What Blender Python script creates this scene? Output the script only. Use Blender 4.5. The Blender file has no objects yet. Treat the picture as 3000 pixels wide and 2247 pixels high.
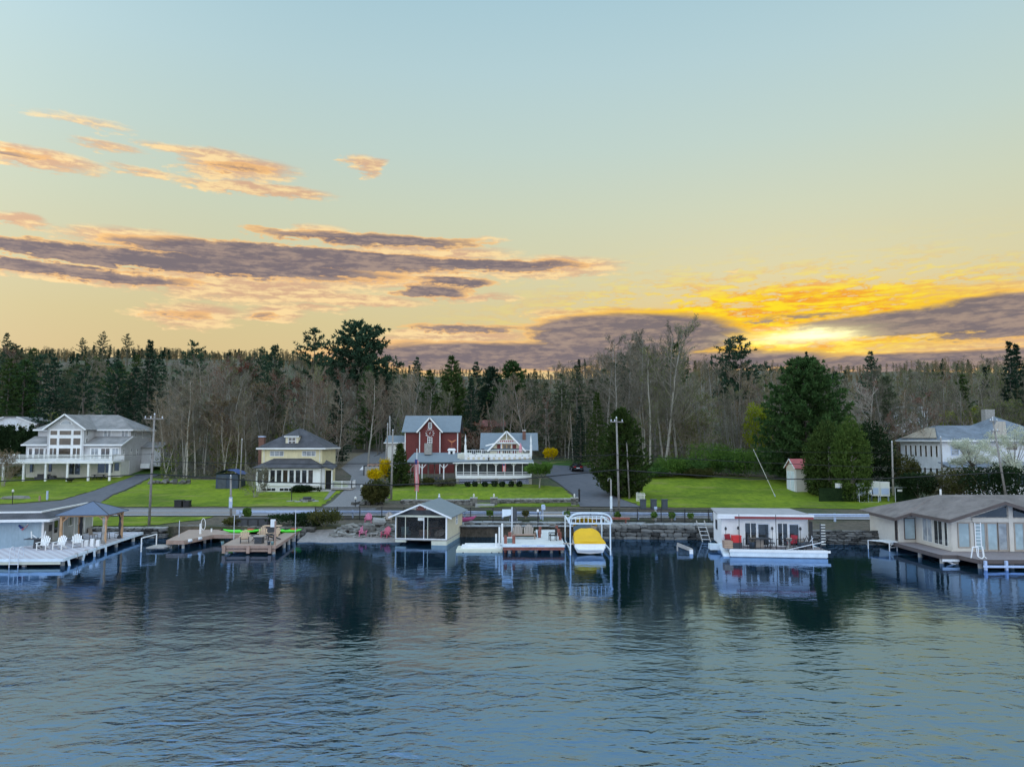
import bpy, bmesh, math, random
from mathutils import Vector, Matrix, noise
from mathutils.geometry import delaunay_2d_cdt
R = math.radians
sc = bpy.context.scene
COL = sc.collection

# ---------------------------------------------------------------- camera
FPX = 2142.0                       # focal length in photo pixels (3000 wide)
PITCH = math.atan(162.5 / FPX)
CAM_H = 9.5
cam = bpy.data.cameras.new('camera')
cam.sensor_width = 36.0
cam.lens = 36.0 * FPX / 3000.0
cam.clip_end = 3000.0
camo = bpy.data.objects.new('camera', cam)
COL.objects.link(camo)
camo.location = (0, 0, CAM_H)
camo.rotation_euler = (R(90) + PITCH, 0, 0)
sc.camera = camo
sc.view_settings.view_transform = 'Standard'
sc.view_settings.look = 'None'
sc.view_settings.gamma = 1.0
sc.view_settings.exposure = 0.0
sc.cycles.max_bounces = 6
sc.cycles.diffuse_bounces = 2
sc.cycles.glossy_bounces = 3
sc.cycles.transmission_bounces = 3
sc.cycles.transparent_max_bounces = 8
sc.cycles.use_denoising = True

def ray(px, py):
    cx = (px - 1500.0) / FPX; cy = -(py - 1123.5) / FPX
    c, s = math.cos(PITCH), math.sin(PITCH)
    return Vector((cx, c - s * cy, s + c * cy))
def atY(px, py, Y):
    d = ray(px, py); t = Y / d.y
    return Vector((d.x * t, Y, CAM_H + d.z * t))
def atZ(px, py, z):
    d = ray(px, py); t = (z - CAM_H) / d.z
    return Vector((d.x * t, d.y * t, z))
def azel(px, py):
    d = ray(px, py)
    return math.atan2(d.x, d.y), math.atan2(d.z, math.hypot(d.x, d.y))

# ---------------------------------------------------------------- node helpers
class X:
    """tiny expression wrapper over shader math nodes"""
    nt = None
    def __init__(s, sock): s.s = sock
    @staticmethod
    def put(inp, v):
        if isinstance(v, X): X.nt.links.new(v.s, inp)
        else: inp.default_value = v
    @staticmethod
    def m(op, *a, clamp=False):
        n = X.nt.nodes.new('ShaderNodeMath'); n.operation = op; n.use_clamp = clamp
        for i, v in enumerate(a): X.put(n.inputs[i], v)
        return X(n.outputs[0])
    def __add__(s, o): return X.m('ADD', s, o)
    __radd__ = __add__
    def __sub__(s, o): return X.m('SUBTRACT', s, o)
    def __rsub__(s, o): return X.m('SUBTRACT', o, s)
    def __mul__(s, o): return X.m('MULTIPLY', s, o)
    __rmul__ = __mul__
    def __truediv__(s, o): return X.m('DIVIDE', s, o)
    def max(s, o): return X.m('MAXIMUM', s, o)
    def min(s, o): return X.m('MINIMUM', s, o)
def xmap(v, a, b, c=0.0, d=1.0, smooth=True):
    n = X.nt.nodes.new('ShaderNodeMapRange'); n.clamp = True
    n.interpolation_type = 'SMOOTHSTEP' if smooth else 'LINEAR'
    X.put(n.inputs[0], v)
    for i, q in enumerate((a, b, c, d)): X.put(n.inputs[1 + i], q)
    return X(n.outputs[0])
def xvec(x, y, z):
    n = X.nt.nodes.new('ShaderNodeCombineXYZ')
    for i, v in enumerate((x, y, z)): X.put(n.inputs[i], v)
    return X(n.outputs[0])
def xnoise(vec, scale, detail=4, rough=0.55, dist=0.0):
    n = X.nt.nodes.new('ShaderNodeTexNoise')
    X.put(n.inputs['Vector'], vec); n.inputs['Scale'].default_value = scale
    n.inputs['Detail'].default_value = detail; n.inputs['Roughness'].default_value = rough
    n.inputs['Distortion'].default_value = dist
    return X(n.outputs[0]), X(n.outputs[1])
def xmix(f, a, b, mode='MIX'):
    n = X.nt.nodes.new('ShaderNodeMix'); n.data_type = 'RGBA'; n.blend_type = mode
    X.put(n.inputs[0], f)
    for i, v in ((6, a), (7, b)):
        X.put(n.inputs[i], v if isinstance(v, X) else (*v, 1.0) if len(v) == 3 else v)
    return X(n.outputs[2])
def xramp(f, stops, interp='LINEAR'):
    n = X.nt.nodes.new('ShaderNodeValToRGB'); r = n.color_ramp; r.interpolation = interp
    while len(r.elements) > 1: r.elements.remove(r.elements[-1])
    r.elements[0].position = stops[0][0]; r.elements[0].color = (*stops[0][1], 1)
    for p, c in stops[1:]:
        e = r.elements.new(p); e.color = (*c, 1)
    X.put(n.inputs[0], f)
    return X(n.outputs[0])
def S(r, g, b):
    """display sRGB 0-255 -> linear"""
    return tuple((q / 255 / 12.92) if q / 255 <= 0.04045 else ((q / 255 + 0.055) / 1.055) ** 2.4 for q in (r, g, b))

# ---------------------------------------------------------------- sky
SUN_AZ, SUN_EL = azel(2310, 975)
world = bpy.data.worlds.new('World'); sc.world = world
world.use_nodes = True
nt = world.node_tree; nt.nodes.clear(); X.nt = nt
tc = nt.nodes.new('ShaderNodeTexCoord')
sep = nt.nodes.new('ShaderNodeSeparateXYZ'); nt.links.new(tc.outputs['Generated'], sep.inputs[0])
dx, dy, dz = (X(o) for o in sep.outputs)
az = X.m('ARCTAN2', dx, dy)
el = X.m('ARCTAN2', dz, X.m('SQRT', dx * dx + dy * dy))
ny = nt.nodes.new('ShaderNodeTexSky'); ny.sky_type = 'NISHITA'; ny.sun_disc = False
LAMP_EL = R(4.0)            # the sun itself is already sinking behind the wooded hill
ny.sun_elevation = LAMP_EL; ny.sun_rotation = SUN_AZ
ny.air_density = 1.0; ny.dust_density = 1.5; ny.ozone_density = 1.5
vs = nt.nodes.new('ShaderNodeVectorMath'); vs.operation = 'SCALE'
nt.links.new(ny.outputs[0], vs.inputs[0]); vs.inputs['Scale'].default_value = 0.10
nish = X(vs.outputs[0])
def EL(py): return azel(1500, py)[1]
e01 = xmap(el, 0.0, math.pi / 2, smooth=False)
def ep(py): return max(0.0, EL(py) / (math.pi / 2))
base = xramp(e01, [(0.0, S(216, 184, 138)), (ep(1080), S(222, 196, 145)), (ep(960), S(220, 203, 152)), (ep(820), S(217, 211, 170)),
                   (ep(640), S(207, 215, 190)), (ep(450), S(195, 215, 207)), (ep(220), S(184, 212, 217)), (ep(0), S(172, 206, 218)),
                   (0.55, S(168, 203, 222)), (1.0, S(172, 206, 228))])
# away from the sunset the evening sky stays pale blue down to the horizon
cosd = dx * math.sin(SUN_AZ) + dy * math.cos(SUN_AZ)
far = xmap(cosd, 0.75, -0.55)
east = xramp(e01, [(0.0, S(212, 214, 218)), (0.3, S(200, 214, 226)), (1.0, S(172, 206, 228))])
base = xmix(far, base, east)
base = xmix(0.06, base, nish)
# broken white cloud with blue gaps overhead, the sky that the lake mirrors in the foreground
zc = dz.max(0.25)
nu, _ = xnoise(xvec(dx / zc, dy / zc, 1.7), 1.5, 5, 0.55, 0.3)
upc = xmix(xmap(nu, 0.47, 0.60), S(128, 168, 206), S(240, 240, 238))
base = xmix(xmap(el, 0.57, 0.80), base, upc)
# clouds: bands placed where the photograph shows them, broken up by streaky noise
n1, n1c = xnoise(xvec(az * 8.0, el * 42.0, 0.0), 1.0, 6, 0.62, 0.5)
n2, n2c = xnoise(xvec(az * 24.0, el * 150.0, 3.0), 1.0, 5, 0.62, 0.3)
n3, n3c = xnoise(xvec(az * 70.0, el * 190.0, 9.0), 1.0, 3, 0.6, 0.6)
wob = nt.nodes.new('ShaderNodeSeparateColor'); nt.links.new(n1c.s, wob.inputs[0])
ua = az + (X(wob.outputs[0]) - 0.5) * 0.12 + (n3 - 0.5) * 0.020
va = el + (X(wob.outputs[1]) - 0.5) * 0.016 + (n2 - 0.5) * 0.018 + (n3 - 0.5) * 0.007
uv = xvec(ua, va, 0.0)
def blobs(lst):
    tot = 0.0
    for (px, py, rx, ry, w) in lst:
        a, e = azel(px, py); ia = FPX / rx; ie = FPX / ry
        n = nt.nodes.new('ShaderNodeVectorMath'); n.operation = 'MULTIPLY_ADD'
        X.put(n.inputs[0], uv); n.inputs[1].default_value = (ia, ie, 0); n.inputs[2].default_value = (-a * ia, -e * ie, 0)
        k = nt.nodes.new('ShaderNodeVectorMath'); k.operation = 'DOT_PRODUCT'
        nt.links.new(n.outputs[0], k.inputs[0]); nt.links.new(n.outputs[0], k.inputs[1])
        g = X.m('MULTIPLY_ADD', X(k.outputs['Value']), -w, w)
        tot = X.m('MAXIMUM', g, tot)
    return tot
peach = blobs([(90, 465, 170, 34, 1.0), (290, 428, 120, 20, .7), (250, 358, 150, 22, .5), (600, 450, 190, 22, .8), (690, 492, 190, 44, 1.0), (430, 508, 150, 14, .7),
               (760, 558, 240, 24, 1.0), (1075, 490, 60, 36, .9), (30, 642, 80, 24, 1.0), (960, 690, 130, 34, .8), (420, 710, 300, 38, .9), (170, 735, 120, 18, .7),
               (200, 806, 480, 22, 1.0), (700, 838, 420, 60, 1.0), (1050, 800, 460, 66, 1.0), (560, 930, 160, 46, 1.0), (800, 925, 120, 30, 1.0), (1000, 880, 280, 22, 1.0), (880, 905, 160, 16, .8),
               (1600, 785, 270, 40, 1.0), (1440, 700, 70, 12, .5), (1350, 872, 250, 18, .8), (1250, 740, 330, 30, .9), (2140, 798, 26, 12, .5), (1350, 985, 260, 26, 1.0), (1750, 920, 260, 22, 1.0), (1400, 1052, 200, 14, .8),
               (2690, 855, 130, 16, .8), (2900, 865, 260, 36, 1.0), (2950, 1000, 420, 22, 1.0), (1150, 1000, 120, 16, .7)])
dark = blobs([(500, 770, 700, 28, 1.5), (900, 758, 560, 38, 1.6), (120, 786, 420, 20, 1.3), (1300, 772, 420, 20, 1.2), (1100, 702, 380, 22, .95), (1180, 765, 300, 18, .8), (1530, 780, 230, 18, .9), (1260, 855, 110, 26, 1.05),
              (1340, 826, 130, 20, .95), (900, 812, 300, 18, .6), (540, 925, 90, 16, .5), (780, 925, 60, 12, .5), (690, 490, 120, 16, .55), (40, 448, 110, 10, .5),
              (1500, 1046, 660, 54, 1.25), (1850, 985, 380, 80, 1.4), (1360, 962, 240, 13, .75), (2050, 1064, 520, 40, 1.1), (2800, 938, 440, 44, 1.35), (2980, 925, 340, 66, 1.4),
              (2700, 1060, 620, 34, 1.0), (2350, 925, 180, 12, .6)])
streak = xmap(n2, 0.32, 0.68) * 0.42 + xmap(n1, 0.3, 0.72) * 0.36 + xmap(n3, .3, .7) * 0.22
pd = xmap((peach + (streak - 0.5) * 0.8).min(peach * 3.0), 0.06, 0.72)
dkn = (dark + (streak - 0.5) * 0.7).min(dark * 3.5)
dd = xmap(dkn, 0.20, 0.74)
rim = xmap(dkn, 0.02, 0.34)
# the sunset glow
sq = (az - SUN_AZ) * (1 / 0.27); sv = (el - azel(2310, 938)[1]) * (1 / 0.052)
glow = X.m('EXPONENT', (sq * sq + sv * sv) * -1.0)
cq = (ua - azel(2360, 980)[0]) * (1 / 0.062); cv = (va - azel(2360, 985)[1]) * (1 / 0.0095)
core = X.m('EXPONENT', (cq * cq + cv * cv) * -1.0)
warm = xmap(glow, 0.05, 0.7)
peachcol = xmix(xmap(streak, .25, .75), S(216, 174, 142), S(255, 222, 164))
peachcol = xmix(warm, peachcol, xmix(streak, S(240, 168, 60), S(255, 236, 70)))
edge = xmix(warm, S(252, 196, 126), S(255, 200, 44))
sky = xmix(xmap(glow, 0.1, 1.2) * 0.5, base, S(242, 192, 104))
sky = xmix(X.m('MULTIPLY', glow * 1.5, xmap(streak + glow * 0.20, 0.44, 0.66), clamp=True), sky, xmix(xmap(n2, .4, .62), S(244, 164, 58), S(255, 226, 48)))
sky = xmix(pd * 0.92, sky, peachcol)
sky = xmix(rim * 0.8, sky, edge)
darkcol = xmix(xmap(streak, .3, .8), S(112, 107, 119), S(160, 142, 136))
sky = xmix(dd * (0.94 - core * 0.5), sky, darkcol)
sky = xmix(X.m('MULTIPLY', core * 1.1, 1.0, clamp=True), sky, S(255, 250, 190))
add = nt.nodes.new('ShaderNodeVectorMath'); add.operation = 'SCALE'
nt.links.new(sky.s, add.inputs[0])
X.put(add.inputs['Scale'], 1.0 + far * 1.4 + xmap(el, 0.55, 0.95) * 0.55 + core * 0.5)  # sky behind the camera and overhead brightened to light the house fronts
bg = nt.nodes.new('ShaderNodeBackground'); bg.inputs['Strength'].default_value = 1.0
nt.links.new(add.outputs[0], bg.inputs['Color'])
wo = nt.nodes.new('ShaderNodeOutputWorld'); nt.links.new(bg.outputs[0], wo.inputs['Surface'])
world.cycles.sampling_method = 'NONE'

# ---------------------------------------------------------------- sun (low, behind the wood)
sl = bpy.data.lights.new('sun', 'SUN'); sl.energy = 0.6; sl.angle = R(10); sl.color = (1.0, 0.78, 0.5)
so = bpy.data.objects.new('sun', sl); COL.objects.link(so)
sd = Vector((math.sin(SUN_AZ) * math.cos(LAMP_EL), math.cos(SUN_AZ) * math.cos(LAMP_EL), math.sin(LAMP_EL)))
so.rotation_euler = (-sd).to_track_quat('-Z', 'Y').to_euler()
so.location = sd * 600

# ================================================================ mesh helpers
class MB:
    def __init__(s): s.v = []; s.f = []
    def add(s, vs, fs):
        o = len(s.v); s.v += [tuple(p) for p in vs]; s.f += [tuple(i + o for i in f) for f in fs]; return s
    BF = [(0, 3, 2, 1), (4, 5, 6, 7), (0, 1, 5, 4), (1, 2, 6, 5), (2, 3, 7, 6), (3, 0, 4, 7)]
    def box(s, x0, y0, z0, x1, y1, z1):
        return s.add([(x0, y0, z0), (x1, y0, z0), (x1, y1, z0), (x0, y1, z0), (x0, y0, z1), (x1, y0, z1), (x1, y1, z1), (x0, y1, z1)], MB.BF)
    def bar(s, p, q, w, h=None, up=(0, 0, 1)):
        p = Vector(p); q = Vector(q); h = w if h is None else h
        d = (q - p).normalized(); u = Vector(up)
        if abs(d.dot(u)) > 0.98: u = Vector((0, 1, 0))
        a = d.cross(u).normalized() * w / 2; b = a.cross(d).normalized() * h / 2
        c = [p - a - b, p + a - b, p + a + b, p - a + b]
        return s.add(c + [k + (q - p) for k in c], [(0, 1, 2, 3), (7, 6, 5, 4), (0, 4, 5, 1), (1, 5, 6, 2), (2, 6, 7, 3), (3, 7, 4, 0)])
    def tube(s, p, q, r, r2=None, n=6, cap=True):
        p = Vector(p); q = Vector(q); r2 = r if r2 is None else r2
        d = q - p
        if d.length < 1e-6: return s
        d.normalize(); u = Vector((0, 0, 1)) if abs(d.z) < 0.9 else Vector((1, 0, 0))
        a = d.cross(u).normalized(); b = d.cross(a)
        vs = []
        for c, rr in ((p, r), (q, r2)):
            for i in range(n):
                t = 2 * math.pi * i / n; vs.append(c + a * math.cos(t) * rr + b * math.sin(t) * rr)
        fs = [(i, i + n, (i + 1) % n + n, (i + 1) % n) for i in range(n)]
        if cap: fs += [tuple(range(n)), tuple(range(2 * n - 1, n - 1, -1))]
        return s.add(vs, fs)
    def path(s, pts, r, n=6):
        for i in range(len(pts) - 1): s.tube(pts[i], pts[i + 1], r if not isinstance(r, (list, tuple)) else r[i], r if not isinstance(r, (list, tuple)) else r[i + 1], n)
        return s
    def poly(s, pts): return s.add(pts, [tuple(range(len(pts)))])
    def prism(s, pts, vec):
        n = len(pts); v = Vector(vec); a = [Vector(p) for p in pts]
        return s.add(a + [p + v for p in a], [tuple(range(n - 1, -1, -1)), tuple(range(n, 2 * n))] + [(i, (i + 1) % n, (i + 1) % n + n, i + n) for i in range(n)])
    def slab(s, pts, t):
        a = [Vector(p) for p in pts]; nrm = (a[1] - a[0]).cross(a[2] - a[0]).normalized()
        if nrm.z < 0: nrm = -nrm
        return s.prism(a, -nrm * t)
    def lathe(s, prof, n=12, c=(0, 0, 0)):
        vs = []; fs = []
        for (r, z) in prof:
            for i in range(n):
                t = 2 * math.pi * i / n; vs.append((c[0] + r * math.cos(t), c[1] + r * math.sin(t), c[2] + z))
        for k in range(len(prof) - 1):
            for i in range(n):
                j = (i + 1) % n; fs.append((k * n + i, k * n + j, (k + 1) * n + j, (k + 1) * n + i))
        fs.append(tuple(range(n - 1, -1, -1))); fs.append(tuple(range((len(prof) - 1) * n, len(prof) * n)))
        return s.add(vs, fs)
    def grid(s, rows):
        m = len(rows[0])
        return s.add([p for r in rows for p in r], [(i * m + j, i * m + j + 1, (i + 1) * m + j + 1, (i + 1) * m + j) for i in range(len(rows) - 1) for j in range(m - 1)])
    def mesh(s, name, m, smooth=False, fix=True):
        me = bpy.data.meshes.new(name); me.from_pydata(s.v, [], s.f)
        if fix and len(s.f) < 60000:
            bm = bmesh.new(); bm.from_mesh(me); bmesh.ops.recalc_face_normals(bm, faces=bm.faces); bm.to_mesh(me); bm.free()
        if m is not None: me.materials.append(M[m] if isinstance(m, str) else m)
        if smooth: me.polygons.foreach_set('use_smooth', [True] * len(me.polygons))
        me.update(); return me
    def build(s, name, m, parent=None, smooth=False, loc=None, rz=None, fix=True):
        return put(name, s.mesh(name, m, smooth, fix), parent, loc, rz)
def put(name, me, parent=None, loc=None, rz=None, scale=None):
    o = bpy.data.objects.new(name, me); COL.objects.link(o); o.parent = parent
    if loc is not None: o.location = loc
    if rz is not None: o.rotation_euler = (0, 0, rz) if not isinstance(rz, (tuple, list)) else rz
    if scale is not None: o.scale = scale
    return o
def tag(o, label=None, cat=None, group=None, kind=None):
    if label: o['label'] = label
    if cat: o['category'] = cat
    if group: o['group'] = group
    if kind: o['kind'] = kind
    return o
def thing(name, label, cat, loc=(0, 0, 0), rz=0.0, group=None):
    return tag(put(name, None, None, loc, rz), label, cat, group)
def struct(o): o['kind'] = 'structure'; return o
KIDS = {}
def dup(o, parent=None, loc=None, rz=None, label=None, group=None, scale=None):
    kids = o.children
    c = o.copy(); COL.objects.link(c); c.parent = parent
    if loc is not None: c.location = loc
    if rz is not None: c.rotation_euler = (0, 0, rz)
    if scale is not None: c.scale = scale
    if label: c['label'] = label
    if group: c['group'] = group
    for k in kids: dup(k, c)
    return c
UNIT = {}
def unit(m):
    if m not in UNIT: UNIT[m] = MB().box(0, 0, 0, 1, 1, 1).mesh('board', m)
    return UNIT[m]
def ubox(name, m, parent, x0, y0, z0, x1, y1, z1):
    return put(name, unit(m), parent, (x0, y0, z0), None, (x1 - x0, y1 - y0, z1 - z0))

# ================================================================ materials
M = {}
def newmat(name):
    m = bpy.data.materials.new(name); m.use_nodes = True
    X.nt = m.node_tree; b = m.node_tree.nodes['Principled BSDF']; M[name] = m
    return m, b
def coord(kind='Object'):
    n = X.nt.nodes.new('ShaderNodeTexCoord'); return X(n.outputs[kind])
def worldpos():
    n = X.nt.nodes.new('ShaderNodeNewGeometry'); return X(n.outputs['Position'])
def scaled(v, x, y, z):
    n = X.nt.nodes.new('ShaderNodeVectorMath'); n.operation = 'MULTIPLY'
    X.put(n.inputs[0], v); n.inputs[1].default_value = (x, y, z); return X(n.outputs[0])
def orand():
    n = X.nt.nodes.new('ShaderNodeObjectInfo'); return X(n.outputs['Random'])
def bump(b, h, strength=0.4, dist=0.02):
    n = X.nt.nodes.new('ShaderNodeBump'); n.inputs['Strength'].default_value = strength; n.inputs['Distance'].default_value = dist
    X.put(n.inputs['Height'], h); X.nt.links.new(n.outputs[0], b.inputs['Normal'])
def bright(c, f): return tuple(min(1, q * f) for q in c)
def plain(name, c, rough=0.6, var=0.15, scale=2.0, metal=0.0, bmp=0.0, ov=0.0, spec=0.4):
    m, b = newmat(name); p = worldpos()
    n, _ = xnoise(p, scale, 5, 0.6); n2, _ = xnoise(p, scale * 9, 3, 0.6)
    f = xmap(n * 0.65 + n2 * 0.35, 0.3, 0.7)
    if ov: f = X.m('ADD', f * 0.6, (orand() - 0.3) * ov, clamp=True)
    col = xmix(f, bright(c, 1 - var), bright(c, 1 + var))
    X.put(b.inputs['Base Color'], col); b.inputs['Roughness'].default_value = rough; b.inputs['Metallic'].default_value = metal
    b.inputs['Specular IOR Level'].default_value = spec
    if bmp: bump(b, n2, bmp)
    return m
def siding(name, c, pitch=0.15, vertical=False, var=0.12, rough=0.55):
    m, b = newmat(name); p = coord()
    s = X.nt.nodes.new('ShaderNodeSeparateXYZ'); X.put(s.inputs[0], p)
    t = (X(s.outputs[0]) + X(s.outputs[1])) if vertical else X(s.outputs[2])
    fr = X.m('FRACT', t * (1.0 / pitch))
    n, _ = xnoise(worldpos(), 1.5, 5, 0.6)
    n2, _ = xnoise(scaled(worldpos(), 1, 1, 0.15), 6, 3, 0.6)
    joint = xmap(fr, 0.0, 0.09)
    col = xmix(xmap(n * 0.6 + n2 * 0.4, 0.3, 0.7), bright(c, 1 - var), bright(c, 1 + var))
    col = xmix(joint * 0.35 + 0.65, bright(c, 0.55), col)
    X.put(b.inputs['Base Color'], col); b.inputs['Roughness'].default_value = rough
    bump(b, joint + fr * 0.5, 0.6, 0.012)
    return m
def shingle(name, c, c2, w=0.3, h=0.14):
    m, b = newmat(name); p = coord()
    s = X.nt.nodes.new('ShaderNodeSeparateXYZ'); X.put(s.inputs[0], p)
    v = xvec(X(s.outputs[0]) + X(s.outputs[1]) * 0.37, (X(s.outputs[2]) + X(s.outputs[1]) * 0.35) * 1.7, 0.0)
    n = X.nt.nodes.new('ShaderNodeTexBrick'); X.put(n.inputs['Vector'], v); n.inputs['Scale'].default_value = 1
    n.inputs['Brick Width'].default_value = w; n.inputs['Row Height'].default_value = h; n.inputs['Mortar Size'].default_value = 0.008
    n.inputs['Color1'].default_value = (*c, 1); n.inputs['Color2'].default_value = (*c2, 1); n.inputs['Mortar'].default_value = (*bright(c, .5), 1)
    q, _ = xnoise(worldpos(), 0.7, 5, 0.65)
    X.put(b.inputs['Base Color'], xmix(0.5, X(n.outputs[0]), xmix(xmap(q, .3, .7), bright(c, .6), bright(c2, 1.25)))); b.inputs['Roughness'].default_value = 0.85
    bump(b, X(n.outputs[1]) * -1.0, 0.4, 0.02)
    return m
def foliage(name, c1, c2, trans=0.35, rough=0.7, ov=0.5, scale=0.6):
    m, b = newmat(name); nt = X.nt; p = worldpos()
    n, _ = xnoise(p, scale, 4, 0.6); n2, _ = xnoise(p, 5.0, 2, 0.5)
    f = X.m('ADD', xmap(n * 0.6 + n2 * 0.4, 0.32, 0.68), (orand() - 0.5) * ov, clamp=True)
    col = xmix(f, c1, c2)
    d = nt.nodes.new('ShaderNodeBsdfDiffuse'); t = nt.nodes.new('ShaderNodeBsdfTranslucent'); mx = nt.nodes.new('ShaderNodeMixShader')
    X.put(d.inputs['Color'], col); X.put(t.inputs['Color'], col); mx.inputs[0].default_value = trans
    nt.links.new(d.outputs[0], mx.inputs[1]); nt.links.new(t.outputs[0], mx.inputs[2])
    nt.links.new(mx.outputs[0], nt.nodes['Material Output'].inputs['Surface'])
    return m
def glass(name, c, rough=0.06, spec=0.6, var=0.35):
    m, b = newmat(name)
    n, _ = xnoise(worldpos(), 1.3, 3, 0.5)
    X.put(b.inputs['Base Color'], xmix(xmap(n, .35, .65), bright(c, 1 - var), bright(c, 1 + var)))
    b.inputs['Roughness'].default_value = rough; b.inputs['Specular IOR Level'].default_value = spec
    return m

plain('white', (0.74, 0.745, 0.75), 0.5, 0.13, 1.2)
plain('white_clean', (0.79, 0.795, 0.80), 0.45, 0.08, 1.5)
plain('offwhite', (0.66, 0.66, 0.62), 0.6, 0.08)
plain('concrete', (0.36, 0.35, 0.33), 0.85, 0.2, bmp=.2)
plain('stone', (0.155, 0.15, 0.138), 0.9, 0.55, 3.0, bmp=.5, ov=.9)
plain('stone_dark', (0.10, 0.097, 0.09), 0.85, 0.75, 3.0, bmp=.5, ov=1.2)
plain('flagstone', (0.30, 0.31, 0.32), 0.85, 0.22, 1.5, bmp=.3, ov=.8)
plain('slab_pale', (0.31, 0.31, 0.30), 0.85, 0.2, 2, bmp=.3, ov=.5)
plain('gravel', (0.19, 0.185, 0.185), 0.95, 0.28, 5, bmp=.6)
plain('asphalt', (0.105, 0.108, 0.122), 0.9, 0.2, 1.2, bmp=.3)
plain('asphalt_road', (0.20, 0.195, 0.205), 0.9, 0.16, 0.8, bmp=.2)
plain('road_white', (0.72, 0.72, 0.72), 0.7, 0.15, 4)
plain('road_yellow', (0.55, 0.36, 0.16), 0.7, 0.25, 4)
plain('litter', (0.19, 0.155, 0.10), 0.95, 0.3, 2, bmp=.5)
plain('sand', (0.27, 0.25, 0.24), 0.95, 0.2, 3, bmp=.5)
plain('wood_grey', (0.33, 0.31, 0.29), 0.8, 0.25, 4)
plain('pole_wood', (0.25, 0.235, 0.22), 0.85, 0.25, 3, bmp=.3)
plain('wood_brown', (0.33, 0.22, 0.17), 0.7, 0.2, 3)
plain('wood_red', (0.24, 0.085, 0.065), 0.75, 0.3, 3)
plain('cedar', (0.50, 0.30, 0.165), 0.65, 0.2, 3)
plain('tan_poly', (0.50, 0.36, 0.24), 0.6, 0.08, 3)
plain('taupe_poly', (0.36, 0.31, 0.27), 0.6, 0.08, 3)
plain('pink_poly', (0.56, 0.15, 0.27), 0.5, 0.08, 3)
plain('coral_poly', (0.52, 0.10, 0.17), 0.5, 0.08, 3)
plain('magenta_hull', (0.50, 0.09, 0.24), 0.4, 0.08, 3)
plain('red_paint', (0.60, 0.03, 0.03), 0.4, 0.08, 3)
plain('red_cushion', (0.36, 0.03, 0.05), 0.8, 0.15, 5)
plain('black_metal', (0.015, 0.015, 0.017), 0.5, 0.2, 3)
plain('black_plastic', (0.02, 0.021, 0.024), 0.55, 0.3, 3)
plain('charcoal', (0.05, 0.055, 0.065), 0.6, 0.2, 3)
plain('bin_blue', (0.055, 0.07, 0.09), 0.55, 0.2, 3)
plain('galv', (0.44, 0.53, 0.72), 0.5, 0.1, 3, 0.1)
plain('aluminium', (0.62, 0.65, 0.70), 0.4, 0.1, 3, 0.3)
plain('lift_white', (0.66, 0.74, 0.80), 0.45, 0.12, 1.5)
plain('kayak_green', (0.10, 0.72, 0.04), 0.35, 0.05)
plain('kayak_red', (0.60, 0.12, 0.07), 0.4, 0.1)
plain('canvas_yellow', (0.80, 0.47, 0.012), 0.7, 0.05, 1.5, bmp=.15)
plain('hull_white', (0.80, 0.82, 0.83), 0.25, 0.03)
plain('hull_scum', (0.34, 0.33, 0.20), 0.5, 0.25, 4)
plain('dock_float', (0.58, 0.58, 0.47), 0.6, 0.1)
plain('teal_paint', (0.18, 0.30, 0.32), 0.5, 0.15)
plain('blue_tarp', (0.055, 0.10, 0.27), 0.5, 0.25, 2, bmp=.4)
plain('navy_wall', (0.045, 0.065, 0.10), 0.7, 0.25, 2)
plain('brick', (0.17, 0.085, 0.065), 0.85, 0.3, 6)
plain('chimney_stone', (0.30, 0.29, 0.27), 0.85, 0.25, 4)
plain('door_tan', (0.50, 0.32, 0.15), 0.5, 0.15)
plain('maroon', (0.15, 0.028, 0.026), 0.6, 0.15)
plain('dark_interior', (0.018, 0.018, 0.018), 0.9, 0.3)
plain('red_roof', (0.42, 0.11, 0.11), 0.5, 0.12)
plain('copper', (0.45, 0.17, 0.08), 0.5, 0.2, 3, .4)
plain('umbrella_pink', (0.62, 0.27, 0.32), 0.8, 0.1)
plain('fascia_brown', (0.10, 0.078, 0.072), 0.6, 0.12)
plain('fascia_red', (0.27, 0.055, 0.055), 0.6, 0.12)
plain('roof_flat', (0.33, 0.32, 0.33), 0.85, 0.12)
plain('beige_wall', (0.60, 0.57, 0.52), 0.6, 0.06)
plain('cream_wall', (0.66, 0.60, 0.44), 0.6, 0.07)
plain('yellow_wall', (0.70, 0.62, 0.36), 0.6, 0.06)
plain('tail_red', (0.7, 0.01, 0.015), 0.3, 0.05)
plain('car_black', (0.012, 0.012, 0.014), 0.18, 0.1, spec=.7)
plain('rubber', (0.015, 0.015, 0.015), 0.8, 0.1)
plain('flag_red', (0.55, 0.03, 0.05), 0.8, 0.1)
plain('flag_blue', (0.03, 0.05, 0.20), 0.8, 0.1)
plain('solar', (0.34, 0.27, 0.20), 0.25, 0.15, 1, spec=.8)  # tan of the mirrored sky put into the panels' base colour
plain('wire', (0.012, 0.012, 0.013), 0.6, 0.1)
plain('insul', (0.65, 0.67, 0.70), 0.3, 0.1)
plain('bark_dark', (0.135, 0.12, 0.10), 0.9, 0.35, 4, bmp=.4, ov=.8)
plain('bark_grey', (0.25, 0.235, 0.205), 0.9, 0.3, 4, bmp=.4, ov=.9)
plain('bark_pale', (0.36, 0.34, 0.29), 0.9, 0.25, 4, bmp=.3, ov=.5)
plain('twig', (0.185, 0.165, 0.13), 0.9, 0.3, .3, ov=.9)
plain('twig_pale', (0.27, 0.22, 0.165), 0.9, 0.25, .3, ov=.5)
siding('lh_siding', (0.52, 0.52, 0.53), 0.13)
siding('white_siding', (0.72, 0.75, 0.80), 0.13)
siding('yellow_siding', (0.72, 0.64, 0.40), 0.16)
siding('vic_siding', (0.66, 0.66, 0.56), 0.14)
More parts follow.
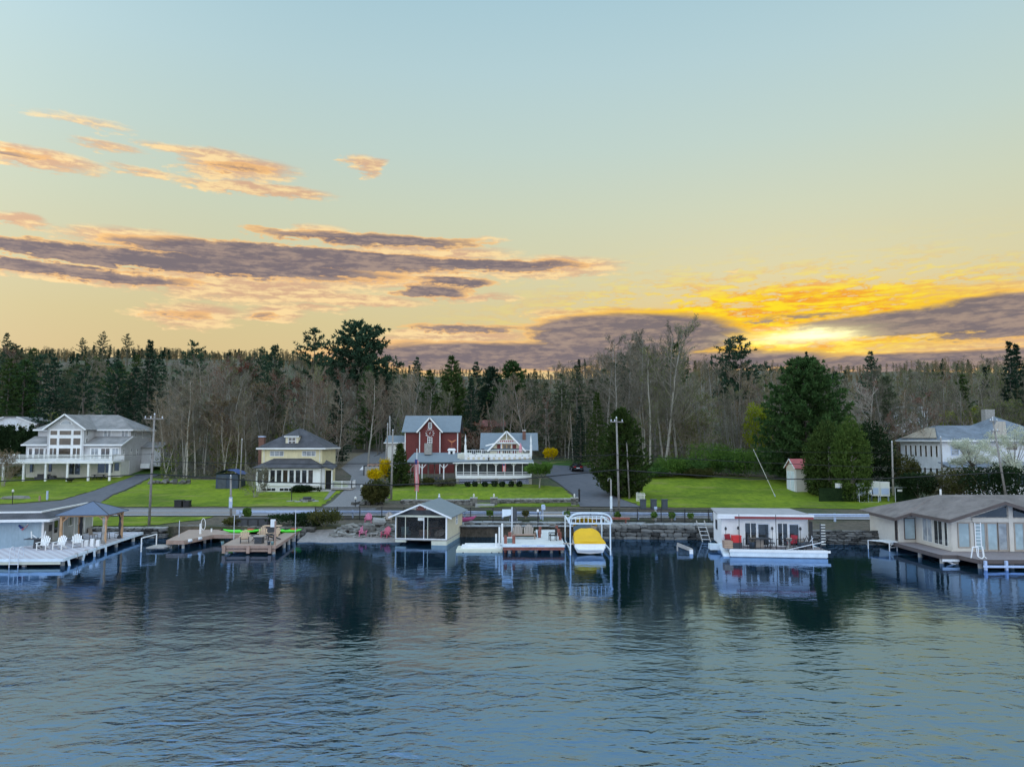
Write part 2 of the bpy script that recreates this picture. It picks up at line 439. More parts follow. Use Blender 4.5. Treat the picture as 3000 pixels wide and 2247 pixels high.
siding('blue_grey_board', (0.33, 0.43, 0.50), 0.28, True)
siding('grey_board', (0.42, 0.43, 0.43), 0.28, True)
siding('deck_brown', (0.36, 0.265, 0.215), 0.14, True, .12)
siding('deck_taupe', (0.235, 0.20, 0.205), 0.14, True, .12)
siding('deck_white', (0.62, 0.63, 0.62), 0.14, True, .1)
siding('roof_blue', (0.165, 0.20, 0.225), 0.5, True, .1, .5)
siding('gazebo_roof', (0.10, 0.135, 0.21), 0.25, True, .1, .45)
siding('shed_roof_red', (0.42, 0.10, 0.10), 0.3, True, .1, .45)
shingle('roof_grey', (0.21, 0.205, 0.20), (0.28, 0.27, 0.26))
shingle('roof_dark', (0.045, 0.047, 0.055), (0.085, 0.085, 0.095))
shingle('roof_taupe', (0.15, 0.128, 0.118), (0.205, 0.178, 0.165))
shingle('roof_bluegrey', (0.13, 0.16, 0.19), (0.18, 0.21, 0.25))
glass('glass_dark', (0.022, 0.025, 0.028), 0.05, 1.0)
_m, _b = newmat('insect_screen'); _b.inputs['Base Color'].default_value = (0.03, 0.032, 0.034, 1); _b.inputs['Alpha'].default_value = 0.32; _b.inputs['Roughness'].default_value = .8
glass('glass_brown', (0.055, 0.043, 0.03), 0.08, .8)
glass('glass_curtain', (0.36, 0.46, 0.50), 0.15, .5, .12)
glass('glass_pale', (0.30, 0.33, 0.36), 0.12, .5, .25)
glass('screen_dark', (0.05, 0.055, 0.06), 0.5, .2)
# chequered deck tiles of the left dock
_m, _b = newmat('deck_tiles')
_n = X.nt.nodes.new('ShaderNodeTexChecker'); X.put(_n.inputs['Vector'], coord()); _n.inputs['Scale'].default_value = 2.6
_n.inputs['Color1'].default_value = (0.52, 0.52, 0.56, 1); _n.inputs['Color2'].default_value = (0.38, 0.33, 0.36, 1)
_q, _ = xnoise(worldpos(), 1.2, 4); X.put(_b.inputs['Base Color'], xmix(xmap(_q, .3, .7) * .35, X(_n.outputs[0]), (.55, .56, .6))); _b.inputs['Roughness'].default_value = .7
# lattice blue-white panel
_m, _b = newmat('lattice_back'); _b.inputs['Base Color'].default_value = (0.10, 0.13, 0.26, 1)
# grass
def grass(name, a, b_, c):
    m, b = newmat(name); p = worldpos()
    n1, _ = xnoise(p, 0.22, 4, .6); n2, _ = xnoise(scaled(p, 1, .45, 1), 1.6, 5, .7); n3, _ = xnoise(p, 14, 2, .6)
    col = xmix(xmap(n1 * .35 + n2 * .65, .36, .64), a, b_); col = xmix(xmap(n3, .45, .75) * .5, col, c)
    dry = xmap(xnoise(scaled(p, .35, 1, 1), .45, 4, .65)[0], .52, .72); col = xmix(dry * .7, col, (0.25, 0.23, 0.075)); col = xmix(xmap(xnoise(p, .09, 5, .65)[0], .43, .66) * .6, col, (0.06, 0.105, 0.014))
    X.put(b.inputs['Base Color'], col); b.inputs['Roughness'].default_value = .85; b.inputs['Specular IOR Level'].default_value = .1
    bump(b, n3 + n2 * .8, .8, .08)
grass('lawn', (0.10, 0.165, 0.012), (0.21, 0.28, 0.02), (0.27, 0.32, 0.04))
grass('lawn_shade', (0.035, 0.085, 0.018), (0.055, 0.11, 0.022), (0.06, 0.12, 0.03))  # darker copy of the lawn with shade put into its greens
_m, _b = newmat('forest_floor'); _p = worldpos()
_a, _ = xnoise(_p, .12, 5, .6); _c, _ = xnoise(_p, 2.2, 5, .7)
X.put(_b.inputs['Base Color'], xmix(xmap(_a, .42, .62), xmix(xmap(_c, .3, .7), (0.055, 0.045, 0.032), (0.13, 0.105, 0.075)), xmix(xmap(_c, .3, .7), (0.03, 0.045, 0.018), (0.07, 0.085, 0.03))))
_b.inputs['Roughness'].default_value = .95; bump(_b, _c, .8, .15)
foliage('pine_green', (0.022, 0.052, 0.036), (0.068, 0.122, 0.070), .35, ov=.35)
foliage('pine_light', (0.030, 0.060, 0.018), (0.085, 0.13, 0.040), .3, ov=.3)
foliage('pine_big', (0.024, 0.060, 0.022), (0.084, 0.15, 0.048), .35, ov=.2)
foliage('spruce', (0.014, 0.034, 0.024), (0.042, 0.075, 0.045), .2, ov=.3)
foliage('arbor', (0.024, 0.048, 0.014), (0.082, 0.118, 0.032), .25, ov=.3, scale=1.4)
foliage('arbor_light', (0.040, 0.080, 0.018), (0.11, 0.16, 0.04), .3, ov=.2, scale=1.4)
foliage('bud_tan', (0.11, 0.085, 0.045), (0.24, 0.18, 0.095), .3, ov=.5)
foliage('bud_red', (0.12, 0.035, 0.022), (0.22, 0.075, 0.045), .3, ov=.4)
foliage('larch', (0.06, 0.08, 0.045), (0.14, 0.165, 0.095), .35, ov=.3)
foliage('bud_brown', (0.095, 0.096, 0.06), (0.19, 0.18, 0.115), .3, ov=.6)
foliage('bud_green', (0.09, 0.115, 0.036), (0.22, 0.25, 0.075), .4, ov=.5)
foliage('leaf_yellowgreen', (0.16, 0.20, 0.015), (0.36, 0.40, 0.035), .45, ov=.2)
foliage('leaf_green', (0.035, 0.085, 0.024), (0.12, 0.22, 0.06), .35, ov=.3)
foliage('leaf_mid', (0.06, 0.12, 0.024), (0.15, 0.26, 0.055), .35, ov=.2)
foliage('leaf_olive', (0.045, 0.055, 0.018), (0.12, 0.115, 0.04), .35, ov=.3)
foliage('leaf_dark', (0.012, 0.025, 0.012), (0.035, 0.06, 0.025), .25, ov=.3)
foliage('forsythia', (0.42, 0.29, 0.006), (0.78, 0.57, 0.012), .4, ov=.1)
foliage('blossom', (0.42, 0.44, 0.32), (0.74, 0.76, 0.64), .4, ov=.1)
# water
_m, _b = newmat('water'); _nt = X.nt; _p = worldpos()
_sw, _ = xnoise(scaled(_p, .13, .24, 1), 1.0, 3, .5, .3)
_w1, _ = xnoise(scaled(_p, .75, 1.25, 1), 1.0, 2, .5, .6)
_w2, _ = xnoise(scaled(_p, 2.4, 4.0, 1), 1.0, 3, .55, .4)
_calm, _ = xnoise(scaled(_p, .045, .075, 1), 1.0, 4, .6, .8)
_amp = xmap(_calm, .42, .62, .1, 1.0)
_sp = _nt.nodes.new('ShaderNodeSeparateXYZ'); X.put(_sp.inputs[0], _p)
_lee = xmap(X(_sp.outputs[1]), 16.0, 42.0, 1.0, 0.13)      # sheltered water towards the shore
_h = ((_sw - .5) * 0.15 + (_w1 - .5) * 0.055 + (_w2 - .5) * 0.010) * _lee + ((_w1 - .5) * 0.095 + (_w2 - .5) * 0.046) * _amp * _lee
_bn = _nt.nodes.new('ShaderNodeBump'); _bn.inputs['Strength'].default_value = 1.0; _bn.inputs['Distance'].default_value = 1.0
X.put(_bn.inputs['Height'], _h)
_fr = _nt.nodes.new('ShaderNodeFresnel'); _fr.inputs['IOR'].default_value = 1.5
_gl = _nt.nodes.new('ShaderNodeBsdfGlossy'); _gl.inputs['Roughness'].default_value = 0.03; _gl.inputs['Color'].default_value = (0.44, 0.65, 1.0, 1)
_df = _nt.nodes.new('ShaderNodeBsdfDiffuse'); _df.inputs['Color'].default_value = (0.004, 0.016, 0.022, 1)
_mx = _nt.nodes.new('ShaderNodeMixShader')
for _q in (_fr, _gl): _nt.links.new(_bn.outputs[0], _q.inputs['Normal'])
X.put(_mx.inputs[0], X(_fr.outputs[0]) * 0.25 + 0.48); _nt.links.new(_df.outputs[0], _mx.inputs[1]); _nt.links.new(_gl.outputs[0], _mx.inputs[2])
_nt.links.new(_mx.outputs[0], _nt.nodes['Material Output'].inputs['Surface'])

# ================================================================ terrain
def lerp_list(t, pts):
    if t <= pts[0][0]: return pts[0][1]
    for (a, za), (b, zb) in zip(pts, pts[1:]):
        if t <= b: return za + (zb - za) * (t - a) / (b - a)
    return pts[-1][1]
PROF = [(71, 1.0), (77, 1.02), (79.5, 1.25), (86, 1.25), (90, 1.4), (105, 2.2), (120, 3.6), (145, 6.6), (200, 14.0), (300, 29.0), (420, 45.0), (700, 42.0)]
def sstep(t, a, b):
    t = max(0.0, min(1.0, (t - a) / (b - a))); return t * t * (3 - 2 * t)
def road_y(x): return 79.3 - max(0.0, x + 15) * 0.075
def shore(x): return 71.2 - 0.8 * sstep(x, 4, 12) - 3.6 * sstep(x, 20, 29)
def H(x, y):
    ys = y + (79.3 - road_y(x)) * (1 - sstep(y, 85, 100))
    z = lerp_list(ys, PROF)
    z += 11 * sstep(-x, 40, 140) * sstep(y, 170, 330)
    z += 3 * sstep(x, 40, 140) * sstep(y, 170, 300)
    z += 0.5 * math.exp(-((x + 5) / 14) ** 2 - ((y - 108) / 9) ** 2)
    if y > 125: z += (noise.noise(Vector((x * .02, y * .02, 0))) * 2.4 + noise.noise(Vector((x * .07, y * .07, 5))) * .6) * sstep(y, 125, 165)
    return z
def G(px, py):
    d = ray(px, py); lo = 60.0; t = lo / d.y
    while t * d.y < 700:
        p = Vector((d.x * t, d.y * t, CAM_H + d.z * t))
        if p.y > 71 and p.z <= H(p.x, p.y): return p
        t += 0.12 / d.y
    return p
def ground_sheet(name, pts, m, off, step=1.5, kind=True):
    """polygon (world xy) draped on the terrain"""
    pts = [Vector((p[0], p[1])) for p in pts]
    dense = []
    for a, b in zip(pts, pts[1:] + pts[:1]):
        n = max(1, int((b - a).length / (step if m not in ('lawn', 'lawn_shade') else .5))); dense += [a + (b - a) * i / n for i in range(n)]
    if m in ('lawn', 'lawn_shade'):
        dense = [p + Vector((noise.noise(Vector((p.x * .9, p.y * .9, 3))), noise.noise(Vector((p.x * .9, p.y * .9, 8))))) * .55 for p in dense]
    k = len(dense); edges = [(i, (i + 1) % k) for i in range(k)]
    def inside(p):
        c = False
        for a, b in zip(pts, pts[1:] + pts[:1]):
            if (a.y > p.y) != (b.y > p.y) and p.x < (b.x - a.x) * (p.y - a.y) / (b.y - a.y) + a.x: c = not c
        return c
    x0, x1 = min(p.x for p in pts), max(p.x for p in pts); y0, y1 = min(p.y for p in pts), max(p.y for p in pts)
    inner = []; y = y0 + step / 2
    while y < y1:
        x = x0 + step / 2
        while x < x1:
            p = Vector((x, y))
            if inside(p): inner.append(p)
            x += step
        y += step
    vs, _, fs, *_r = delaunay_2d_cdt(dense + inner, edges, [], 1, 1e-5)
    mb = MB(); mb.add([(v.x, v.y, H(v.x, v.y) + off) for v in vs], fs)
    o = mb.build(name, m, smooth=True)
    for p in o.data.polygons:
        if p.normal.z < 0: o.data.flip_normals(); break
    return struct(o) if kind else o

# lake
wm = MB(); wm.poly([(-900, -300, 0), (900, -300, 0), (900, 73.5, 0), (-900, 73.5, 0)])
struct(wm.build('lake_water', 'water'))
# ground
ysr = [71 + i * 0.9 for i in range(0, 62)] + [127 + i * 3.5 for i in range(0, 60)] + [345 + i * 16 for i in range(24)]
xsr = [-620 + i * 20 for i in range(26)] + [-100 + i * 2 for i in range(101)] + [120 + i * 20 for i in range(26)]
def warp(x, y): return y if y > 79 else y - (71 - shore(x) - 0.9) * (1 - (y - 71) / 8)
gm = MB(); gm.grid([[(x, warp(x, y), H(x, warp(x, y))) for x in xsr] for y in ysr])
# the bank falls away under the water line in front
gm.grid([[(x, shore(x) + .88, -1.5) for x in xsr], [(x, shore(x) + .9, H(x, shore(x) + .9)) for x in xsr]])
g = gm.build('ground', 'forest_floor', smooth=True); struct(g)
# road
def road_strip(name, m, a, b, off, x0=-150, x1=150, st=2.0):
    mb = MB(); n = int((x1 - x0) / st)
    mb.grid([[(x0 + i * st, road_y(x0 + i * st) + q, H(x0 + i * st, road_y(x0 + i * st) + q) + off) for i in range(n + 1)] for q in (a, (a + b) / 2, b)])
    return struct(mb.build(name, m, smooth=True))
road_strip('road', 'asphalt_road', 0.2, 6.0, 0.05)
road_strip('edge_line', 'road_white', 0.45, 0.6, 0.056)
road_strip('edge_line', 'road_white', 5.55, 5.7, 0.056)
road_strip('centre_line', 'road_yellow', 3.0, 3.12, 0.056)
road_strip('centre_line', 'road_yellow', 3.28, 3.4, 0.056)
def gp(*l): return [G(px, py).xy for px, py in l]
road_strip('gravel_shoulder', 'gravel', 6.0, 8.2, 0.035, -58, -15)
# driveways
ground_sheet('driveway', gp((-60, 1489), (270, 1488), (330, 1450), (440, 1400), (470, 1391), (405, 1391), (300, 1430), (180, 1468), (60, 1478), (-60, 1483)), 'asphalt', 0.07)
ground_sheet('driveway', gp((945, 1487), (1050, 1487), (1072, 1440), (1100, 1402), (1140, 1385), (1150, 1345), (1150, 1325), (1080, 1322), (1040, 1340), (1000, 1372), (1030, 1395), (1020, 1425), (975, 1470)), 'gravel', 0.07)
ground_sheet('driveway', gp((1700, 1486), (1880, 1487), (1800, 1455), (1755, 1415), (1744, 1385), (1730, 1370), (1600, 1362), (1600, 1395), (1640, 1420), (1680, 1450)), 'asphalt', 0.09)
# lawns
ground_sheet('lawn', gp((-80, 1478), (60, 1475), (180, 1464), (300, 1428), (405, 1391), (200, 1391), (-80, 1400)), 'lawn', 0.05)
ground_sheet('lawn', gp((275, 1485), (940, 1484), (985, 1450), (1025, 1420), (950, 1405), (720, 1408), (560, 1405), (440, 1402), (332, 1453)), 'lawn', 0.05)
ground_sheet('lawn', gp((1140, 1467), (1690, 1463), (1645, 1428), (1560, 1420), (1150, 1425)), 'lawn', 0.05)
ground_sheet('lawn', gp((1400, 1486), (1712, 1484), (1700, 1472), (1400, 1475)), 'lawn', 0.05)
ground_sheet('lawn', gp((1885, 1486), (2700, 1494), (2760, 1470), (2600, 1440), (2480, 1420), (2360, 1420), (2260, 1400), (1990, 1392), (1900, 1400), (1850, 1440), (1815, 1460)), 'lawn', 0.05)
ground_sheet('lawn', gp((1800, 1450), (1840, 1440), (1820, 1395), (1748, 1388), (1760, 1415)), 'lawn', 0.06)
ground_sheet('lawn', [(-80, 78.8), (-32, 78.9), (-34, 75.5), (-36, 72.2), (-80, 72.0)], 'lawn', 0.05)
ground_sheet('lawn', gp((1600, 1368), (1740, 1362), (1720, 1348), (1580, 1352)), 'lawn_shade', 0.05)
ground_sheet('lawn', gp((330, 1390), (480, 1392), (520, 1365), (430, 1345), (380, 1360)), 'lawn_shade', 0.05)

ground_sheet('leaf_litter', gp((1880, 1399), (2000, 1393), (2130, 1397), (2270, 1402), (2265, 1393), (2130, 1386), (1990, 1382), (1880, 1388)), 'litter', 0.045)
ground_sheet('leaf_litter', gp((930, 1372), (1005, 1372), (1070, 1335), (1100, 1325), (1020, 1328), (940, 1350)), 'litter', 0.045)

# ================================================================ building helpers
WC = {}
def win(root, face, u, z, w, h, pos, nx=1, ny=1, fm='white_clean', gm='glass_dark', fw=0.07, name='window', arch=False):
    k = (round(w, 2), round(h, 2), nx, ny, fm, gm, fw)
    if k not in WC:
        a = MB(); d0, d1 = -0.05, 0.03
        a.box(0, d0, 0, fw, d1, h); a.box(w - fw, d0, 0, w, d1, h); a.box(fw, d0, 0, w - fw, d1, fw); a.box(fw, d0, h - fw, w - fw, d1, h)
        mw = fw * 0.8
        for i in range(1, nx):
            x = w * i / nx; a.box(x - mw / 2, d0 + .01, fw, x + mw / 2, d1, h - fw)
        for j in range(1, ny):
            q = h * j / ny; a.box(fw, d0 + .013, q - mw / 2, w - fw, d1 - .003, q + mw / 2)
        g = MB().box(fw * .7, -0.012, fw * .7, w - fw * .7, 0.02, h - fw * .7)
        WC[k] = (a.mesh('window', fm), g.mesh('pane', gm))
    a, g = WC[k]
    rz = {'f': 0, 'r': math.pi / 2, 'l': -math.pi / 2}[face]
    loc = (u, pos, z) if face == 'f' else (pos, u, z)
    o = put(name, a, root, loc, rz); put('pane', g, o)
    return o
def railing(root, pts, h=0.95, m='white_clean', post=1.8, bal=0.13, bw=0.035, pw=0.1, mid=False):
    """posts, top and bottom rails as parts; balusters joined"""
    b = MB()
    for p, q in zip(pts, pts[1:]):
        p = Vector(p); q = Vector(q); L = (q - p).length; n = max(1, round(L / post))
        r = MB().bar(p + Vector((0, 0, h)), q + Vector((0, 0, h)), 0.07, 0.06); r.build('top_rail', m, root)
        MB().bar(p + Vector((0, 0, .12)), q + Vector((0, 0, .12)), 0.05, 0.05).build('bottom_rail', m, root)
        for i in range(n + 1):
            c = p + (q - p) * i / n
            MB().box(c.x - pw / 2, c.y - pw / 2, c.z, c.x + pw / 2, c.y + pw / 2, c.z + h + .08).build('post', m, root)
        k = int(L / bal)
        for i in range(1, k):
            c = p + (q - p) * i / k; b.box(c.x - bw / 2, c.y - bw / 2, c.z + .12, c.x + bw / 2, c.y + bw / 2, c.z + h)
    if b.f: tag(b.build('balusters', m, root), kind='stuff')
def boards_h(root, face, u0, u1, z0, z1, pos, pitch, m, holes=(), t=0.025, name='siding_board'):
    """horizontal lap boards, each one a part, cut around openings (u0,u1,z0,z1)"""
    n = max(1, round((z1 - z0) / pitch)); p = (z1 - z0) / n
    for i in range(n):
        a, b = z0 + i * p + .006, z0 + (i + 1) * p - .006
        segs = [(u0, u1)]
        for (h0, h1, k0, k1) in holes:
            if k1 > a + .05 and k0 < b - .05:
                ns = []
                for s0, s1 in segs:
                    if h1 <= s0 or h0 >= s1: ns.append((s0, s1)); continue
                    if h0 > s0: ns.append((s0, h0))
                    if h1 < s1: ns.append((h1, s1))
                segs = ns
        for s0, s1 in segs:
            if s1 - s0 < .08: continue
            if face == 'f': ubox(name, m, root, s0, pos - t, a, s1, pos, b)
            elif face == 'l': ubox(name, m, root, pos - t, s0, a, pos, s1, b)
            else: ubox(name, m, root, pos, s0, a, pos + t, s1, b)
def gable_wall(mb, x0, x1, y0, y1, z0, zp):
    xm = (x0 + x1) / 2
    return mb.prism([(x0, y0, z0), (x1, y0, z0), (xm, y0, zp)], (0, y1 - y0, 0))
def base_at(px, py, Y): return atY(px, py, Y)

# ================================================================ the big pale house on the left
r = base_at(138, 1393, 117); LH = thing('lake_house', 'large pale grey two storey house with tall nine pane window wall and long white deck', 'house', r, R(2))
MB().box(-3.5, 0.05, 2.4, -0.01, 3, 5.0).box(5.7, .05, 2.4, 11.4, 3, 5.0).box(-3.5, 3, -1.2, 11.4, 10.5, 7.4).prism([(11.4, 3, 5.0), (11.4, .05, 5.0), (11.4, 3, 6.2)], (-5.7, 0, 0)).prism([(-3.5, 3, 5.0), (-3.5, .05, 5.0), (-3.5, 3, 6.2)], (3.4, 0, 0)).build('wall', 'lh_siding', LH)
bw = MB().box(0, -0.4, 2.4, 5.68, 4, 7.6); gable_wall(bw, 0, 5.68, -0.4, 4, 7.6, 9.55); bw.build('bay_wall', 'lh_siding', LH)
MB().box(-3.45, .25, -1.2, 11.3, 3, 2.4).build('basement_wall', 'offwhite', LH)
rf = MB()
e = 7.38
E = [(-4.0, 2.55, e), (11.9, 2.55, e), (11.9, 11, e), (-4.0, 11, e)]; A = (0.2, 6.7, 9.85); Bq = (7.4, 6.7, 9.85)
rf.slab([E[0], E[1], Bq, A], .14); rf.slab([E[1], E[2], Bq], .14); rf.slab([E[2], E[3], A, Bq], .14); rf.slab([E[3], E[0], A], .14)
rf.slab([(-.5, -.95, 7.3), (2.84, -.95, 9.72), (2.84, 6.6, 9.72), (-.5, 3.4, 7.3)], .14); rf.slab([(6.18, -.95, 7.3), (2.84, -.95, 9.72), (2.84, 6.6, 9.72), (6.18, 3.4, 7.3)], .14)
rf.slab([(5.75, -.4, 4.95), (11.75, -.4, 4.95), (11.75, 3.02, 6.25), (5.75, 3.02, 6.25)], .12)
rf.slab([(-4.0, -.4, 4.95), (-.02, -.4, 4.95), (-.02, 3.02, 6.25), (-4.0, 3.02, 6.25)], .12)
RF = rf.build('roof', 'roof_grey', LH)
MB().box(6.2, 2.43, 7.12, 11.95, 2.54, 7.36).build('fascia', 'white_clean', RF)
fa = MB().bar((-.55, -1.0, 7.22), (2.84, -1.0, 9.68), .1, .22).bar((6.23, -1.0, 7.22), (2.84, -1.0, 9.68), .1, .22)
MB().box(11.92, 2.5, 7.12, 12.0, 11, 7.36).build('fascia', 'white_clean', RF)
fa.build('fascia', 'white_clean', RF)
MB().box(5.75, -.5, 4.72, 11.8, -.41, 4.94).bar((11.79, -.45, 4.85), (11.79, 3, 6.15), .08, .2).build('fascia', 'white_clean', RF); MB().box(-4.05, -.5, 4.72, -.02, -.41, 4.94).build('fascia', 'white_clean', RF); MB().box(-4.05, 2.43, 7.12, -.55, 2.54, 7.36).build('fascia', 'white_clean', RF)
for (a, b) in ((146, 167), (172, 207), (212, 234)):
    for (t, s) in ((1261, 1277), (1283, 1306), (1312, 1345)):
        win(LH, 'f', (a - 138) * .0546 - .06, (1393 - s) * .0546, (b - a) * .0546 + .12, (s - t) * .0546, -.432, 2 if s > 1340 and a != 172 else 1, 1, 'white_clean', 'glass_brown', .1)
MB().box(.3, -.43, 2.45, 5.4, -.402, 7.35).build('window_surround', 'white_clean', LH)
ar = MB(); ar2 = MB()
arc = [(2.84 + 1.0 * math.cos(t * math.pi / 12), -.45, 8.05 + .72 * math.sin(t * math.pi / 12)) for t in range(13)]
arc2 = [(2.84 + .84 * math.cos(t * math.pi / 12), -.47, 8.12 + .58 * math.sin(t * math.pi / 12)) for t in range(13)]
o = ar.prism(arc, (0, .06, 0)).build('arched_window', 'white_clean', LH); ar2.prism(arc2, (0, .04, 0)).build('pane', 'glass_pale', o)
for z0, h in ((6.3, .9), (4.6, 1.4), (2.9, 1.2)): win(LH, 'r', .2, z0, .55, h, 5.68, 1, 1, 'white_clean', 'glass_brown')
for px in (297, 347): win(LH, 'f', (px - 1500) * .056 + 74.4, 6.05, 1.2, 1.15, 3, 2, 1, 'white_clean', 'glass_pale')
MB().box(6.5, .0, 2.5, 11.1, .045, 4.4).build('window_surround', 'white_clean', LH); MB().box(-3.2, .0, 2.5, -.1, .045, 4.4).build('window_surround', 'white_clean', LH)
for u, w, n, g in ((6.65, 1.25, 2, 'glass_pale'), (8.2, 1.5, 2, 'glass_dark'), (9.95, 1.1, 2, 'glass_pale'), (-3.1, .7, 1, 'glass_dark'), (-2.2, 1.6, 2, 'glass_dark'), (-.5, .4, 1, 'glass_dark')):
    win(LH, 'f', u, 2.6, w, 1.75, -.002, n, 1, 'white_clean', g, .09)
for u, z in ((.6, 3.0), (3.0, 3.0), (5.2, 3.0), (7.3, 3.0), (7.0, 5.9), (4.4, 6.1)): win(LH, 'r', u, z, .5, 1.25, 11.4, 1, 2, 'white_clean', 'glass_dark')
for u, w, h, z, g in ((-3.0, .85, 1.5, .4, 'glass_dark'), (-.1, .8, 1.5, .5, 'glass_dark'), (3.1, 2.0, 2.1, .05, 'glass_dark'), (7.6, 2.6, 1.9, .3, 'glass_dark'), (10.2, 1.0, 1.5, .6, 'glass_dark')):
    win(LH, 'f', u, z, w, h, .25, 2 if w > 1.5 else 1, 1, 'offwhite', g, .12)
MB().box(-5.0, -3.7, 2.2, 12.0, -.02, 2.42).build('deck_floor', 'white', LH)
MB().box(-5.05, -3.8, 2.02, 12.05, -3.71, 2.38).build('deck_beam', 'white_clean', LH)
for px in (10, 68, 131, 193, 253, 314):
    x = (px - 1500) * .053 + 74.4; MB().box(x - .14, -3.68, -.7, x + .14, -3.4, 2.02).build('deck_post', 'white_clean', LH)
railing(LH, [(-5.0, -.4, 2.42), (-5.0, -3.72, 2.42), (12.0, -3.72, 2.42), (12.0, -.2, 2.42)], .95, post=3.0, bal=.14, bw=.05)
MB().box(11.4, 7, 1.2, 14.6, 11, 4.4).build('side_extension', 'lh_siding', LH)
MB().slab([(11.3, 6.6, 4.4), (15.0, 6.6, 4.4), (15.0, 9, 5.3), (11.3, 9, 5.3)], .12).slab([(11.3, 11.4, 4.4), (15.0, 11.4, 4.4), (15.0, 9, 5.3), (11.3, 9, 5.3)], .12).build('extension_roof', 'roof_grey', LH)
win(LH, 'f', 12.9, 2.3, .5, 1.2, 7, 1, 2)
MB().box(12.1, 5.2, .9, 13.6, 6.6, 1.7).build('porch_box', 'white', LH)
# things under and beside that house
o = thing('patio_sofa', 'dark outdoor sofa under the long white deck of the pale house', 'sofa', r + Vector((1.0, -1.6, -.55)), 0)
MB().box(-1.7, -.4, 0, .3, .4, .42).build('seat', 'charcoal', o); MB().box(-1.7, .25, .42, .3, .42, .85).build('backrest', 'charcoal', o); MB().box(.5, -.3, 0, 1.3, .35, .6).build('side_table', 'charcoal', o)
o = thing('picnic_table', 'dark picnic table under the right half of the white deck', 'table', r + Vector((9.0, -1.3, -.55)), 0)
MB().box(-1, -.4, .7, 1, .4, .78).build('tabletop', 'charcoal', o)
for s in (-1, 1):
    MB().box(-1, s * .75 - .15, .42, 1, s * .75 + .15, .48).build('bench', 'charcoal', o); MB().bar((s * .7, -.8, 0), (s * .7, .2, .7), .08).bar((s * .7, .8, 0), (s * .7, -.2, .7), .08).build('leg', 'charcoal', o)
o = thing('fire_bowl', 'black round fire bowl on the lawn in front of the white deck posts', 'fire bowl', r + Vector((6.4, -4.6, -.85)), 0)
MB().lathe([(.3, .25), (.6, .5), (.65, .62), (.6, .62)], 14).build('bowl', 'black_metal', o, True)
for i in range(3): MB().tube((.25 * math.cos(i * 2.1), .25 * math.sin(i * 2.1), .3), (.45 * math.cos(i * 2.1), .45 * math.sin(i * 2.1), -.25), .03).build('leg', 'black_metal', o)

# ================================================================ white house behind the hedge, far left
r = atY(50, 1268, 150); o = thing('white_house', 'white gabled house behind the clipped evergreen hedge at the far left', 'house', r)
gb = MB().box(-7.7, 0, -3, 3.6, 10, 1.95); gb.prism([(-7.7, 0, 1.95), (3.6, 0, 1.95), (0, 0, 3.2), (-2.6, 0, 3.2)], (0, 10, 0)); gb.build('wall', 'white_siding', o)
MB().slab([(4.2, -.4, 1.85), (0, -.4, 3.35), (0, 10.4, 3.35), (4.2, 10.4, 1.85)], .15).slab([(-8.2, -.4, 1.85), (-2.6, -.4, 3.35), (-2.6, 10.4, 3.35), (-8.2, 10.4, 1.85)], .15).slab([(-2.6, -.4, 3.35), (0, -.4, 3.35), (0, 10.4, 3.35), (-2.6, 10.4, 3.35)], .15).build('roof', 'roof_grey', o)
MB().bar((0, -.45, 3.22), (4.25, -.45, 1.7), .08, .2).build('fascia', 'white_clean', o); MB().bar((-2.6, -.45, 3.22), (-8.2, -.45, 1.7), .08, .2).build('fascia', 'white_clean', o)
for x in (-2.0, 1.0): win(o, 'f', x, .9, .75, .5, 0, 1, 1, 'white', 'glass_dark')

# ================================================================ yellow house
r = base_at(750, 1440, 103); YH = thing('yellow_house', 'yellow house with dark hipped roof, small dormer and glazed white front porch', 'house', r)
MB().box(-.2, 2.5, -.8, 8.5, 10.5, 6.1).build('wall', 'yellow_siding', YH)
MB().box(0, .1, -.9, 8.7, 2.49, .82).build('foundation', 'offwhite', YH)
MB().box(-.05, 0, .82, 8.85, 2.49, 3.3).build('porch_wall', 'white_clean', YH)
ev = 6.08; E = [(-.75, 1.95, ev), (9.05, 1.95, ev), (9.05, 11.05, ev), (-.75, 11.05, ev)]; A = (3.8, 6.4, 8.85); Bq = (4.5, 6.4, 8.85)
rf = MB(); rf.slab([E[0], E[1], Bq, A], .12).slab([E[1], E[2], Bq], .12).slab([E[2], E[3], A, Bq], .12).slab([E[3], E[0], A], .12)
RF = rf.build('roof', 'roof_dark', YH)
MB().box(-.8, 1.83, 5.85, 9.1, 1.94, 6.05).box(9.06, 1.9, 5.85, 9.14, 11, 6.05).build('gutter', 'white_clean', RF)
pr = MB(); pe = 3.32
pr.slab([(-.5, -.5, pe), (9.1, -.5, pe), (6.9, 2.5, 4.55), (1.6, 2.5, 4.55)], .1).slab([(9.1, -.5, pe), (9.1, 2.5, pe + .02), (6.9, 2.5, 4.55)], .1).slab([(-.5, -.5, pe), (-.5, 2.5, pe + .02), (1.6, 2.5, 4.55)], .1)
pr.slab([(8.95, .6, 3.5), (10.6, .6, 3.1), (10.6, 3.2, 3.5), (8.95, 3.2, 4.3)], .1); pr.build('porch_roof', 'roof_dark', YH)
DM = MB().box(3.05, 3.0, 6.35, 4.85, 5.5, 7.75).build('dormer', 'cream_wall', YH)
MB().slab([(2.9, 2.8, 7.75), (5.0, 2.8, 7.75), (4.2, 4.8, 8.45), (3.7, 4.8, 8.45)], .1).slab([(5.0, 2.8, 7.75), (5.0, 5.6, 7.75), (4.2, 4.8, 8.45)], .1).slab([(2.9, 2.8, 7.75), (2.9, 5.6, 7.75), (3.7, 4.8, 8.45)], .1).build('dormer_roof', 'roof_dark', DM)
MB().box(2.88, 2.72, 7.6, 5.02, 2.82, 7.74).build('fascia', 'white_clean', DM)
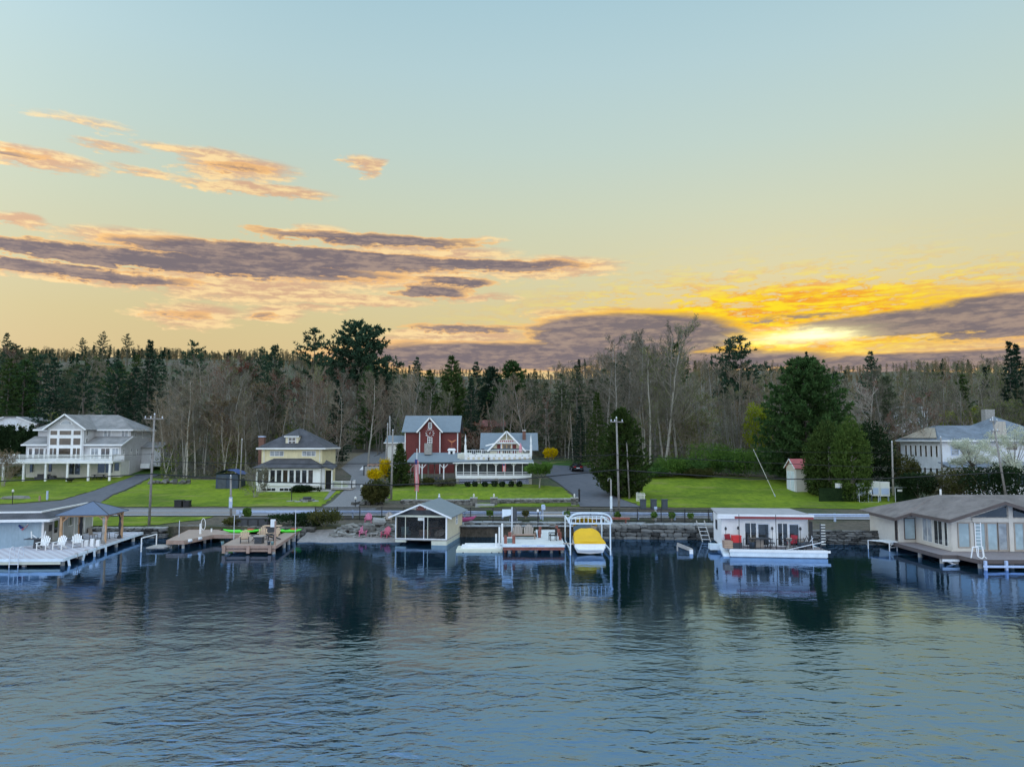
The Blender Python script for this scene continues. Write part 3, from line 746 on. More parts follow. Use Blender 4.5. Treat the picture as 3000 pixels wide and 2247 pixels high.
win(YH, 'f', 3.4, 6.5, 1.15, 1.05, 3.0, 2, 2, 'white_clean', 'glass_dark', .08)
win(YH, 'f', 1.0, 4.85, 2.0, .78, 2.5, 3, 1, 'white_clean', 'glass_pale', .06); win(YH, 'f', 5.6, 4.85, 2.0, .78, 2.5, 3, 1, 'white_clean', 'glass_pale', .06)
for i in range(9): win(YH, 'f', .12 + i * .885, 1.15, .78, 1.9, 0, 1, 1, 'white_clean', 'glass_brown' if i in (1, 4, 8) else 'glass_dark', .07)
for u in (.75, 3.2, 5.7): win(YH, 'f', u, .02, 2.0, .52, .1, 3, 1, 'white', 'glass_dark', .07)
MB().box(9.3, .9, .3, 9.36, 1.0, 3.15).box(10.25, .9, .3, 10.4, 1.05, 3.1).box(8.9, 1.0, .3, 9.25, 1.08, 3.2).build('porch_post', 'white_clean', YH)
MB().box(9.36, 1.3, .3, 10.25, 1.36, 2.9).build('entry_door', 'dark_interior', YH)
for i in range(3): MB().box(8.9, .3 - i * .3, -.5, 10.4, 1.0 - i * .3, .25 - i * .18).build('step', 'concrete', YH)
MB().box(10.3, .9, .2, 13.2, 3.2, .42).build('side_deck', 'wood_grey', YH)
railing(YH, [(10.4, .95, .42), (13.15, .95, .42), (13.15, 3.1, .42)], .95, post=1.4, bal=.12, bw=.04)
MB().tube((8.95, -.3, 3.2), (8.95, .05, 2.5), .05).tube((8.9, .0, 2.6), (8.9, 0, .3), .05).build('downpipe', 'white_clean', YH)
for _x in (.2, 8.2): MB().tube((_x, 2.3, 5.9), (_x, 2.4, 4.0), .05).build('downpipe', 'white_clean', YH)
CH = MB().box(-1.9, 6.0, -1, -1.1, 6.7, 7.6).build('chimney', 'brick', YH); MB().box(-1.95, 5.9, 7.6, -1.05, 6.8, 7.75).build('chimney_cap', 'galv', CH)

# ================================================================ red barn
r = Vector(((1187 - 1500) * .05696, 122, 3.9)); RB = thing('red_barn', 'dark red board barn with central cross gable, clock and grey metal roof', 'barn', r)
MB().box(.03, .03, -1, 8.8, 8, 7.0).prism([(8.8, .03, 7.0), (8.8, 8, 7.0), (8.8, 4, 9.4)], (-8.77, 0, 0)).build('wall', 'maroon', RB)
w = MB().box(2.53, -.77, -1, 5.97, .1, 7.0); gable_wall(w, 2.53, 5.97, -.77, .1, 7.0, 8.95); w.build('gable_wall', 'maroon', RB)
nb = 0
for x0, x1, y, gz in ((0, 2.5, 0.03, False), (2.53, 5.97, -.77, True), (6.0, 8.83, .03, False)):
    n = round((x1 - x0) / .31); p = (x1 - x0) / n
    for i in range(n):
        a = x0 + i * p; top = 7.0 if not gz else 7.0 + 1.95 * (1 - abs(a + p / 2 - 4.25) / 1.72) - .05
        if gz: top = min(top, 8.9)
        ubox('wall_board', 'maroon', RB, a + .012, y - .025, -.8, a + p - .012, y, top)
RF = MB().slab([(-.5, -.45, 6.75), (9.2, -.45, 6.75), (9.2, 4, 9.6), (-.5, 4, 9.6)], .12).slab([(-.5, 8.45, 6.75), (9.2, 8.45, 6.75), (9.2, 4, 9.6), (-.5, 4, 9.6)], .12)
RF.slab([(2.15, -1.3, 6.75), (4.25, -1.3, 9.15), (4.25, 3.2, 9.15), (2.15, .2, 6.85)], .1).slab([(6.35, -1.3, 6.75), (4.25, -1.3, 9.15), (4.25, 3.2, 9.15), (6.35, .2, 6.85)], .1)
RF = RF.build('roof', 'roof_blue', RB)
MB().bar((2.1, -1.36, 6.66), (4.25, -1.36, 9.1), .08, .22).bar((6.4, -1.36, 6.66), (4.25, -1.36, 9.1), .08, .22).build('bargeboard', 'white_clean', RF)
for x, y in ((0, 0), (2.5, -.8), (5.86, -.8), (8.72, 0)): MB().box(x - .02, y - .03, -.8, x + .14, y + .1, 6.8).build('corner_trim', 'white_clean', RB)
win(RB, 'f', 3.95, 7.3, .62, 1.05, -.8, 1, 1, 'white_clean', 'glass_pale', .09); win(RB, 'f', 3.85, 4.65, .8, 1.2, -.8, 2, 3, 'white_clean', 'glass_dark', .08)
CK = MB().lathe([(.07, -.03), (.07, .03)], 10).build('clock', 'white_clean', RB, loc=(4.25, -.83, 6.55), rz=(R(90), 0, 0))
for i in range(12):
    a = i * math.pi / 6; c = Vector((math.sin(a) * .62, math.cos(a) * .62, 0)); d = Vector((math.sin(a), math.cos(a), 0)) * .13; q = Vector((math.cos(a), -math.sin(a), 0))
    mb = MB(); k = (3, 1, 2, 3, 2, 1, 2, 3, 4, 2, 1, 2)[i]
    for j in range(k): mb.bar(c - d + q * (j - (k - 1) / 2) * .07, c + d + q * (j - (k - 1) / 2) * .07, .04, .03, up=(0, 0, 1))
    mb.build('numeral', 'white_clean', CK)
for a, L in ((.35, .3), (3.3, .22)): MB().bar((0, 0, .03), (math.sin(a) * L, math.cos(a) * L, .03), .035, .02).build('clock_hand', 'white_clean', CK)
MB().box(-3.4, 1.5, -1, -.05, 7, 5.0).build('annex_wall', 'offwhite', RB)
MB().slab([(-3.6, 1.1, 5.0), (0, 1.1, 5.0), (0, 4, 6.2), (-3.6, 4, 6.2)], .1).slab([(-3.6, 7.4, 5.0), (0, 7.4, 5.0), (0, 4, 6.2), (-3.6, 4, 6.2)], .1).build('annex_roof', 'roof_blue', RB)
MB().box(-3.7, 1.0, 4.85, 0, 1.09, 5.02).build('fascia', 'white_clean', RB)

# ================================================================ white porch house
r = base_at(1335, 1422, 108); VH = thing('porch_house', 'cream and white cottage with screened porch, roof terrace and decorated gable', 'house', r)
MB().box(.05, 2.6, -.6, 11.1, 10, 4.6).build('wall', 'vic_siding', VH)
MB().box(0, .15, 1.0, 11.1, 2.6, 1.42).build('porch_floor', 'white', VH)
MB().box(0, 0, 1.02, 11.1, .08, 1.5).build('porch_apron', 'white_clean', VH)
MB().box(.1, .3, 1.5, 11.0, .34, 3.25).build('screen', 'screen_dark', VH)
MB().box(.05, 2.3, 1.44, 11.05, 2.35, 3.3).build('porch_back_wall', 'cream_wall', VH)
PU = [(1336 - 1335) * .0504, 3.3, 5.9, 8.5, 11.05]
for i, u in enumerate(PU):
    MB().box(u - .09, -.04, 1.4, u + .09, .14, 3.3).build('porch_post', 'white_clean', VH)
    for s in (-1, 1):
        if (i == 0 and s < 0) or (i == 4 and s > 0): continue
        MB().bar((u, .03, 2.78), (u + s * .42, .03, 3.24), .07).bar((u + s * .1, .03, 3.12), (u + s * .42, .03, 3.22), .05).build('porch_bracket', 'white_clean', VH)
for i in range(4):
    n = 3 if i == 0 else 2; a, b = PU[i], PU[i + 1]
    for k in range(1, n): MB().box(a + (b - a) * k / n - .045, 0, 1.5, a + (b - a) * k / n + .045, .1, 3.28).build('screen_mullion', 'white_clean', VH)
    MB().box(a + .1, 0, 1.62, b - .1, .09, 1.68).box(a + .1, 0.01, 1.88, b - .1, .08, 1.95).box(a + .1, 0, 3.2, b - .1, .09, 3.28).build('screen_rail', 'white_clean', VH)
    # lattice skirt: crossing slats
    MB().box(a + .42, .22, -.2, b - .12, .24, .98).build('skirt_backing', 'lattice_back', VH)
    lt = MB(); x0, x1, z0, z1 = a + .4, b - .1, -.15, .98
    for s in (1, -1):
        t = x0 - (z1 - z0)
        while t < x1 + (z1 - z0):
            pts = []
            for q in range(0, 13):
                zz = z0 + (z1 - z0) * q / 12; xx = t + s * (zz - z0) if s > 0 else t + (z1 - zz)
                if x0 <= xx <= x1: pts.append((xx, .2 + (.012 if s > 0 else -.012), zz))
            if len(pts) > 1: lt.bar(pts[0], pts[-1], .012, .035, up=(0, 1, 0))
            t += .17
    lt.box(x0, .17, .95, x1, .21, 1.0).box(x0, .17, z0, x0 + .05, .21, z1).box(x1 - .05, .17, z0, x1, .21, z1)
    tag(lt.build('lattice_skirt', 'white_clean', VH), kind='stuff')
for u in (PU[0] + .2, PU[1], PU[2], PU[3], PU[4] - .1): MB().box(u - .2, .1, -.6, u + .25, .5, 1.0).build('stone_pier', 'chimney_stone', VH)
MB().slab([(-.35, -.4, 3.38), (11.4, -.4, 3.38), (11.4, 1.6, 3.75), (-.35, 1.6, 3.75)], .1).build('porch_roof', 'roof_blue', VH)
MB().box(-.4, -.5, 3.2, 11.45, -.41, 3.4).build('gutter', 'white_clean', VH)
MB().box(1.2, 1.3, 3.6, 11.2, 4.5, 4.2).build('terrace_floor', 'white', VH)
for i in range(26): ubox('frieze_panel', 'cream_wall' if i % 2 else 'white_clean', VH, 1.25 + i * .38, 1.25, 3.72, 1.25 + i * .38 + .34, 1.32, 4.1)
MB().box(1.2, 1.22, 4.1, 11.2, 1.36, 4.45).build('terrace_parapet', 'white_clean', VH)
for k in range(10): MB().box(1.7 + k * 1.0, 1.18, 4.28, 1.86 + k * 1.0, 1.24, 4.36).build('parapet_lamp', 'charcoal', VH)
railing(VH, [(1.3, 1.3, 4.4), (11.1, 1.3, 4.4)], .72, post=2.45, bal=.3, bw=.04)
railing(VH, [(1.3, 1.4, 4.4), (1.3, 4.4, 4.4)], .72, post=1.5, bal=.3, bw=.04)
for x in (1.32, 11.08):
    q = MB().box(x - .16, 1.14, 4.3, x + .16, 1.46, 5.9).box(x - .1, 1.2, 5.9, x + .1, 1.4, 6.4).lathe([(.14, 0), (.03, .9), (.005, 1.15)], 8, (x, 1.3, 6.4)); q.build('finial_post', 'white_clean', VH)
U = MB(); zg = 4.3
U.box(4.9, 5.0, zg, 10.0, 9, 5.1).prism([(4.9, 5.0, 5.1), (10.0, 5.0, 5.1), (7.42, 5.0, 7.75)], (0, 4, 0)); U.build('gable_wall', 'cream_wall', VH)
RF = MB().slab([(3.3, 4.6, 5.05), (12.3, 4.6, 5.05), (12.3, 8.0, 7.75), (3.3, 8.0, 7.75)], .12).slab([(3.3, 11.4, 5.05), (12.3, 11.4, 5.05), (12.3, 8.0, 7.75), (3.3, 8.0, 7.75)], .12)
RF.slab([(4.55, 4.3, 4.95), (7.42, 4.3, 7.95), (7.42, 8.4, 7.95), (4.55, 5.2, 4.95)], .1).slab([(10.3, 4.3, 4.95), (7.42, 4.3, 7.95), (7.42, 8.4, 7.95), (10.3, 5.2, 4.95)], .1)
RF = RF.build('roof', 'roof_blue', VH)
MB().bar((4.5, 4.22, 4.9), (7.42, 4.22, 7.95), .1, .24).bar((10.35, 4.22, 4.9), (7.42, 4.22, 7.95), .1, .24).bar((5.9, 4.2, 6.2), (8.95, 4.2, 6.2), .09, .1).bar((7.42, 4.2, 6.2), (7.42, 4.2, 7.7), .09).bar((4.2, 4.25, 5.75), (5.6, 4.25, 6.1), .08, .18).build('bargeboard', 'white_clean', RF)
pn = MB().box(6.25, 4.12, 6.28, 8.6, 4.2, 6.62).build('gable_sign', 'white_clean', VH)
for k in range(7): MB().box(6.35 + k * .32, 4.09, 6.34, 6.58 + k * .32, 4.125, 6.56).build('sign_tile', 'fascia_red', pn)
win(VH, 'f', 6.75, 4.3, 1.4, 1.75, 5.0, 2, 1, 'door_tan', 'glass_brown', .14, 'door')
for x in (5.95, 8.3): MB().box(x, 4.95, 4.45, x + .6, 4.998, 5.95).build('shutter', 'maroon', VH)
MB().box(6.5, 4.93, 4.3, 6.72, 4.995, 6.05).box(8.17, 4.93, 4.3, 8.28, 4.995, 6.05).box(5.5, 4.93, 6.05, 9.3, 4.995, 6.15).build('door_trim', 'white_clean', VH)
CH = MB().box(9.9, 6.6, 5, 10.4, 7.2, 8.05).build('chimney', 'brick', VH); MB().box(9.85, 6.55, 8.05, 10.45, 7.25, 8.15).build('chimney_cap', 'offwhite', CH)
MB().tube((4.8, .8, 3.5), (4.8, .8, 4.0), .1).lathe([(.16, 0), (.16, .08)], 8, (4.8, .8, 4.0)).build('roof_vent', 'charcoal', VH)
ump = thing('patio_umbrella', 'closed pink parasol on the roof terrace of the porch house', 'parasol', r + Vector((9.55, 3.2, 4.2)))
MB().tube((0, 0, 0), (0, 0, 2.0), .03).build('pole', 'white', ump); MB().lathe([(.1, .55), (.26, .75), (.2, 1.5), (.05, 1.95), (.01, 2.0)], 9).build('canopy', 'umbrella_pink', ump, True)
for k, (x, y) in enumerate(((2.6, 2.6), (4.0, 3.0))):
    c = thing('terrace_chair', ('dark reclining terrace chair at the left end of the roof terrace', 'dark terrace chair nearer the middle of the roof terrace')[k], 'chair', r + Vector((x, y, 4.2)), .4)
    MB().box(-.3, -.3, .38, .3, .3, .44).build('seat', 'charcoal', c); MB().bar((0, .3, .4), (0, .6, 1.1), .6, .06).build('backrest', 'charcoal', c)
    for a in (-.26, .26):
        for b in (-.26, .26): MB().tube((a, b, 0), (a, b, .4), .025).build('leg', 'charcoal', c)
# pavilion beside the porch
r = Vector((-15.3, 109, 2.95)); PV = thing('open_pavilion', 'open sided patio pavilion with blue grey metal roof joined to the porch house', 'pavilion', r)
MB().slab([(-.4, -.3, 3.15), (7.4, -.3, 3.15), (7.4, 4.6, 4.45), (.2, 4.6, 4.45)], .12).build('roof', 'roof_blue', PV)
MB().box(-.3, -.25, 2.85, 7.0, -.1, 3.03).build('beam', 'charcoal', PV); MB().box(-.2, 4.2, 2.9, 7.0, 4.3, 4.2).build('back_beam', 'charcoal', PV)
for x in (.3, 2.0, 5.2):
    MB().box(x - .08, -.22, -.8, x + .08, -.06, 2.85).build('post', 'white_clean' if x > 1 else 'wood_grey', PV)
    for s in (-1, 1): MB().bar((x, -.14, 2.2), (x + s * .6, -.14, 2.84), .1).build('post_brace', 'white_clean' if x > 1 else 'wood_grey', PV)
for x in (.3, 3.4, 6.5): MB().box(x - .08, 4.0, -.8, x + .08, 4.16, 4.1).build('post', 'wood_grey', PV)
MB().box(0, -.3, -.9, 7.0, 4.6, -.02).build('floor', 'concrete', PV)
MB().box(2.4, 3.4, 0, 2.6, 3.9, 4.9).box(1.9, 3.1, 4.2, 3.0, 4.2, 5.9).build('stone_chimney', 'chimney_stone', PV)
t = thing('patio_table', 'long dark dining table under the open pavilion', 'table', r + Vector((3.7, 1.6, 0)))
MB().box(-1.5, -.5, .7, 1.5, .5, .77).build('tabletop', 'wood_brown', t)
for a in (-1.3, 1.3):
    for b in (-.4, .4): MB().box(a - .05, b - .05, 0, a + .05, b + .05, .7).build('leg', 'wood_brown', t)
for k in range(4):
    c = thing('dining_chair', ('leftmost', 'second from left', 'third from left', 'rightmost')[k] + ' dark dining chair at the long pavilion table', 'chair', r + Vector((2.7 + k * .65, .75, 0)), 0, 'chairs at the pavilion table')
    MB().box(-.22, -.2, .42, .22, .22, .47).build('seat', 'charcoal', c); MB().box(-.22, -.24, .47, .22, -.19, .95).build('backrest', 'charcoal', c)
    for a in (-.19, .19):
        for b in (-.19, .19): MB().box(a - .02, b - .02, 0, a + .02, b + .02, .42).build('leg', 'charcoal', c)
cp = thing('cupola_box', 'white cupola with dark opening and copper eagle weather vane behind the pavilion roof', 'cupola', r + Vector((6.0, 4.3, 4.1)))
MB().box(-.5, -.4, -.4, .5, .4, .75).build('base', 'white_clean', cp); MB().slab([(-.65, -.5, .75), (.65, -.5, .75), (.45, 0, 1.0), (-.45, 0, 1.0)], .06).slab([(-.65, .5, .75), (.65, .5, .75), (.45, 0, 1.0), (-.45, 0, 1.0)], .06).build('cap', 'white_clean', cp)
MB().box(-.18, -.42, .05, .18, -.405, .6).build('louvre', 'dark_interior', cp)
MB().tube((0, 0, 1.0), (0, 0, 1.7), .025).bar((-.3, 0, 1.3), (.3, 0, 1.3), .03).bar((0, -.3, 1.3), (0, .3, 1.3), .03).lathe([(.02, 0), (.1, .1), (.02, .2)], 8, (0, 0, 1.62)).build('vane_rod', 'copper', cp)
MB().prism([(0, 0, 1.85), (-.25, 0, 2.0), (-.7, 0, 2.4), (-.3, 0, 2.25), (0, 0, 2.1), (.3, 0, 2.25), (.8, 0, 2.42), (.3, 0, 1.98)], (0, .05, 0)).build('eagle', 'copper', cp)

# ================================================================ right white house with solar panels
r = Vector(((2755 - 1500) * .0481, 103, 2.3)); WH = thing('white_house', 'big white clapboard house with blue grey hipped roofs and solar panels behind the blossom', 'house', r)
MB().box(0, 0, -.8, 22, 11, 7.1).build('wall', 'white_siding', WH)
rf = MB(); e = 7.05; E = [(-.5, -.5, e), (9.2, -.5, e), (9.2, 11.5, e), (-.5, 11.5, e)]; A = (2.2, 5.5, 9.2); Bq = (8.6, 5.5, 9.2)
rf.slab([E[0], E[1], Bq, A], .12).slab([E[2], E[3], A, Bq], .12).slab([E[3], E[0], A], .12)
E2 = [(5.5, -.9, e + .06), (16.5, -.9, e + .06), (16.5, 11.9, e + .06), (5.5, 11.9, e + .06)]; P = (11.0, 5.2, 10.5)
for i in range(4): rf.slab([E2[i], E2[(i + 1) % 4], P], .12)
rf.slab([(15.5, -.5, e), (23, -.5, e), (23, 5.5, 9.0), (15.5, 5.5, 9.0)], .12)
RF = rf.build('roof', 'roof_bluegrey', WH)
MB().box(-.55, -.6, 6.82, 5.4, -.51, 7.04).build('fascia', 'white_clean', RF); MB().box(-.6, -.5, 6.82, -.51, 11.5, 7.04).build('fascia', 'white_clean', RF); MB().box(5.4, -1.0, 6.88, 16.6, -.91, 7.1).build('fascia', 'white_clean', RF)
def panel(a, b, c, d, k, m, name='solar_panel'):
    a, b, c, d = map(Vector, (a, b, c, d)); n = (b - a).cross(d - a).normalized(); n = n if n.z > 0 else -n
    for i in range(k):
        t0, t1 = (i + .03) / k, (i + .97) / k
        q = [a.lerp(b, t0), a.lerp(b, t1), d.lerp(c, t1), d.lerp(c, t0)]
        MB().slab([p + n * .14 for p in q], .05).build(name, m, RF)
_q = lambda t, dx: Vector(E2[0]).lerp(Vector(P), t) + Vector((dx, 0, 0))
panel(_q(.06, .7), _q(.06, 3.0), _q(.74, 1.9), _q(.74, .5), 3, 'solar')
panel((-.3, .5, 7.25), (-.3, 10.2, 7.25), (1.6, 6.6, 8.75), (1.6, 4.2, 8.75), 5, 'solar')
_q = lambda t, dx: Vector((15.5, -.5, 7.05)).lerp(Vector((15.5, 5.5, 9.0)), t) + Vector((dx, 0, 0))
panel(_q(.1, 1.2), _q(.1, 7.0), _q(.85, 7.0), _q(.85, 1.2), 5, 'solar')
CH = MB().box(10.2, 6.0, 8, 11.6, 7.0, 11.6).build('chimney', 'chimney_stone', WH)
win(WH, 'f', 1.2, 4.9, 1.15, 1.55, 0, 1, 2, 'galv', 'glass_pale', .08)
for x, z, w, h in ((4.2, 5.6, .5, .5), (4.9, 6.1, .3, .4), (6.0, 5.7, .4, .5), (9.0, 5.6, 1.6, 1.0), (11.5, 5.2, 1.4, 1.3)): win(WH, 'f', x, z, w, h, 0, 2 if w > 1 else 1, 1, 'white_clean', 'glass_dark', .07)
for k in range(7): win(WH, 'l', 1.6 + k * 1.35, 4.6, .6, 1.7, 0, 1, 1, 'white_clean', 'glass_brown', .06)
for k in range(6): win(WH, 'l', 1.8 + k * 1.5, 1.2, .7, 1.9, 0, 1, 1, 'white_clean', 'glass_dark', .06)
MB().box(-.4, -2.4, -.8, 12, -.05, 3.3).build('porch_wall', 'white', WH); MB().slab([(-.7, -2.8, 3.35), (12.2, -2.8, 3.35), (12.2, 0, 4.0), (-.7, 0, 4.0)], .1).build('porch_roof', 'roof_bluegrey', WH)
for x, n in ((.3, 2), (1.7, 2), (3.3, 3), (5.8, 3), (8.4, 3)): win(WH, 'f', x, .7, .65 * n, 1.9, -2.4, n, 1, 'white_clean', 'glass_dark', .07)

# ================================================================ houses glimpsed in the wood
r = atY(1398, 1262, 150); o = thing('brown_cottage', 'brown wooden cottage half hidden by the bare russet tree behind the barn', 'cottage', r)
MB().box(.3, 1.5, -1.5, 5.4, 6, 1.0).build('wall', 'wood_brown', o); MB().slab([(-.3, -.5, .9), (5.9, -.5, .9), (5.6, 3, 2.3), (0, 3, 2.3)], .15).slab([(-.3, 6.5, .9), (5.9, 6.5, .9), (5.6, 3, 2.3), (0, 3, 2.3)], .15).build('roof', 'wood_red', o)
for x in (.2, 1.9, 3.6, 5.3): MB().box(x - .07, -.2, -1.5, x + .07, -.06, .8).build('porch_post', 'wood_grey', o)
r = atY(2580, 1235, 170); o = thing('far_white_house', 'white house glimpsed through trees on the slope behind the pale forked tree', 'house', r)
MB().box(0, 0, -3, 11, 7, 2.8).build('wall', 'white_siding', o); MB().slab([(-.4, -.4, 2.8), (11.4, -.4, 2.8), (11.4, 3.5, 3.7), (-.4, 3.5, 3.7)], .15).slab([(-.4, 7.4, 2.8), (11.4, 7.4, 2.8), (11.4, 3.5, 3.7), (-.4, 3.5, 3.7)], .15).build('roof', 'roof_grey', o)
for x in (1.5, 4.5, 8): win(o, 'f', x, .8, 1.2, 1.2, 0, 2, 1)

# ================================================================ shed with red roof
r = Vector(((2325 - 1500) * .0481, 103, H(39.7, 103) - .05)); o = thing('garden_shed', 'small beige clapboard shed with red metal roof and pale blue doors', 'shed', r)
MB().box(.03, .03, -.3, 4.3, 3.5, 3.45).prism([(.03, .03, 3.45), (.03, 3.5, 3.45), (.03, 1.75, 4.5)], (4.27, 0, 0)).build('wall', 'beige_wall', o)
boards_h(o, 'f', .08, 4.25, .0, 3.4, .03, .2, 'beige_wall', [(2.0, 3.05, 0, 2.55)])
MB().slab([(-.2, -.3, 3.35), (4.5, -.3, 3.35), (4.5, 1.75, 4.65), (-.2, 1.75, 4.65)], .08).slab([(-.2, 3.8, 3.35), (4.5, 3.8, 3.35), (4.5, 1.75, 4.65), (-.2, 1.75, 4.65)], .08).build('roof', 'shed_roof_red', o)
MB().bar((-.24, -.32, 3.28), (-.24, 1.75, 4.6), .05, .14).bar((-.24, 3.8, 3.28), (-.24, 1.75, 4.6), .05, .14).box(-.03, -.03, -.2, .09, .03, 3.4).build('trim', 'white_clean', o)
MB().box(2.05, -.04, .02, 3.0, .02, 2.5).build('door', 'lift_white', o)
for k in range(2): MB().box(-.04, .35 + k * 1.45, .05, .02, 1.7 + k * 1.45, 2.9).build('side_door', 'lift_white', o)
MB().bar((-.05, 1.78, .05), (-.05, 1.78, 2.95), .12, .05).bar((-.05, .3, .05), (-.05, .3, 2.95), .12, .05).build('side_trim', 'white_clean', o)
# blue tarped shed
r = G(630, 1433); o = thing('tarp_shed', 'small dark blue shed under a blue tarpaulin roof beside the bare trees', 'shed', r + Vector((0, .2, -.1)))
MB().box(0, 0, -.4, 3.2, 3, 2.2).build('wall', 'navy_wall', o)
MB().grid([[(-.25 + 3.8 * i / 8, -.3 + 3.6 * j / 6, 2.2 + .65 * math.sin(math.pi * min(1, max(0, i / 8))) + .05 * math.sin(i * 2.3 + j * 1.7)) for i in range(9)] for j in range(7)]).build('tarp_roof', 'blue_tarp', o, True)
MB().box(.3, -.05, 0, 1.5, -.003, 1.95).build('door', 'bin_blue', o)

# ================================================================ stone work
rnd = random.Random(7)
def rock_mesh(m, seed, round_=0.55):
    r_ = random.Random(seed); bm = bmesh.new(); bmesh.ops.create_cube(bm, size=1.0)
    bmesh.ops.subdivide_edges(bm, edges=bm.edges, cuts=1, use_grid_fill=True)
    for v in bm.verts:
        n = v.co.normalized() * 0.62; v.co = v.co.lerp(n, round_) + Vector((r_.uniform(-.07, .07), r_.uniform(-.07, .07), r_.uniform(-.07, .07)))
    me = bpy.data.meshes.new('stone'); bm.to_mesh(me); bm.free(); me.materials.append(M[m]); return me
ROCK = [rock_mesh('stone', i) for i in range(5)]; ROCKD = [rock_mesh('stone_dark', 20 + i, .4) for i in range(5)]
SLAB = [rock_mesh('slab_pale', 40 + i, .3) for i in range(3)]
def stone(root, meshes, x, y, z, w, d, h, jit=.15, name='stone'):
    return put(name, rnd.choice(meshes), root, (x, y, z), (rnd.uniform(-jit, jit) * .6, rnd.uniform(-jit, jit), rnd.uniform(-jit, jit)), (w * 1.0, d * 1.1, h * 1.02))
def seawall(label, pts, z0, z1, ch, sw, meshes, cap=None, name='stone_seawall', batter=.25, cat='stone wall'):
    root = thing(name, label, cat, (pts[0][0], pts[0][1], 0)); o = Vector((pts[0][0], pts[0][1]))
    segs = []; L = 0
    for a, b in zip(pts, pts[1:]):
        a = Vector(a); b = Vector(b); segs.append((L, a - o, b - o, (b - a).length)); L += (b - a).length
    def at(t):
        for (s, a, b, l) in segs:
            if t <= s + l: return a.lerp(b, max(0, (t - s) / l))
        return segs[-1][2]
    core = MB(); n = max(2, int(L / 1.5)); row = [at(L * i / n) for i in range(n + 1)]
    core.grid([[(p.x, p.y + .25, z0 - .8) for p in row], [(p.x, p.y + .35 + batter, z1 - .06) for p in row], [(p.x, p.y + 1.2, z1 - .06) for p in row]]); core.build('core', 'dark_interior', root)  # near-black core: shade in the gaps between stones put into its colour
    z = z0
    while z < z1 - .02:
        h = ch * rnd.uniform(.8, 1.2); t = rnd.uniform(-.3, 0); last = z + h >= z1 - .02
        while t < L:
            w = sw * rnd.uniform(.6, 1.5); p = at(max(0, min(L, t + w / 2)))
            k = (z - z0) / max(.01, z1 - z0)
            stone(root, cap if (cap and last) else meshes, p.x, p.y + .2 + batter * k, z + h / 2, w, .5, h * rnd.uniform(.85, 1.1), .1)
            t += w
        z += h
    return root
seawall('dark dry stone seawall beneath the left shore lawn', [(-50, 71.0), (-33.6, 71.1)], -.15, 1.0, .2, .62, ROCKD, SLAB)
seawall('low mossy stone bank behind the brown kayak dock', [(-33.2, 72.6), (-19.5, 71.4)], -.1, 1.0, .26, .6, ROCKD)
seawall('rough stone seawall behind the white dock bench', [(-4.6, 72.6), (6.4, 72.2)], -.1, 1.0, .27, .5, ROCKD, None)
seawall('seawall of big boulders under the flagstone promenade', [(6.4, 71.0), (14, 70.2), (21.2, 69.6)], -.15, 1.0, .38, .85, ROCKD, ROCK)
seawall('thin layered dark stone seawall between the floating house and the lake house', [(21.2, 69.4), (28, 67.3), (36, 66.6)], -.15, 1.1, .19, .75, ROCKD, None)
# loose rock heap by the beach
root = thing('rock_heap', 'heap of flat loose stones behind the two pink beach chairs', 'rocks', (-17.3, 69.8, 0))
for i in range(150):
    t = rnd.random(); u = rnd.uniform(0, 6.6); ramp = min(1, u / 1.6 + .25)
    stone(root, ROCK if rnd.random() < .85 else SLAB, u, .1 + t * 2.1, .25 + t * .95 * ramp + rnd.uniform(-.05, .05), rnd.uniform(.4, .95), rnd.uniform(.35, .6), rnd.uniform(.12, .26), .25)
bo = put('boulder', ROCK[1], root, (3.6, 1.0, 1.05), (.2, .1, .4), (1.1, .8, .75)); tag(bo, 'dark rounded boulder')
put('pale_boulder', SLAB[0], root, (4.4, 1.9, 1.55), (.1, .1, .2), (1.2, .8, .55))
# beach
bm_ = MB(); rows = []
for j, (dy, z) in enumerate(((0, -.25), (.8, .05), (1.6, .22), (3.2, .35), (4.6, .8))):
    rows.append([(-19.8 + i * .6, 67.6 + dy + .25 * math.sin(i * .9), z + .03 * math.sin(i * 1.7 + j)) for i in range(17)])
struct(bm_.grid(rows).build('beach', 'sand', smooth=True))
# promenade of flagstones
PROM = bpy.data.objects.new('promenade', None); COL.objects.link(PROM); struct(PROM)
pm = MB(); nx = 34; xs = [-5.5 + i * .82 for i in range(nx)]
pm.grid([[(x, shore(x) + .35 + q * (road_y(x) - 2.2 - shore(x) - .35), 1.02 + .01 * q) for x in xs] for q in (0, .5, 1)]); pm.build('paving_bed', 'gravel', PROM)
cx = {}
for i in range(nx):
    for j in range(6):
        x = xs[i]; y0 = shore(x) + .4; y1 = road_y(x) - 2.3
        cx[i, j] = Vector((x + (rnd.uniform(-.3, .3) if 0 < i < nx - 1 else 0), y0 + (y1 - y0) * j / 5 + (rnd.uniform(-.3, .3) if 0 < j < 5 else 0), 0))
for i in range(nx - 1):
    for j in range(5):
        q = [cx[i, j], cx[i + 1, j], cx[i + 1, j + 1], cx[i, j + 1]]; c = sum(q, Vector()) / 4
        if rnd.random() < .06: continue
        z = 1.04 + rnd.uniform(0, .025)
        MB().prism([(c.x + (p.x - c.x) * .93, c.y + (p.y - c.y) * .93, z) for p in q], (0, 0, .05)).build('flagstone', 'flagstone', PROM)

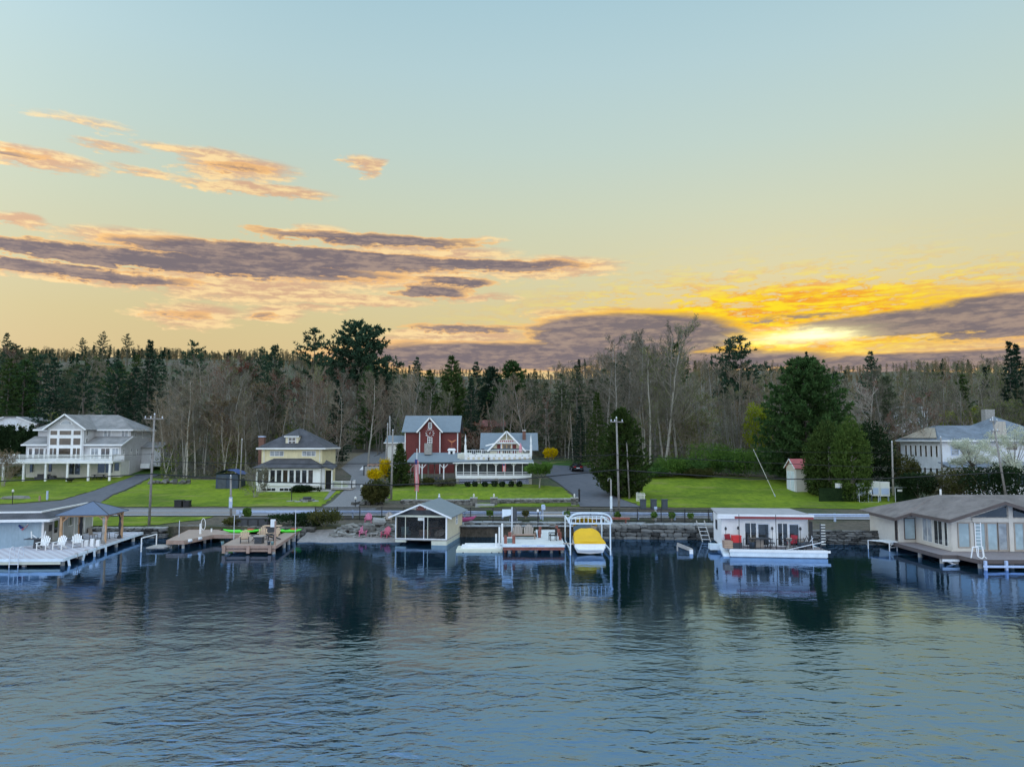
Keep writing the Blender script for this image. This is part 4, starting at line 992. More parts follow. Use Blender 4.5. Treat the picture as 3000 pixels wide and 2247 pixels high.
# ================================================================ furniture builders
def adirondack(name, label, loc, rz, m, group=None, fm=None):
    o = thing(name, label, 'chair', loc, rz, group); fm = fm or m
    MB().prism([(-.28, -.32, .38), (.28, -.32, .38), (.26, .22, .26), (-.26, .22, .26)], (0, 0, .03)).build('seat', m, o)
    for i in range(5):
        x = -.24 + i * .12; h = (.62, .74, .79, .74, .62)[i]; d = Vector((x * .25, .34 * h / .7, h))
        MB().bar((x, .2, .26), Vector((x, .2, .26)) + d, .105, .02, up=(1, 0, 0) if False else (0, 1, 0)).build('back_slat', m, o)
    for s in (-1, 1):
        MB().box(s * .36 - .07, -.38, .56, s * .36 + .07, .4, .585).build('armrest', m, o)
        MB().box(s * .33 - .03, -.34, 0, s * .33 + .03, -.24, .56).build('front_leg', fm, o)
        MB().bar((s * .3, -.3, .36), (s * .3, .55, .03), .03, .11).build('side_rail', fm, o)
    return o
def deckobj(name, label, cat, pts, z, m, fas=None, th=.14, fh=.25):
    o = thing(name, label, cat, (pts[0][0], pts[0][1], 0)); c = Vector((pts[0][0], pts[0][1], 0))
    q = [Vector((p[0], p[1], z)) - c for p in pts]
    MB().prism(q, (0, 0, -th)).build('deck_surface', m, o)
    for a, b in zip(q, q[1:] + q[:1]):
        d = (b - a).normalized(); nrm = Vector((d.y, -d.x, 0)) * .03
        if nrm.dot(sum(q, Vector()) / len(q) - a) > 0: nrm = -nrm
        MB().bar(a + nrm + Vector((0, 0, -fh / 2 + .01)), b + nrm + Vector((0, 0, -fh / 2 + .01)), .05, fh).build('fascia_board', fas or m, o)
    return o, c
def piles(o, c, lst, z, r=.12, m='wood_grey', bot=-1.5):
    for x, y in lst: MB().tube(Vector((x, y, bot)) - c, Vector((x, y, z)) - c, r, r, 8).build('pile', m, o)

# ================================================================ left lake house, dock and gazebo
r = Vector((-39.9, 63.0, 0)); LL = thing('boathouse_cottage', 'blue grey board lake cottage with flat dark roof standing over the water at left', 'house', r, R(7))
MB().box(-18, 0, .25, 0, .12, 2.85).build('front_wall', 'blue_grey_board', LL)
MB().box(-18, .12, .25, 0, 9.4, 2.85).build('wall', 'grey_board', LL)
T, Eq = 3.22, 2.75
RF = MB().box(-17.2, .55, T - .25, -.55, 9.2, T - .05).build('roof', 'asphalt', LL)
MB().slab([(-18.5, -.75, Eq), (.75, -.75, Eq), (-.5, .5, T), (-17.3, .5, T)], .06).build('roof_skirt', 'roof_dark', RF); MB().slab([(.75, -.75, Eq), (.75, 9.9, Eq), (-.5, 9.3, T), (-.5, .5, T)], .06).build('roof_skirt', 'roof_dark', RF)
MB().box(-18.5, -.86, Eq - .2, .86, -.76, Eq + .02).build('eave_board', 'white_clean', RF); MB().box(.77, -.75, Eq - .2, .87, 9.9, Eq + .02).build('eave_board', 'white_clean', RF)
MB().box(-17.3, .42, T - .03, -.4, .6, T + .1).build('roof_trim', 'white_clean', RF); MB().box(-.6, .6, T - .03, -.42, 9.4, T + .1).build('roof_trim', 'white_clean', RF)
MB().box(-.12, -.05, .25, .06, .0, 2.7).build('corner_trim', 'white_clean', LL)
MB().box(-18, -.06, .3, -4.05, -.01, .42).build('door_trim', 'white_clean', LL); MB().box(-18, -.06, 1.55, -3.9, -.01, 1.7).build('door_trim', 'white_clean', LL); MB().box(-4.05, -.06, .3, -3.9, -.01, 1.55).build('door_trim', 'white_clean', LL)
MB().box(0.005, 1.6, .6, .05, 2.5, 2.5).build('door', 'white', LL)
MB().box(.055, 1.75, 1.3, .07, 2.35, 2.35).build('louvre', 'glass_dark', LL)
for u in (4.3, 6.2): win(LL, 'r', u, 1.55, .95, .9, .0, 3, 1, 'white_clean', 'glass_dark', .08)
for u in (3.4, 5.5, 7.6, 9.3): MB().box(.0, u, .6, .05, u + .14, 2.7).build('wall_trim', 'white_clean', LL)
MB().box(.01, .9, 1.55, .06, 1.35, 2.1).build('wall_plaque', 'charcoal', LL)
eg = thing('flag_eagle', 'wall emblem of a spread eagle in stars and stripes colours on the blue boards', 'wall emblem', r + Vector((-1.5, -.33, 2.02)), R(7))
MB().prism([(-.42, 0, .18), (-.3, 0, .26), (-.12, 0, .1), (0, 0, .06), (-.06, 0, -.06), (-.2, 0, -.1), (-.32, 0, .05)], (0, .03, 0)).build('blue_wing', 'flag_blue', eg)
for k in range(5): MB().bar((-.02 + k * .05, .01, -.12 + k * .03), (.14 + k * .06, .01, .02 + k * .06), .03, .045, up=(0, 1, 0)).build('stripe', 'flag_red' if k % 2 == 0 else 'white_clean', eg)
MB().bar((-.18, .01, -.18), (.02, .01, -.05), .03, .06, up=(0, 1, 0)).bar((-.1, .01, -.24), (.06, .01, -.1), .03, .05, up=(0, 1, 0)).build('tail', 'flag_red', eg)
MB().tube((.27, .0, .24), (.36, 0, .27), .035).build('head', 'white_clean', eg)

o, c = deckobj('tiled_dock', 'wide grey chequered dock in front of the blue grey cottage', 'dock', [(-33.5, 55.4), (-34.9, 66.4), (-35.4, 71), (-40.2, 71), (-39.6, 63.1), (-41.4, 60.6), (-43.5, 55.0)], .6, 'deck_tiles', 'lift_white', .14, .22)
MB().box(-10, 0, 0, 0, .1, .2).build('lower_beam', 'dock_float', o, loc=(-.2, -.02, .18), rz=R(2.3))
piles(o, c, [(-33.9, 56.0), (-36.5, 55.6), (-39, 55.5), (-41.5, 55.6), (-34.3, 59), (-34.6, 62), (-35, 65.5), (-35.3, 69)], .5, .16, 'concrete')
for (a, b, k) in ((-33.4, 55.9, .35), (-33.6, 58.3, -.35), (-33.9, 60.2, .1), (-34.3, 62.6, .05)):
    MB().bar(Vector((a, b, .45)) - c, Vector((a + k * .5, b, -.35)) - c, .12).bar(Vector((a + k * .5, b, -.3)) - c, Vector((a + k * .1, b, -1.2)) - c, .12).build('brace', 'lift_white', o)
for k in range(4): MB().box(-.06, -.03, -.28, .06, .2, .12).build('bumper', 'wood_grey', o, loc=Vector((-33.75 - .22 * k, 57.6 + 1.7 * k, .55)) - c, rz=R(80))
ld = thing('dock_ladder', 'curved steel swim ladder at the front of the chequered dock', 'ladder', (-37.3, 55.15, 0))
for s in (0, .66): MB().path([(s, .5, .6), (s, .5, 1.2), (s, .38, 1.45), (s, .2, 1.5), (s, .02, 1.4), (s, -.05, 1.1), (s, -.06, -1.0)], .035).build('rail', 'aluminium', ld)
for z in (.25, -.1, -.5): MB().tube((0, -.06, z), (.66, -.06, z), .03).build('rung', 'aluminium', ld)
# gazebo
gz = thing('gazebo', 'cedar gazebo with blue grey metal pyramid roof and tied back curtains', 'gazebo', (-36.9, 65.0, .6), R(6))
for k, (x, y, cm) in enumerate(((1.85, -1.7, 0), (1.85, 1.6, 1), (-1.75, 1.6, 1), (-1.75, -1.7, 0))):
    MB().box(x - .09, y - .09, 0, x + .09, y + .09, 2.3).build('post', 'cedar', gz)
    sx, sy = (-1 if x > 0 else 1), (-1 if y > 0 else 1)
    MB().bar((x, y, 1.75), (x + sx * .55, y, 2.28), .09).build('post_brace', 'cedar', gz); MB().bar((x, y, 1.75), (x, y + sy * .55, 2.28), .09).build('post_brace', 'cedar', gz)
    if k in (0, 1, 2): MB().lathe([(.24, 0), (.12, .35), (.13, .8), (.17, 1.2), (.11, 1.5), (.16, 2.2)], 9, (x + sx * .12, y, 0)).build('curtain', 'charcoal' if k != 0 else 'wood_grey', gz, True)
for a, b in (((-1.85, -1.75), (1.95, -1.75)), ((-1.85, 1.65), (1.95, 1.65)), ((1.9, -1.75), (1.9, 1.65)), ((-1.8, -1.75), (-1.8, 1.65))): MB().bar((*a, 2.36), (*b, 2.36), .12, .18).build('beam', 'cedar', gz)
ap = (.05, -.05, 3.45); Eg = [(-2.15, -2.1, 2.46), (2.25, -2.1, 2.46), (2.25, 2.0, 2.46), (-2.15, 2.0, 2.46)]
RF = None
for i in range(4):
    k = MB().slab([Eg[i], Eg[(i + 1) % 4], ap], .05).build('roof_panel', 'gazebo_roof', gz)
    MB().bar(Eg[i], ap, .06, .05).build('ridge_cap', 'charcoal', k)
# cottage deck furniture
for k, (x, y, rz, lb) in enumerate(((-37.9, 59.9, 3.3 - math.pi, 'white adirondack chair nearest the cottage wall on the chequered dock'), (-36.7, 60.1, 3.2 - math.pi, 'middle white adirondack chair of the row on the chequered dock'), (-35.9, 61.2, .6, 'white adirondack chair closest to the gazebo post'))):
    adirondack('adirondack_chair', lb, (x, y, .6), rz, 'white_clean', 'white chairs on the tiled dock')
t = thing('bar_table', 'dark high table with white upturned chair legs beside the cottage wall', 'table', (-38.9, 60.8, .6), .1)
MB().box(-.9, -.4, .72, .9, .4, .78).build('tabletop', 'charcoal', t); MB().lathe([(.35, 0), (.3, .72)], 8).build('pedestal', 'charcoal', t)
for s in (-1, 1): MB().bar((s * .5, 0, .78), (s * .55, 0, 1.35), .07).bar((s * .1, 0, .8), (s * .5, .1, 1.05), .06).build('upturned_leg', 'white_clean', t)
for k in range(3): MB().box(-.25 + k * .35, -.3, 0, -.0 + k * .35, 0, .5 + .1 * (k == 1)).build('dock_box', 'white_clean', thing('storage_box', ('small white box beside the white chairs', 'tall white box between the white chairs and the gazebo', 'white box closest to the gazebo floor')[k], 'box', (-35.4 + k * .1, 62.0, .6), .2, 'white boxes on the dock'))
t = thing('glass_patio_table', 'metal patio table standing under the gazebo roof', 'table', (-36.4, 66.3, .6))
MB().lathe([(.6, .7), (.6, .73)], 14).build('tabletop', 'charcoal', t)
for k in range(4): MB().tube((.4 * math.cos(k * 1.57), .4 * math.sin(k * 1.57), 0), (.3 * math.cos(k * 1.57), .3 * math.sin(k * 1.57), .7), .025).build('leg', 'black_metal', t)
for k, (x, y) in enumerate(((-37.3, 66.0), (-35.6, 67.0))):
    q = thing('patio_chair', ('metal patio chair on the left of the gazebo table', 'metal patio chair on the right of the gazebo table')[k], 'chair', (x, y, .6), 1.5 - 3 * k)
    MB().box(-.25, -.25, .4, .25, .25, .45).build('seat', 'taupe_poly', q); MB().bar((0, .25, .42), (0, .38, .95), .5, .04).build('backrest', 'taupe_poly', q)
    for a in (-.22, .22):
        for b in (-.22, .22): MB().tube((a, b, 0), (a, b, .4), .02).build('leg', 'black_metal', q)

# ================================================================ brown kayak dock
o, c = deckobj('finger_dock', 'narrow brown board finger dock with white fenders', 'dock', [(-30.0, 64.4), (-28.4, 64.3), (-27.5, 68.2), (-21.4, 68.4), (-21.4, 70.6), (-28.2, 71.2), (-28.6, 73.2), (-31.6, 73.2)], .72, 'deck_brown', 'wood_brown', .14, .34)
piles(o, c, [(-29.8, 64.7), (-28.7, 64.7), (-29.6, 68), (-28.2, 68), (-25, 69), (-23, 69)], .6, .13, 'concrete')
for k in range(2): MB().lathe([(.04, -.3), (.13, -.22), (.13, .22), (.04, .3)], 9).build('fender', 'white_clean', o, True, loc=Vector((-28.28 + .3 * k, 65.0 + 1.35 * k, .62)) - c, rz=(R(90), 0, R(-14)))
o, c = deckobj('sitting_dock', 'square brown board dock carrying tan chairs and a fire table', 'dock', [(-24.0, 61.4), (-19.5, 61.3), (-20.6, 72.2), (-24.6, 72.2), (-24.4, 64.9)], .72, 'deck_brown', 'wood_brown', .14, .24)
MB().box(.1, 0, .2, 4.4, .07, .42).build('lower_beam', 'wood_brown', o)
for x in (-23.8, -21.8, -20.0): MB().box(-.13, -.12, .1, .13, 0, .74).build('beam_block', 'wood_brown', o, loc=Vector((x, 61.3, 0)) - c)
piles(o, c, [(-23.7, 61.6), (-19.8, 61.6), (-20.0, 65), (-20.2, 67), (-20.4, 69), (-24.2, 65), (-20.5, 71)], .6, .15, 'concrete')
for k, (x, y, rz, lb) in enumerate(((-22.7, 62.9, 1.9 - math.pi * .5, 'tan and black adirondack chair on the left of the fire table'), (-21.9, 65.0, .25, 'tan and black adirondack chair behind the fire table'), (-20.8, 64.6, -.5, 'tan and black adirondack chair on the right of the fire table'))):
    adirondack('adirondack_chair', lb, (x, y, .72), rz, 'tan_poly', 'tan chairs on the brown dock', 'charcoal')
t = thing('fire_table', 'dark square fire table with crossed side panels on the brown dock', 'fire table', (-21.35, 62.6, .72))
MB().box(-.32, -.32, 0, .32, .32, .58).build('body', 'charcoal', t); MB().box(-.45, -.42, .58, .45, .42, .64).build('tabletop', 'taupe_poly', t)
MB().bar((-.28, -.335, .08), (.28, -.335, .52), .05, .03).bar((.28, -.34, .08), (-.28, -.34, .52), .05, .03).build('cross_trim', 'bin_blue', t)
t = thing('side_table', 'small dark side table between the tan chairs', 'table', (-22.3, 64.1, .72)); MB().box(-.3, -.25, .45, .3, .25, .49).build('tabletop', 'charcoal', t); MB().bar((-.22, 0, 0), (.2, 0, .45), .06).bar((.22, 0, 0), (-.2, 0, .45), .06).build('leg', 'charcoal', t)
t = thing('bench_table', 'tan topped bar table at the back of the brown dock', 'table', (-21.9, 67.6, .72)); MB().box(-.8, -.35, .85, .8, .35, .91).build('tabletop', 'tan_poly', t); MB().box(-.6, -.25, 0, .6, .25, .85).build('base', 'charcoal', t)
for k, (x, m, l) in enumerate(((-20.25, 'bin_blue', 'blue bucket on the front right corner of the brown dock'), (-19.95, 'teal_paint', 'green bucket beside the blue bucket on the brown dock'), (-24.1, 'teal_paint', 'pale green bucket at the left corner of the brown dock'))):
    t = thing('bucket', l, 'bucket', (x, 61.7, .72)); MB().lathe([(.1, 0), (.14, .26), (.15, .28)], 10).build('pail', m, t, True); MB().path([(-.14, 0, .26), (-.08, 0, .38), (.08, 0, .38), (.14, 0, .26)], .01).build('handle', 'black_metal', t)
def kayak(label, loc, rz, L=3.2):
    o = thing('kayak', label, 'kayak', loc, rz, 'green kayaks on the brown dock'); rows = []
    n = 14
    for i in range(n + 1):
        s = i / n; w = .36 * math.sin(math.pi * min(1, max(.02, s))) ** .6; zr = .16 * (2 * s - 1) ** 4
        rows.append([(L * (s - .5), w * math.cos(a), .16 + zr + (.20 if math.sin(a) < 0 else .13) * math.sin(a) * (w / .36) ** .7) for a in [2 * math.pi * k / 10 for k in range(11)]])
    MB().grid(rows).build('hull', 'kayak_green', o, True)
    MB().lathe([(.24, .27), (.27, .31), (.2, .32), (.17, .25)], 10).build('cockpit_rim', 'black_plastic', o)
    MB().box(.45, -.2, .24, 1.0, .2, .36).build('dry_bag', 'kayak_red', o)
kayak('bright green kayak lying across the back of the finger dock', (-25.3, 69.6, .72), .05, 3.6)
kayak('bright green kayak lying behind the tan chairs', (-21.3, 69.9, .72), -.02, 3.0)
# sign post, poles and loops on the brown docks
t = thing('dock_sign', 'white notice board on a brown post at the brown dock', 'sign', (-19.75, 61.75, .72)); MB().box(-.06, -.06, -.4, .06, .06, 1.95).build('post', 'wood_brown', t); MB().box(-.42, .02, 1.45, -.0, .05, 2.1).build('board', 'white', t)
for k, (x, y, h, l) in enumerate(((-24.6, 65.5, 2.3, 'thin grey steel pole at the inner corner of the brown dock'), (-20.2, 69, 2.4, 'thin grey steel pole at the right edge of the brown dock'), (-29.9, 66.5, 1.7, 'thin white pole beside the finger dock'))):
    MB().tube((0, 0, -1), (0, 0, h), .035, .03, 6).build('mooring_pole', 'aluminium', loc=(x, y, .5)); tag(bpy.data.objects[-1] if False else COL.objects[-1], l, 'pole')
t = thing('mooring_stand', 'white tubular mooring frame standing left of the finger dock', 'frame', (-31.3, 62.6, 0)); MB().path([(0, 0, -1.2), (0, 0, 1.15), (.35, 1.9, 1.25), (.35, 1.9, -1)], .05, 6).build('tube_frame', 'white', t); MB().box(.1, .6, .18, 1.6, 2.4, .3).build('step_platform', 'wood_grey', t)
t = thing('hose_reel_post', 'white dock post with a wheel shaped hose hanger', 'post', (-28.95, 68.8, .72)); MB().box(-.08, -.08, -.5, .08, .08, .95).build('post', 'white', t)
wh = MB()
for i in range(16):
    a, b = i * math.pi / 8, (i + 1) * math.pi / 8; wh.tube((.28 + .2 * math.cos(a), -.1, .9 + .52 * math.sin(a)), (.28 + .2 * math.cos(b), -.1, .9 + .52 * math.sin(b)), .03)
wh.build('wheel', 'white', t)
MB().box(-.06, -.06, -1, .06, .06, .55).build('mooring_post', 'white', loc=(-28.5, 70.2, .5)); tag(COL.objects[-1], 'short white post between the finger dock and the shore lawn', 'post')
# bank clutter behind
t = thing('storage_bench', 'long black wicker storage bench on the bank behind the green kayak', 'bench', (-27.0, 72.4, .95)); MB().box(0, 0, 0, 3.2, .8, .75).build('body', 'black_plastic', t); MB().box(-.06, -.05, .75, 3.26, .85, .85).build('lid', 'charcoal', t)
for k in range(3): MB().box(.25 + k * 1.0, -.03, .12, 1.05 + k * 1.0, -.001, .66).build('panel', 'charcoal', t)
t = thing('fishing_cage', 'arched wire cage on the bank behind the brown dock', 'cage', (-20.6, 73.0, .95)); cg = MB()
for k in range(5): cg.path([(k * .32, 0, 0), (k * .32, 0, .75), (k * .32, .35, 1.0), (k * .32, .7, .75), (k * .32, .7, 0)], .018, 4)
for z in (.2, .5, .75): cg.tube((0, 0, z), (1.28, 0, z), .015, n=4)
cg.build('wire_frame', 'wood_grey', t); MB().box(.05, .1, .0, 1.2, .6, .1).build('floor', 'charcoal', t)
st = thing('bank_steps', 'worn grey wooden steps from the finger dock up to the road', 'steps', (-30.0, 73.0, .7))
for k in range(6): MB().box(.15 + .18 * k, .55 * k, .1 * k - .1, 1.7 + .12 * k, .55 * k + .5, .1 * k + .02).build('step', 'wood_grey', st)

# ================================================================ boathouse with screened front
r = Vector((-10.6, 67.2, 0)); BH = thing('boathouse', 'cream clapboard boathouse with open screened front and grey metal roof', 'boathouse', r, R(-8.4))
W, D_, fz, ez, az_ = 4.8, 6.5, .5, 2.62, 3.68
MB().box(0, .0, fz - .12, W, D_, fz).build('floor', 'concrete', BH)
MB().box(3.4, -.1, -.9, W, .5, fz - .14).box(3.6, .5, -.9, W - .05, D_, fz - .14).build('crib', 'dock_float', BH); MB().box(0, 0, .2, 1.0, .4, fz - .13).build('sill_log', 'dock_float', BH)
for x0, x1, y0, y1, m in ((W - .1, W - .03, .1, D_, 'cream_wall'), (0.03, .1, .1, D_, 'cream_wall'), (.1, W - .1, D_ - .1, D_, 'dark_interior')): MB().box(x0, y0, fz, x1, y1, ez).build('wall', m, BH)  # back wall near-black, indoor shade put into its colour
MB().box(.105, .3, fz + .01, .115, D_ - .12, ez - .02).build('shade_lining', 'dark_interior', BH); MB().box(W - .115, .3, fz + .01, W - .105, D_ - .12, ez - .02).build('shade_lining', 'dark_interior', BH); MB().box(.12, .3, ez - .05, W - .12, D_ - .12, ez - .03).build('shade_ceiling', 'dark_interior', BH)  # near-black sheets added inside, indoor shade put into their colour
boards_h(BH, 'r', .1, D_, fz - .2, ez - .1, W - .03, .16, 'cream_wall', [(3.6, 4.25, 1.45, 2.35)])
win(BH, 'r', 3.6, 1.45, .65, .9, W, 1, 2, 'white_clean', 'glass_pale', .07)
g_ = MB(); g_.prism([(-.1, .02, ez + .02), (W + .1, .02, ez + .02), (W / 2, .02, az_ - .08)], (0, .06, 0)); g_.build('gable_screen', 'screen_dark', BH)
MB().prism([(1.2, -.02, 3.12), (3.6, -.02, 3.12), (W / 2, -.02, az_ - .1)], (0, .035, 0)).build('gable_board', 'cream_wall', BH)
sg = MB().box(1.95, -.06, 3.1, 2.85, -.025, 3.42).prism([(1.95, -.06, 3.42), (2.85, -.06, 3.42), (2.6, -.06, 3.52), (2.2, -.06, 3.52)], (0, .035, 0)).build('name_board', 'wood_red', BH)
for x in (2.05, 2.75): MB().tube((x, -.1, 3.3), (x, -.05, 3.3), .04).build('lamp', 'white_clean', sg)
MB().box(0, -.05, ez - .16, W, .05, ez).build('header_beam', 'dock_float', BH)
for x, w_, m in ((0.0, .08, 'white'), (W - .12, .14, 'white_clean'), (2.62, .06, 'white_clean'), (2.98, .06, 'dock_float'), (.9, .06, 'dock_float')): MB().box(x, -.03 if x in (0.0, W - .12) else .05, fz, x + w_, .06 if x in (0.0, W - .12) else .1, ez - .16).build('post', m, BH)
MB().box(2.1, .03, 2.15, 2.62, .06, 2.42).build('sign', 'offwhite', BH)
MB().box(.08, .11, fz, W - .12, .115, ez - .16).build('screen', 'insect_screen', BH)
MB().box(0, -.04, fz - .02, W, .04, fz + .06).build('threshold', 'white', BH)
RF = MB().slab([(-.5, -.4, ez - .12), (W / 2, -.4, az_), (W / 2, D_ + .4, az_), (-.5, D_ + .4, ez - .12)], .07).build('roof', 'roof_blue', BH); MB().slab([(W + .5, -.4, ez - .12), (W / 2, -.4, az_), (W / 2, D_ + .4, az_), (W + .5, D_ + .4, ez - .12)], .07).build('roof', 'roof_blue', BH)
MB().bar((-.52, -.44, ez - .2), (W / 2, -.44, az_ - .06), .05, .14).build('bargeboard', 'white', BH); MB().bar((W + .52, -.44, ez - .2), (W / 2, -.44, az_ - .06), .05, .14).build('bargeboard', 'white', BH)
MB().lathe([(.06, 0), (.14, .1), (.05, .22), (.1, .3), (.02, .4)], 8, (W / 2, D_ + .2, az_)).build('finial', 'aluminium', BH)
for k in range(14): MB().box(W + .02, .3 + k * .45, ez - .12, W + .06, .38 + k * .45, ez - .02).build('rafter_end', 'charcoal', BH)
inv = Matrix.Rotation(R(-8.4), 4, 'Z')
def inb(x, y, z=fz): return r + inv @ Vector((x, y, z))
t = thing('wicker_chair', 'teal painted wooden armchair inside the boathouse front', 'chair', inb(.75, .8), .5 - .15)
MB().box(-.35, -.3, .3, .35, .3, .36).build('seat', 'teal_paint', t); MB().bar((0, .28, .35), (0, .5, .95), .7, .04).build('backrest', 'teal_paint', t)
for s in (-1, 1): MB().box(s * .36 - .05, -.32, .55, s * .36 + .05, .3, .59).build('armrest', 'teal_paint', t); MB().bar((s * .34, -.28, 0), (s * .34, -.25, .55), .05).bar((s * .34, .3, 0), (s * .34, .25, .55), .05).build('leg', 'teal_paint', t)
t = thing('papasan_chair', 'round grey papasan chair at the right of the boathouse', 'chair', inb(4.15, .9), -.6)
MB().lathe([(.05, .3), (.35, .38), (.52, .62), (.5, .64), (.3, .45), (.05, .38)], 14).build('bowl', 'taupe_poly', t, True).rotation_euler = (R(28), 0, 0)
for k in range(4): MB().tube((.25 * math.cos(k * 1.57), .25 * math.sin(k * 1.57), .4), (.38 * math.cos(k * 1.57), .38 * math.sin(k * 1.57), 0), .025).build('leg', 'wood_grey', t)
t = thing('boathouse_table', 'dark wooden table inside the boathouse', 'table', inb(3.1, 2.4)); MB().box(-.7, -.4, .7, .7, .4, .76).build('tabletop', 'wood_brown', t); MB().box(-.5, -.3, 0, -.4, .3, .7).build('leg', 'wood_brown', t); MB().box(.4, -.3, 0, .5, .3, .7).build('leg', 'wood_brown', t)
t = thing('boathouse_stairs', 'grey wooden stairs seen through the boathouse screen', 'stairs', inb(1.9, 4.2))
for k in range(5): MB().box(0, k * .3, 0, .9, k * .3 + .3, .2 + k * .2).build('step', 'wood_grey', t)
t = thing('wooden_chest', 'low brown chest on the boathouse floor', 'chest', inb(1.6, 2.2)); MB().box(0, 0, 0, 1.1, .6, .4).build('body', 'wood_brown', t); MB().box(-.02, -.02, .4, 1.12, .62, .5).build('lid', 'tan_poly', t)
# pink chairs
pk = [(-14.1, 70.1, .3, .05, 'pink_poly', 'pink adirondack chair on the beach facing the water'), (-11.9, 69.7, .28, -.35, 'coral_poly', 'coral adirondack chair on the beach next to the boathouse corner'),
      (-14.5, 74.6, 1.05, .1, 'pink_poly', 'pink adirondack chair in front of the black fence above the rocks'), (-10.6, 74.8, 1.05, -.2, 'coral_poly', 'coral adirondack chair half hidden by the boathouse eave')]
for x, y, z, rz, m, l in pk: adirondack('adirondack_chair', l, (x, y, z), rz, m, 'pink and coral chairs').scale = (.93, .93, .93)
adirondack('adirondack_chair', 'weathered grey chair between the pink chairs by the fence', (-12.5, 74.7, 1.05), 0, 'taupe_poly', 'pink and coral chairs')
t = thing('side_table', 'small grey side table between the two beach chairs', 'table', (-13.0, 69.9, .3)); MB().box(-.35, -.2, .28, .35, .2, .33).build('tabletop', 'wood_grey', t); MB().box(-.3, -.15, 0, -.24, .15, .28).build('leg', 'wood_grey', t); MB().box(.24, -.15, 0, .3, .15, .28).build('leg', 'wood_grey', t)
def canoe(label, loc, rz, L, m):
    o = thing('canoe', label, 'canoe', loc, rz); rows = []
    for i in range(13):
        s = i / 12; w = .42 * math.sin(math.pi * min(1, max(.03, s))) ** .6; zr = .22 * (2 * s - 1) ** 4
        rows.append([(L * (s - .5), w * math.cos(a), .4 + zr + .4 * math.sin(a) * (w / .42) ** .5) for a in [math.pi + math.pi * k / 8 for k in range(9)]])
    MB().grid(rows).build('hull', m, o, True)
    for y in (-.25, .35): MB().box(y * L - .1, -.34, .3, y * L + .1, .34, .33).build('seat', 'wood_brown', o)
    MB().path([rows[i][0] for i in range(13)], .025, 4).build('gunwale', m, o); MB().path([rows[i][-1] for i in range(13)], .025, 4).build('gunwale', m, o)
canoe('magenta canoe lying on the promenade beside the boathouse roof', (-5.6, 75.2, 1.08), .1, 4.0, 'magenta_hull')

# ================================================================ white float and dock in the middle
t = thing('float_dock', 'cream plastic stepped float moored left of the white dock', 'dock', (-4.7, 62.2, 0))
MB().box(0, 0, -.25, 3.9, 2.6, .22).build('lower_float', 'dock_float', t); MB().box(.35, .7, .22, 3.9, 2.6, .34).build('middle_step', 'white', t); MB().box(.6, 1.5, .34, 3.9, 2.6, .44).build('upper_step', 'white', t)
for x in (.6, 3.0, 3.6): MB().tube((x, -.03, .02), (x, .01, .02), .05).build('bolt', 'charcoal', t)
for k, (x, h) in enumerate(((3.35, 1.45), (3.62, 1.95), (3.85, 2.2))): MB().tube((x, 1.0 + .5 * k, -1), (x, 1.0 + .5 * k, h), .09, .08, 8).build('white_pile', 'white_clean', t)
o, c = deckobj('white_dock', 'pale deck dock with red posts and a double bench', 'dock', [(-.75, 61.6), (4.35, 61.6), (4.35, 71.8), (2.3, 71.8), (2.3, 66.3), (-.75, 66.3)], .75, 'deck_white', 'lift_white', .14, .2)
MB().box(0, .02, .3, 5.1, .12, .55).build('red_beam', 'wood_red', o)
for x in (1.55, 2.8): MB().box(x, -.06, .62, x + .65, -.045, .7).build('bumper_pad', 'galv', o)
piles(o, c, [(-.2, 62), (.6, 62.3), (2, 62.2), (3.3, 62.2), (4.2, 62.2), (4.2, 66), (4.2, 69), (-.4, 66)], .6, .13, 'concrete')
for x, y in ((-.55, 62.4), (.15, 62.4), (-.2, 64.6), (2.45, 66.0), (2.6, 68.6), (4.2, 64.5), (4.25, 67), (4.2, 69.5)): MB().tube(Vector((x, y, -1)) - c, Vector((x, y, 1.4)) - c, .14, .13, 9).build('red_pile', 'wood_red', o)
b = thing('double_bench', 'taupe double adirondack bench with two rounded backs on the white dock', 'bench', (1.0, 65.4, .75))
MB().prism([(-1.0, -.35, .42), (1.0, -.35, .42), (1.0, .25, .32), (-1.0, .25, .32)], (0, 0, .04)).build('seat', 'taupe_poly', b)
for s in (-1, 1):
    for i in range(6):
        x = s * .48 - .33 + i * .13; h = (.62, .78, .86, .86, .78, .62)[i]; MB().bar((x, .22, .32), (x + (i - 2.5) * .02, .22 + .25 * h, .32 + h), .115, .02, up=(0, 1, 0)).build('back_slat', 'taupe_poly', b)
for s in (-1, 1): MB().box(s * 1.05 - .08, -.4, .58, s * 1.05 + .08, .4, .61).build('armrest', 'taupe_poly', b); MB().box(s * 1.02 - .04, -.36, 0, s * 1.02 + .04, -.26, .58).build('leg', 'wood_brown', b); MB().bar((s * .98, -.3, .36), (s * .98, .5, .05), .04, .12).build('side_rail', 'wood_brown', b)
MB().box(-.95, -.37, .3, .95, -.34, .42).build('front_apron', 'wood_brown', b)
t = thing('black_chair', 'black plastic chair on the right side of the white dock', 'chair', (3.55, 64.3, .75), -1.4); MB().box(-.3, -.3, .4, .3, .3, .45).build('seat', 'black_plastic', t); MB().box(-.3, .26, .45, .3, .32, 1.0).build('backrest', 'black_plastic', t)
for s in (-1, 1): MB().box(s * .32 - .04, -.3, .62, s * .32 + .04, .3, .66).build('armrest', 'black_plastic', t); MB().box(s * .3 - .03, -.3, 0, s * .3 + .03, -.24, .62).build('leg', 'black_plastic', t); MB().box(s * .3 - .03, .24, 0, s * .3 + .03, .3, .62).build('leg', 'black_plastic', t)
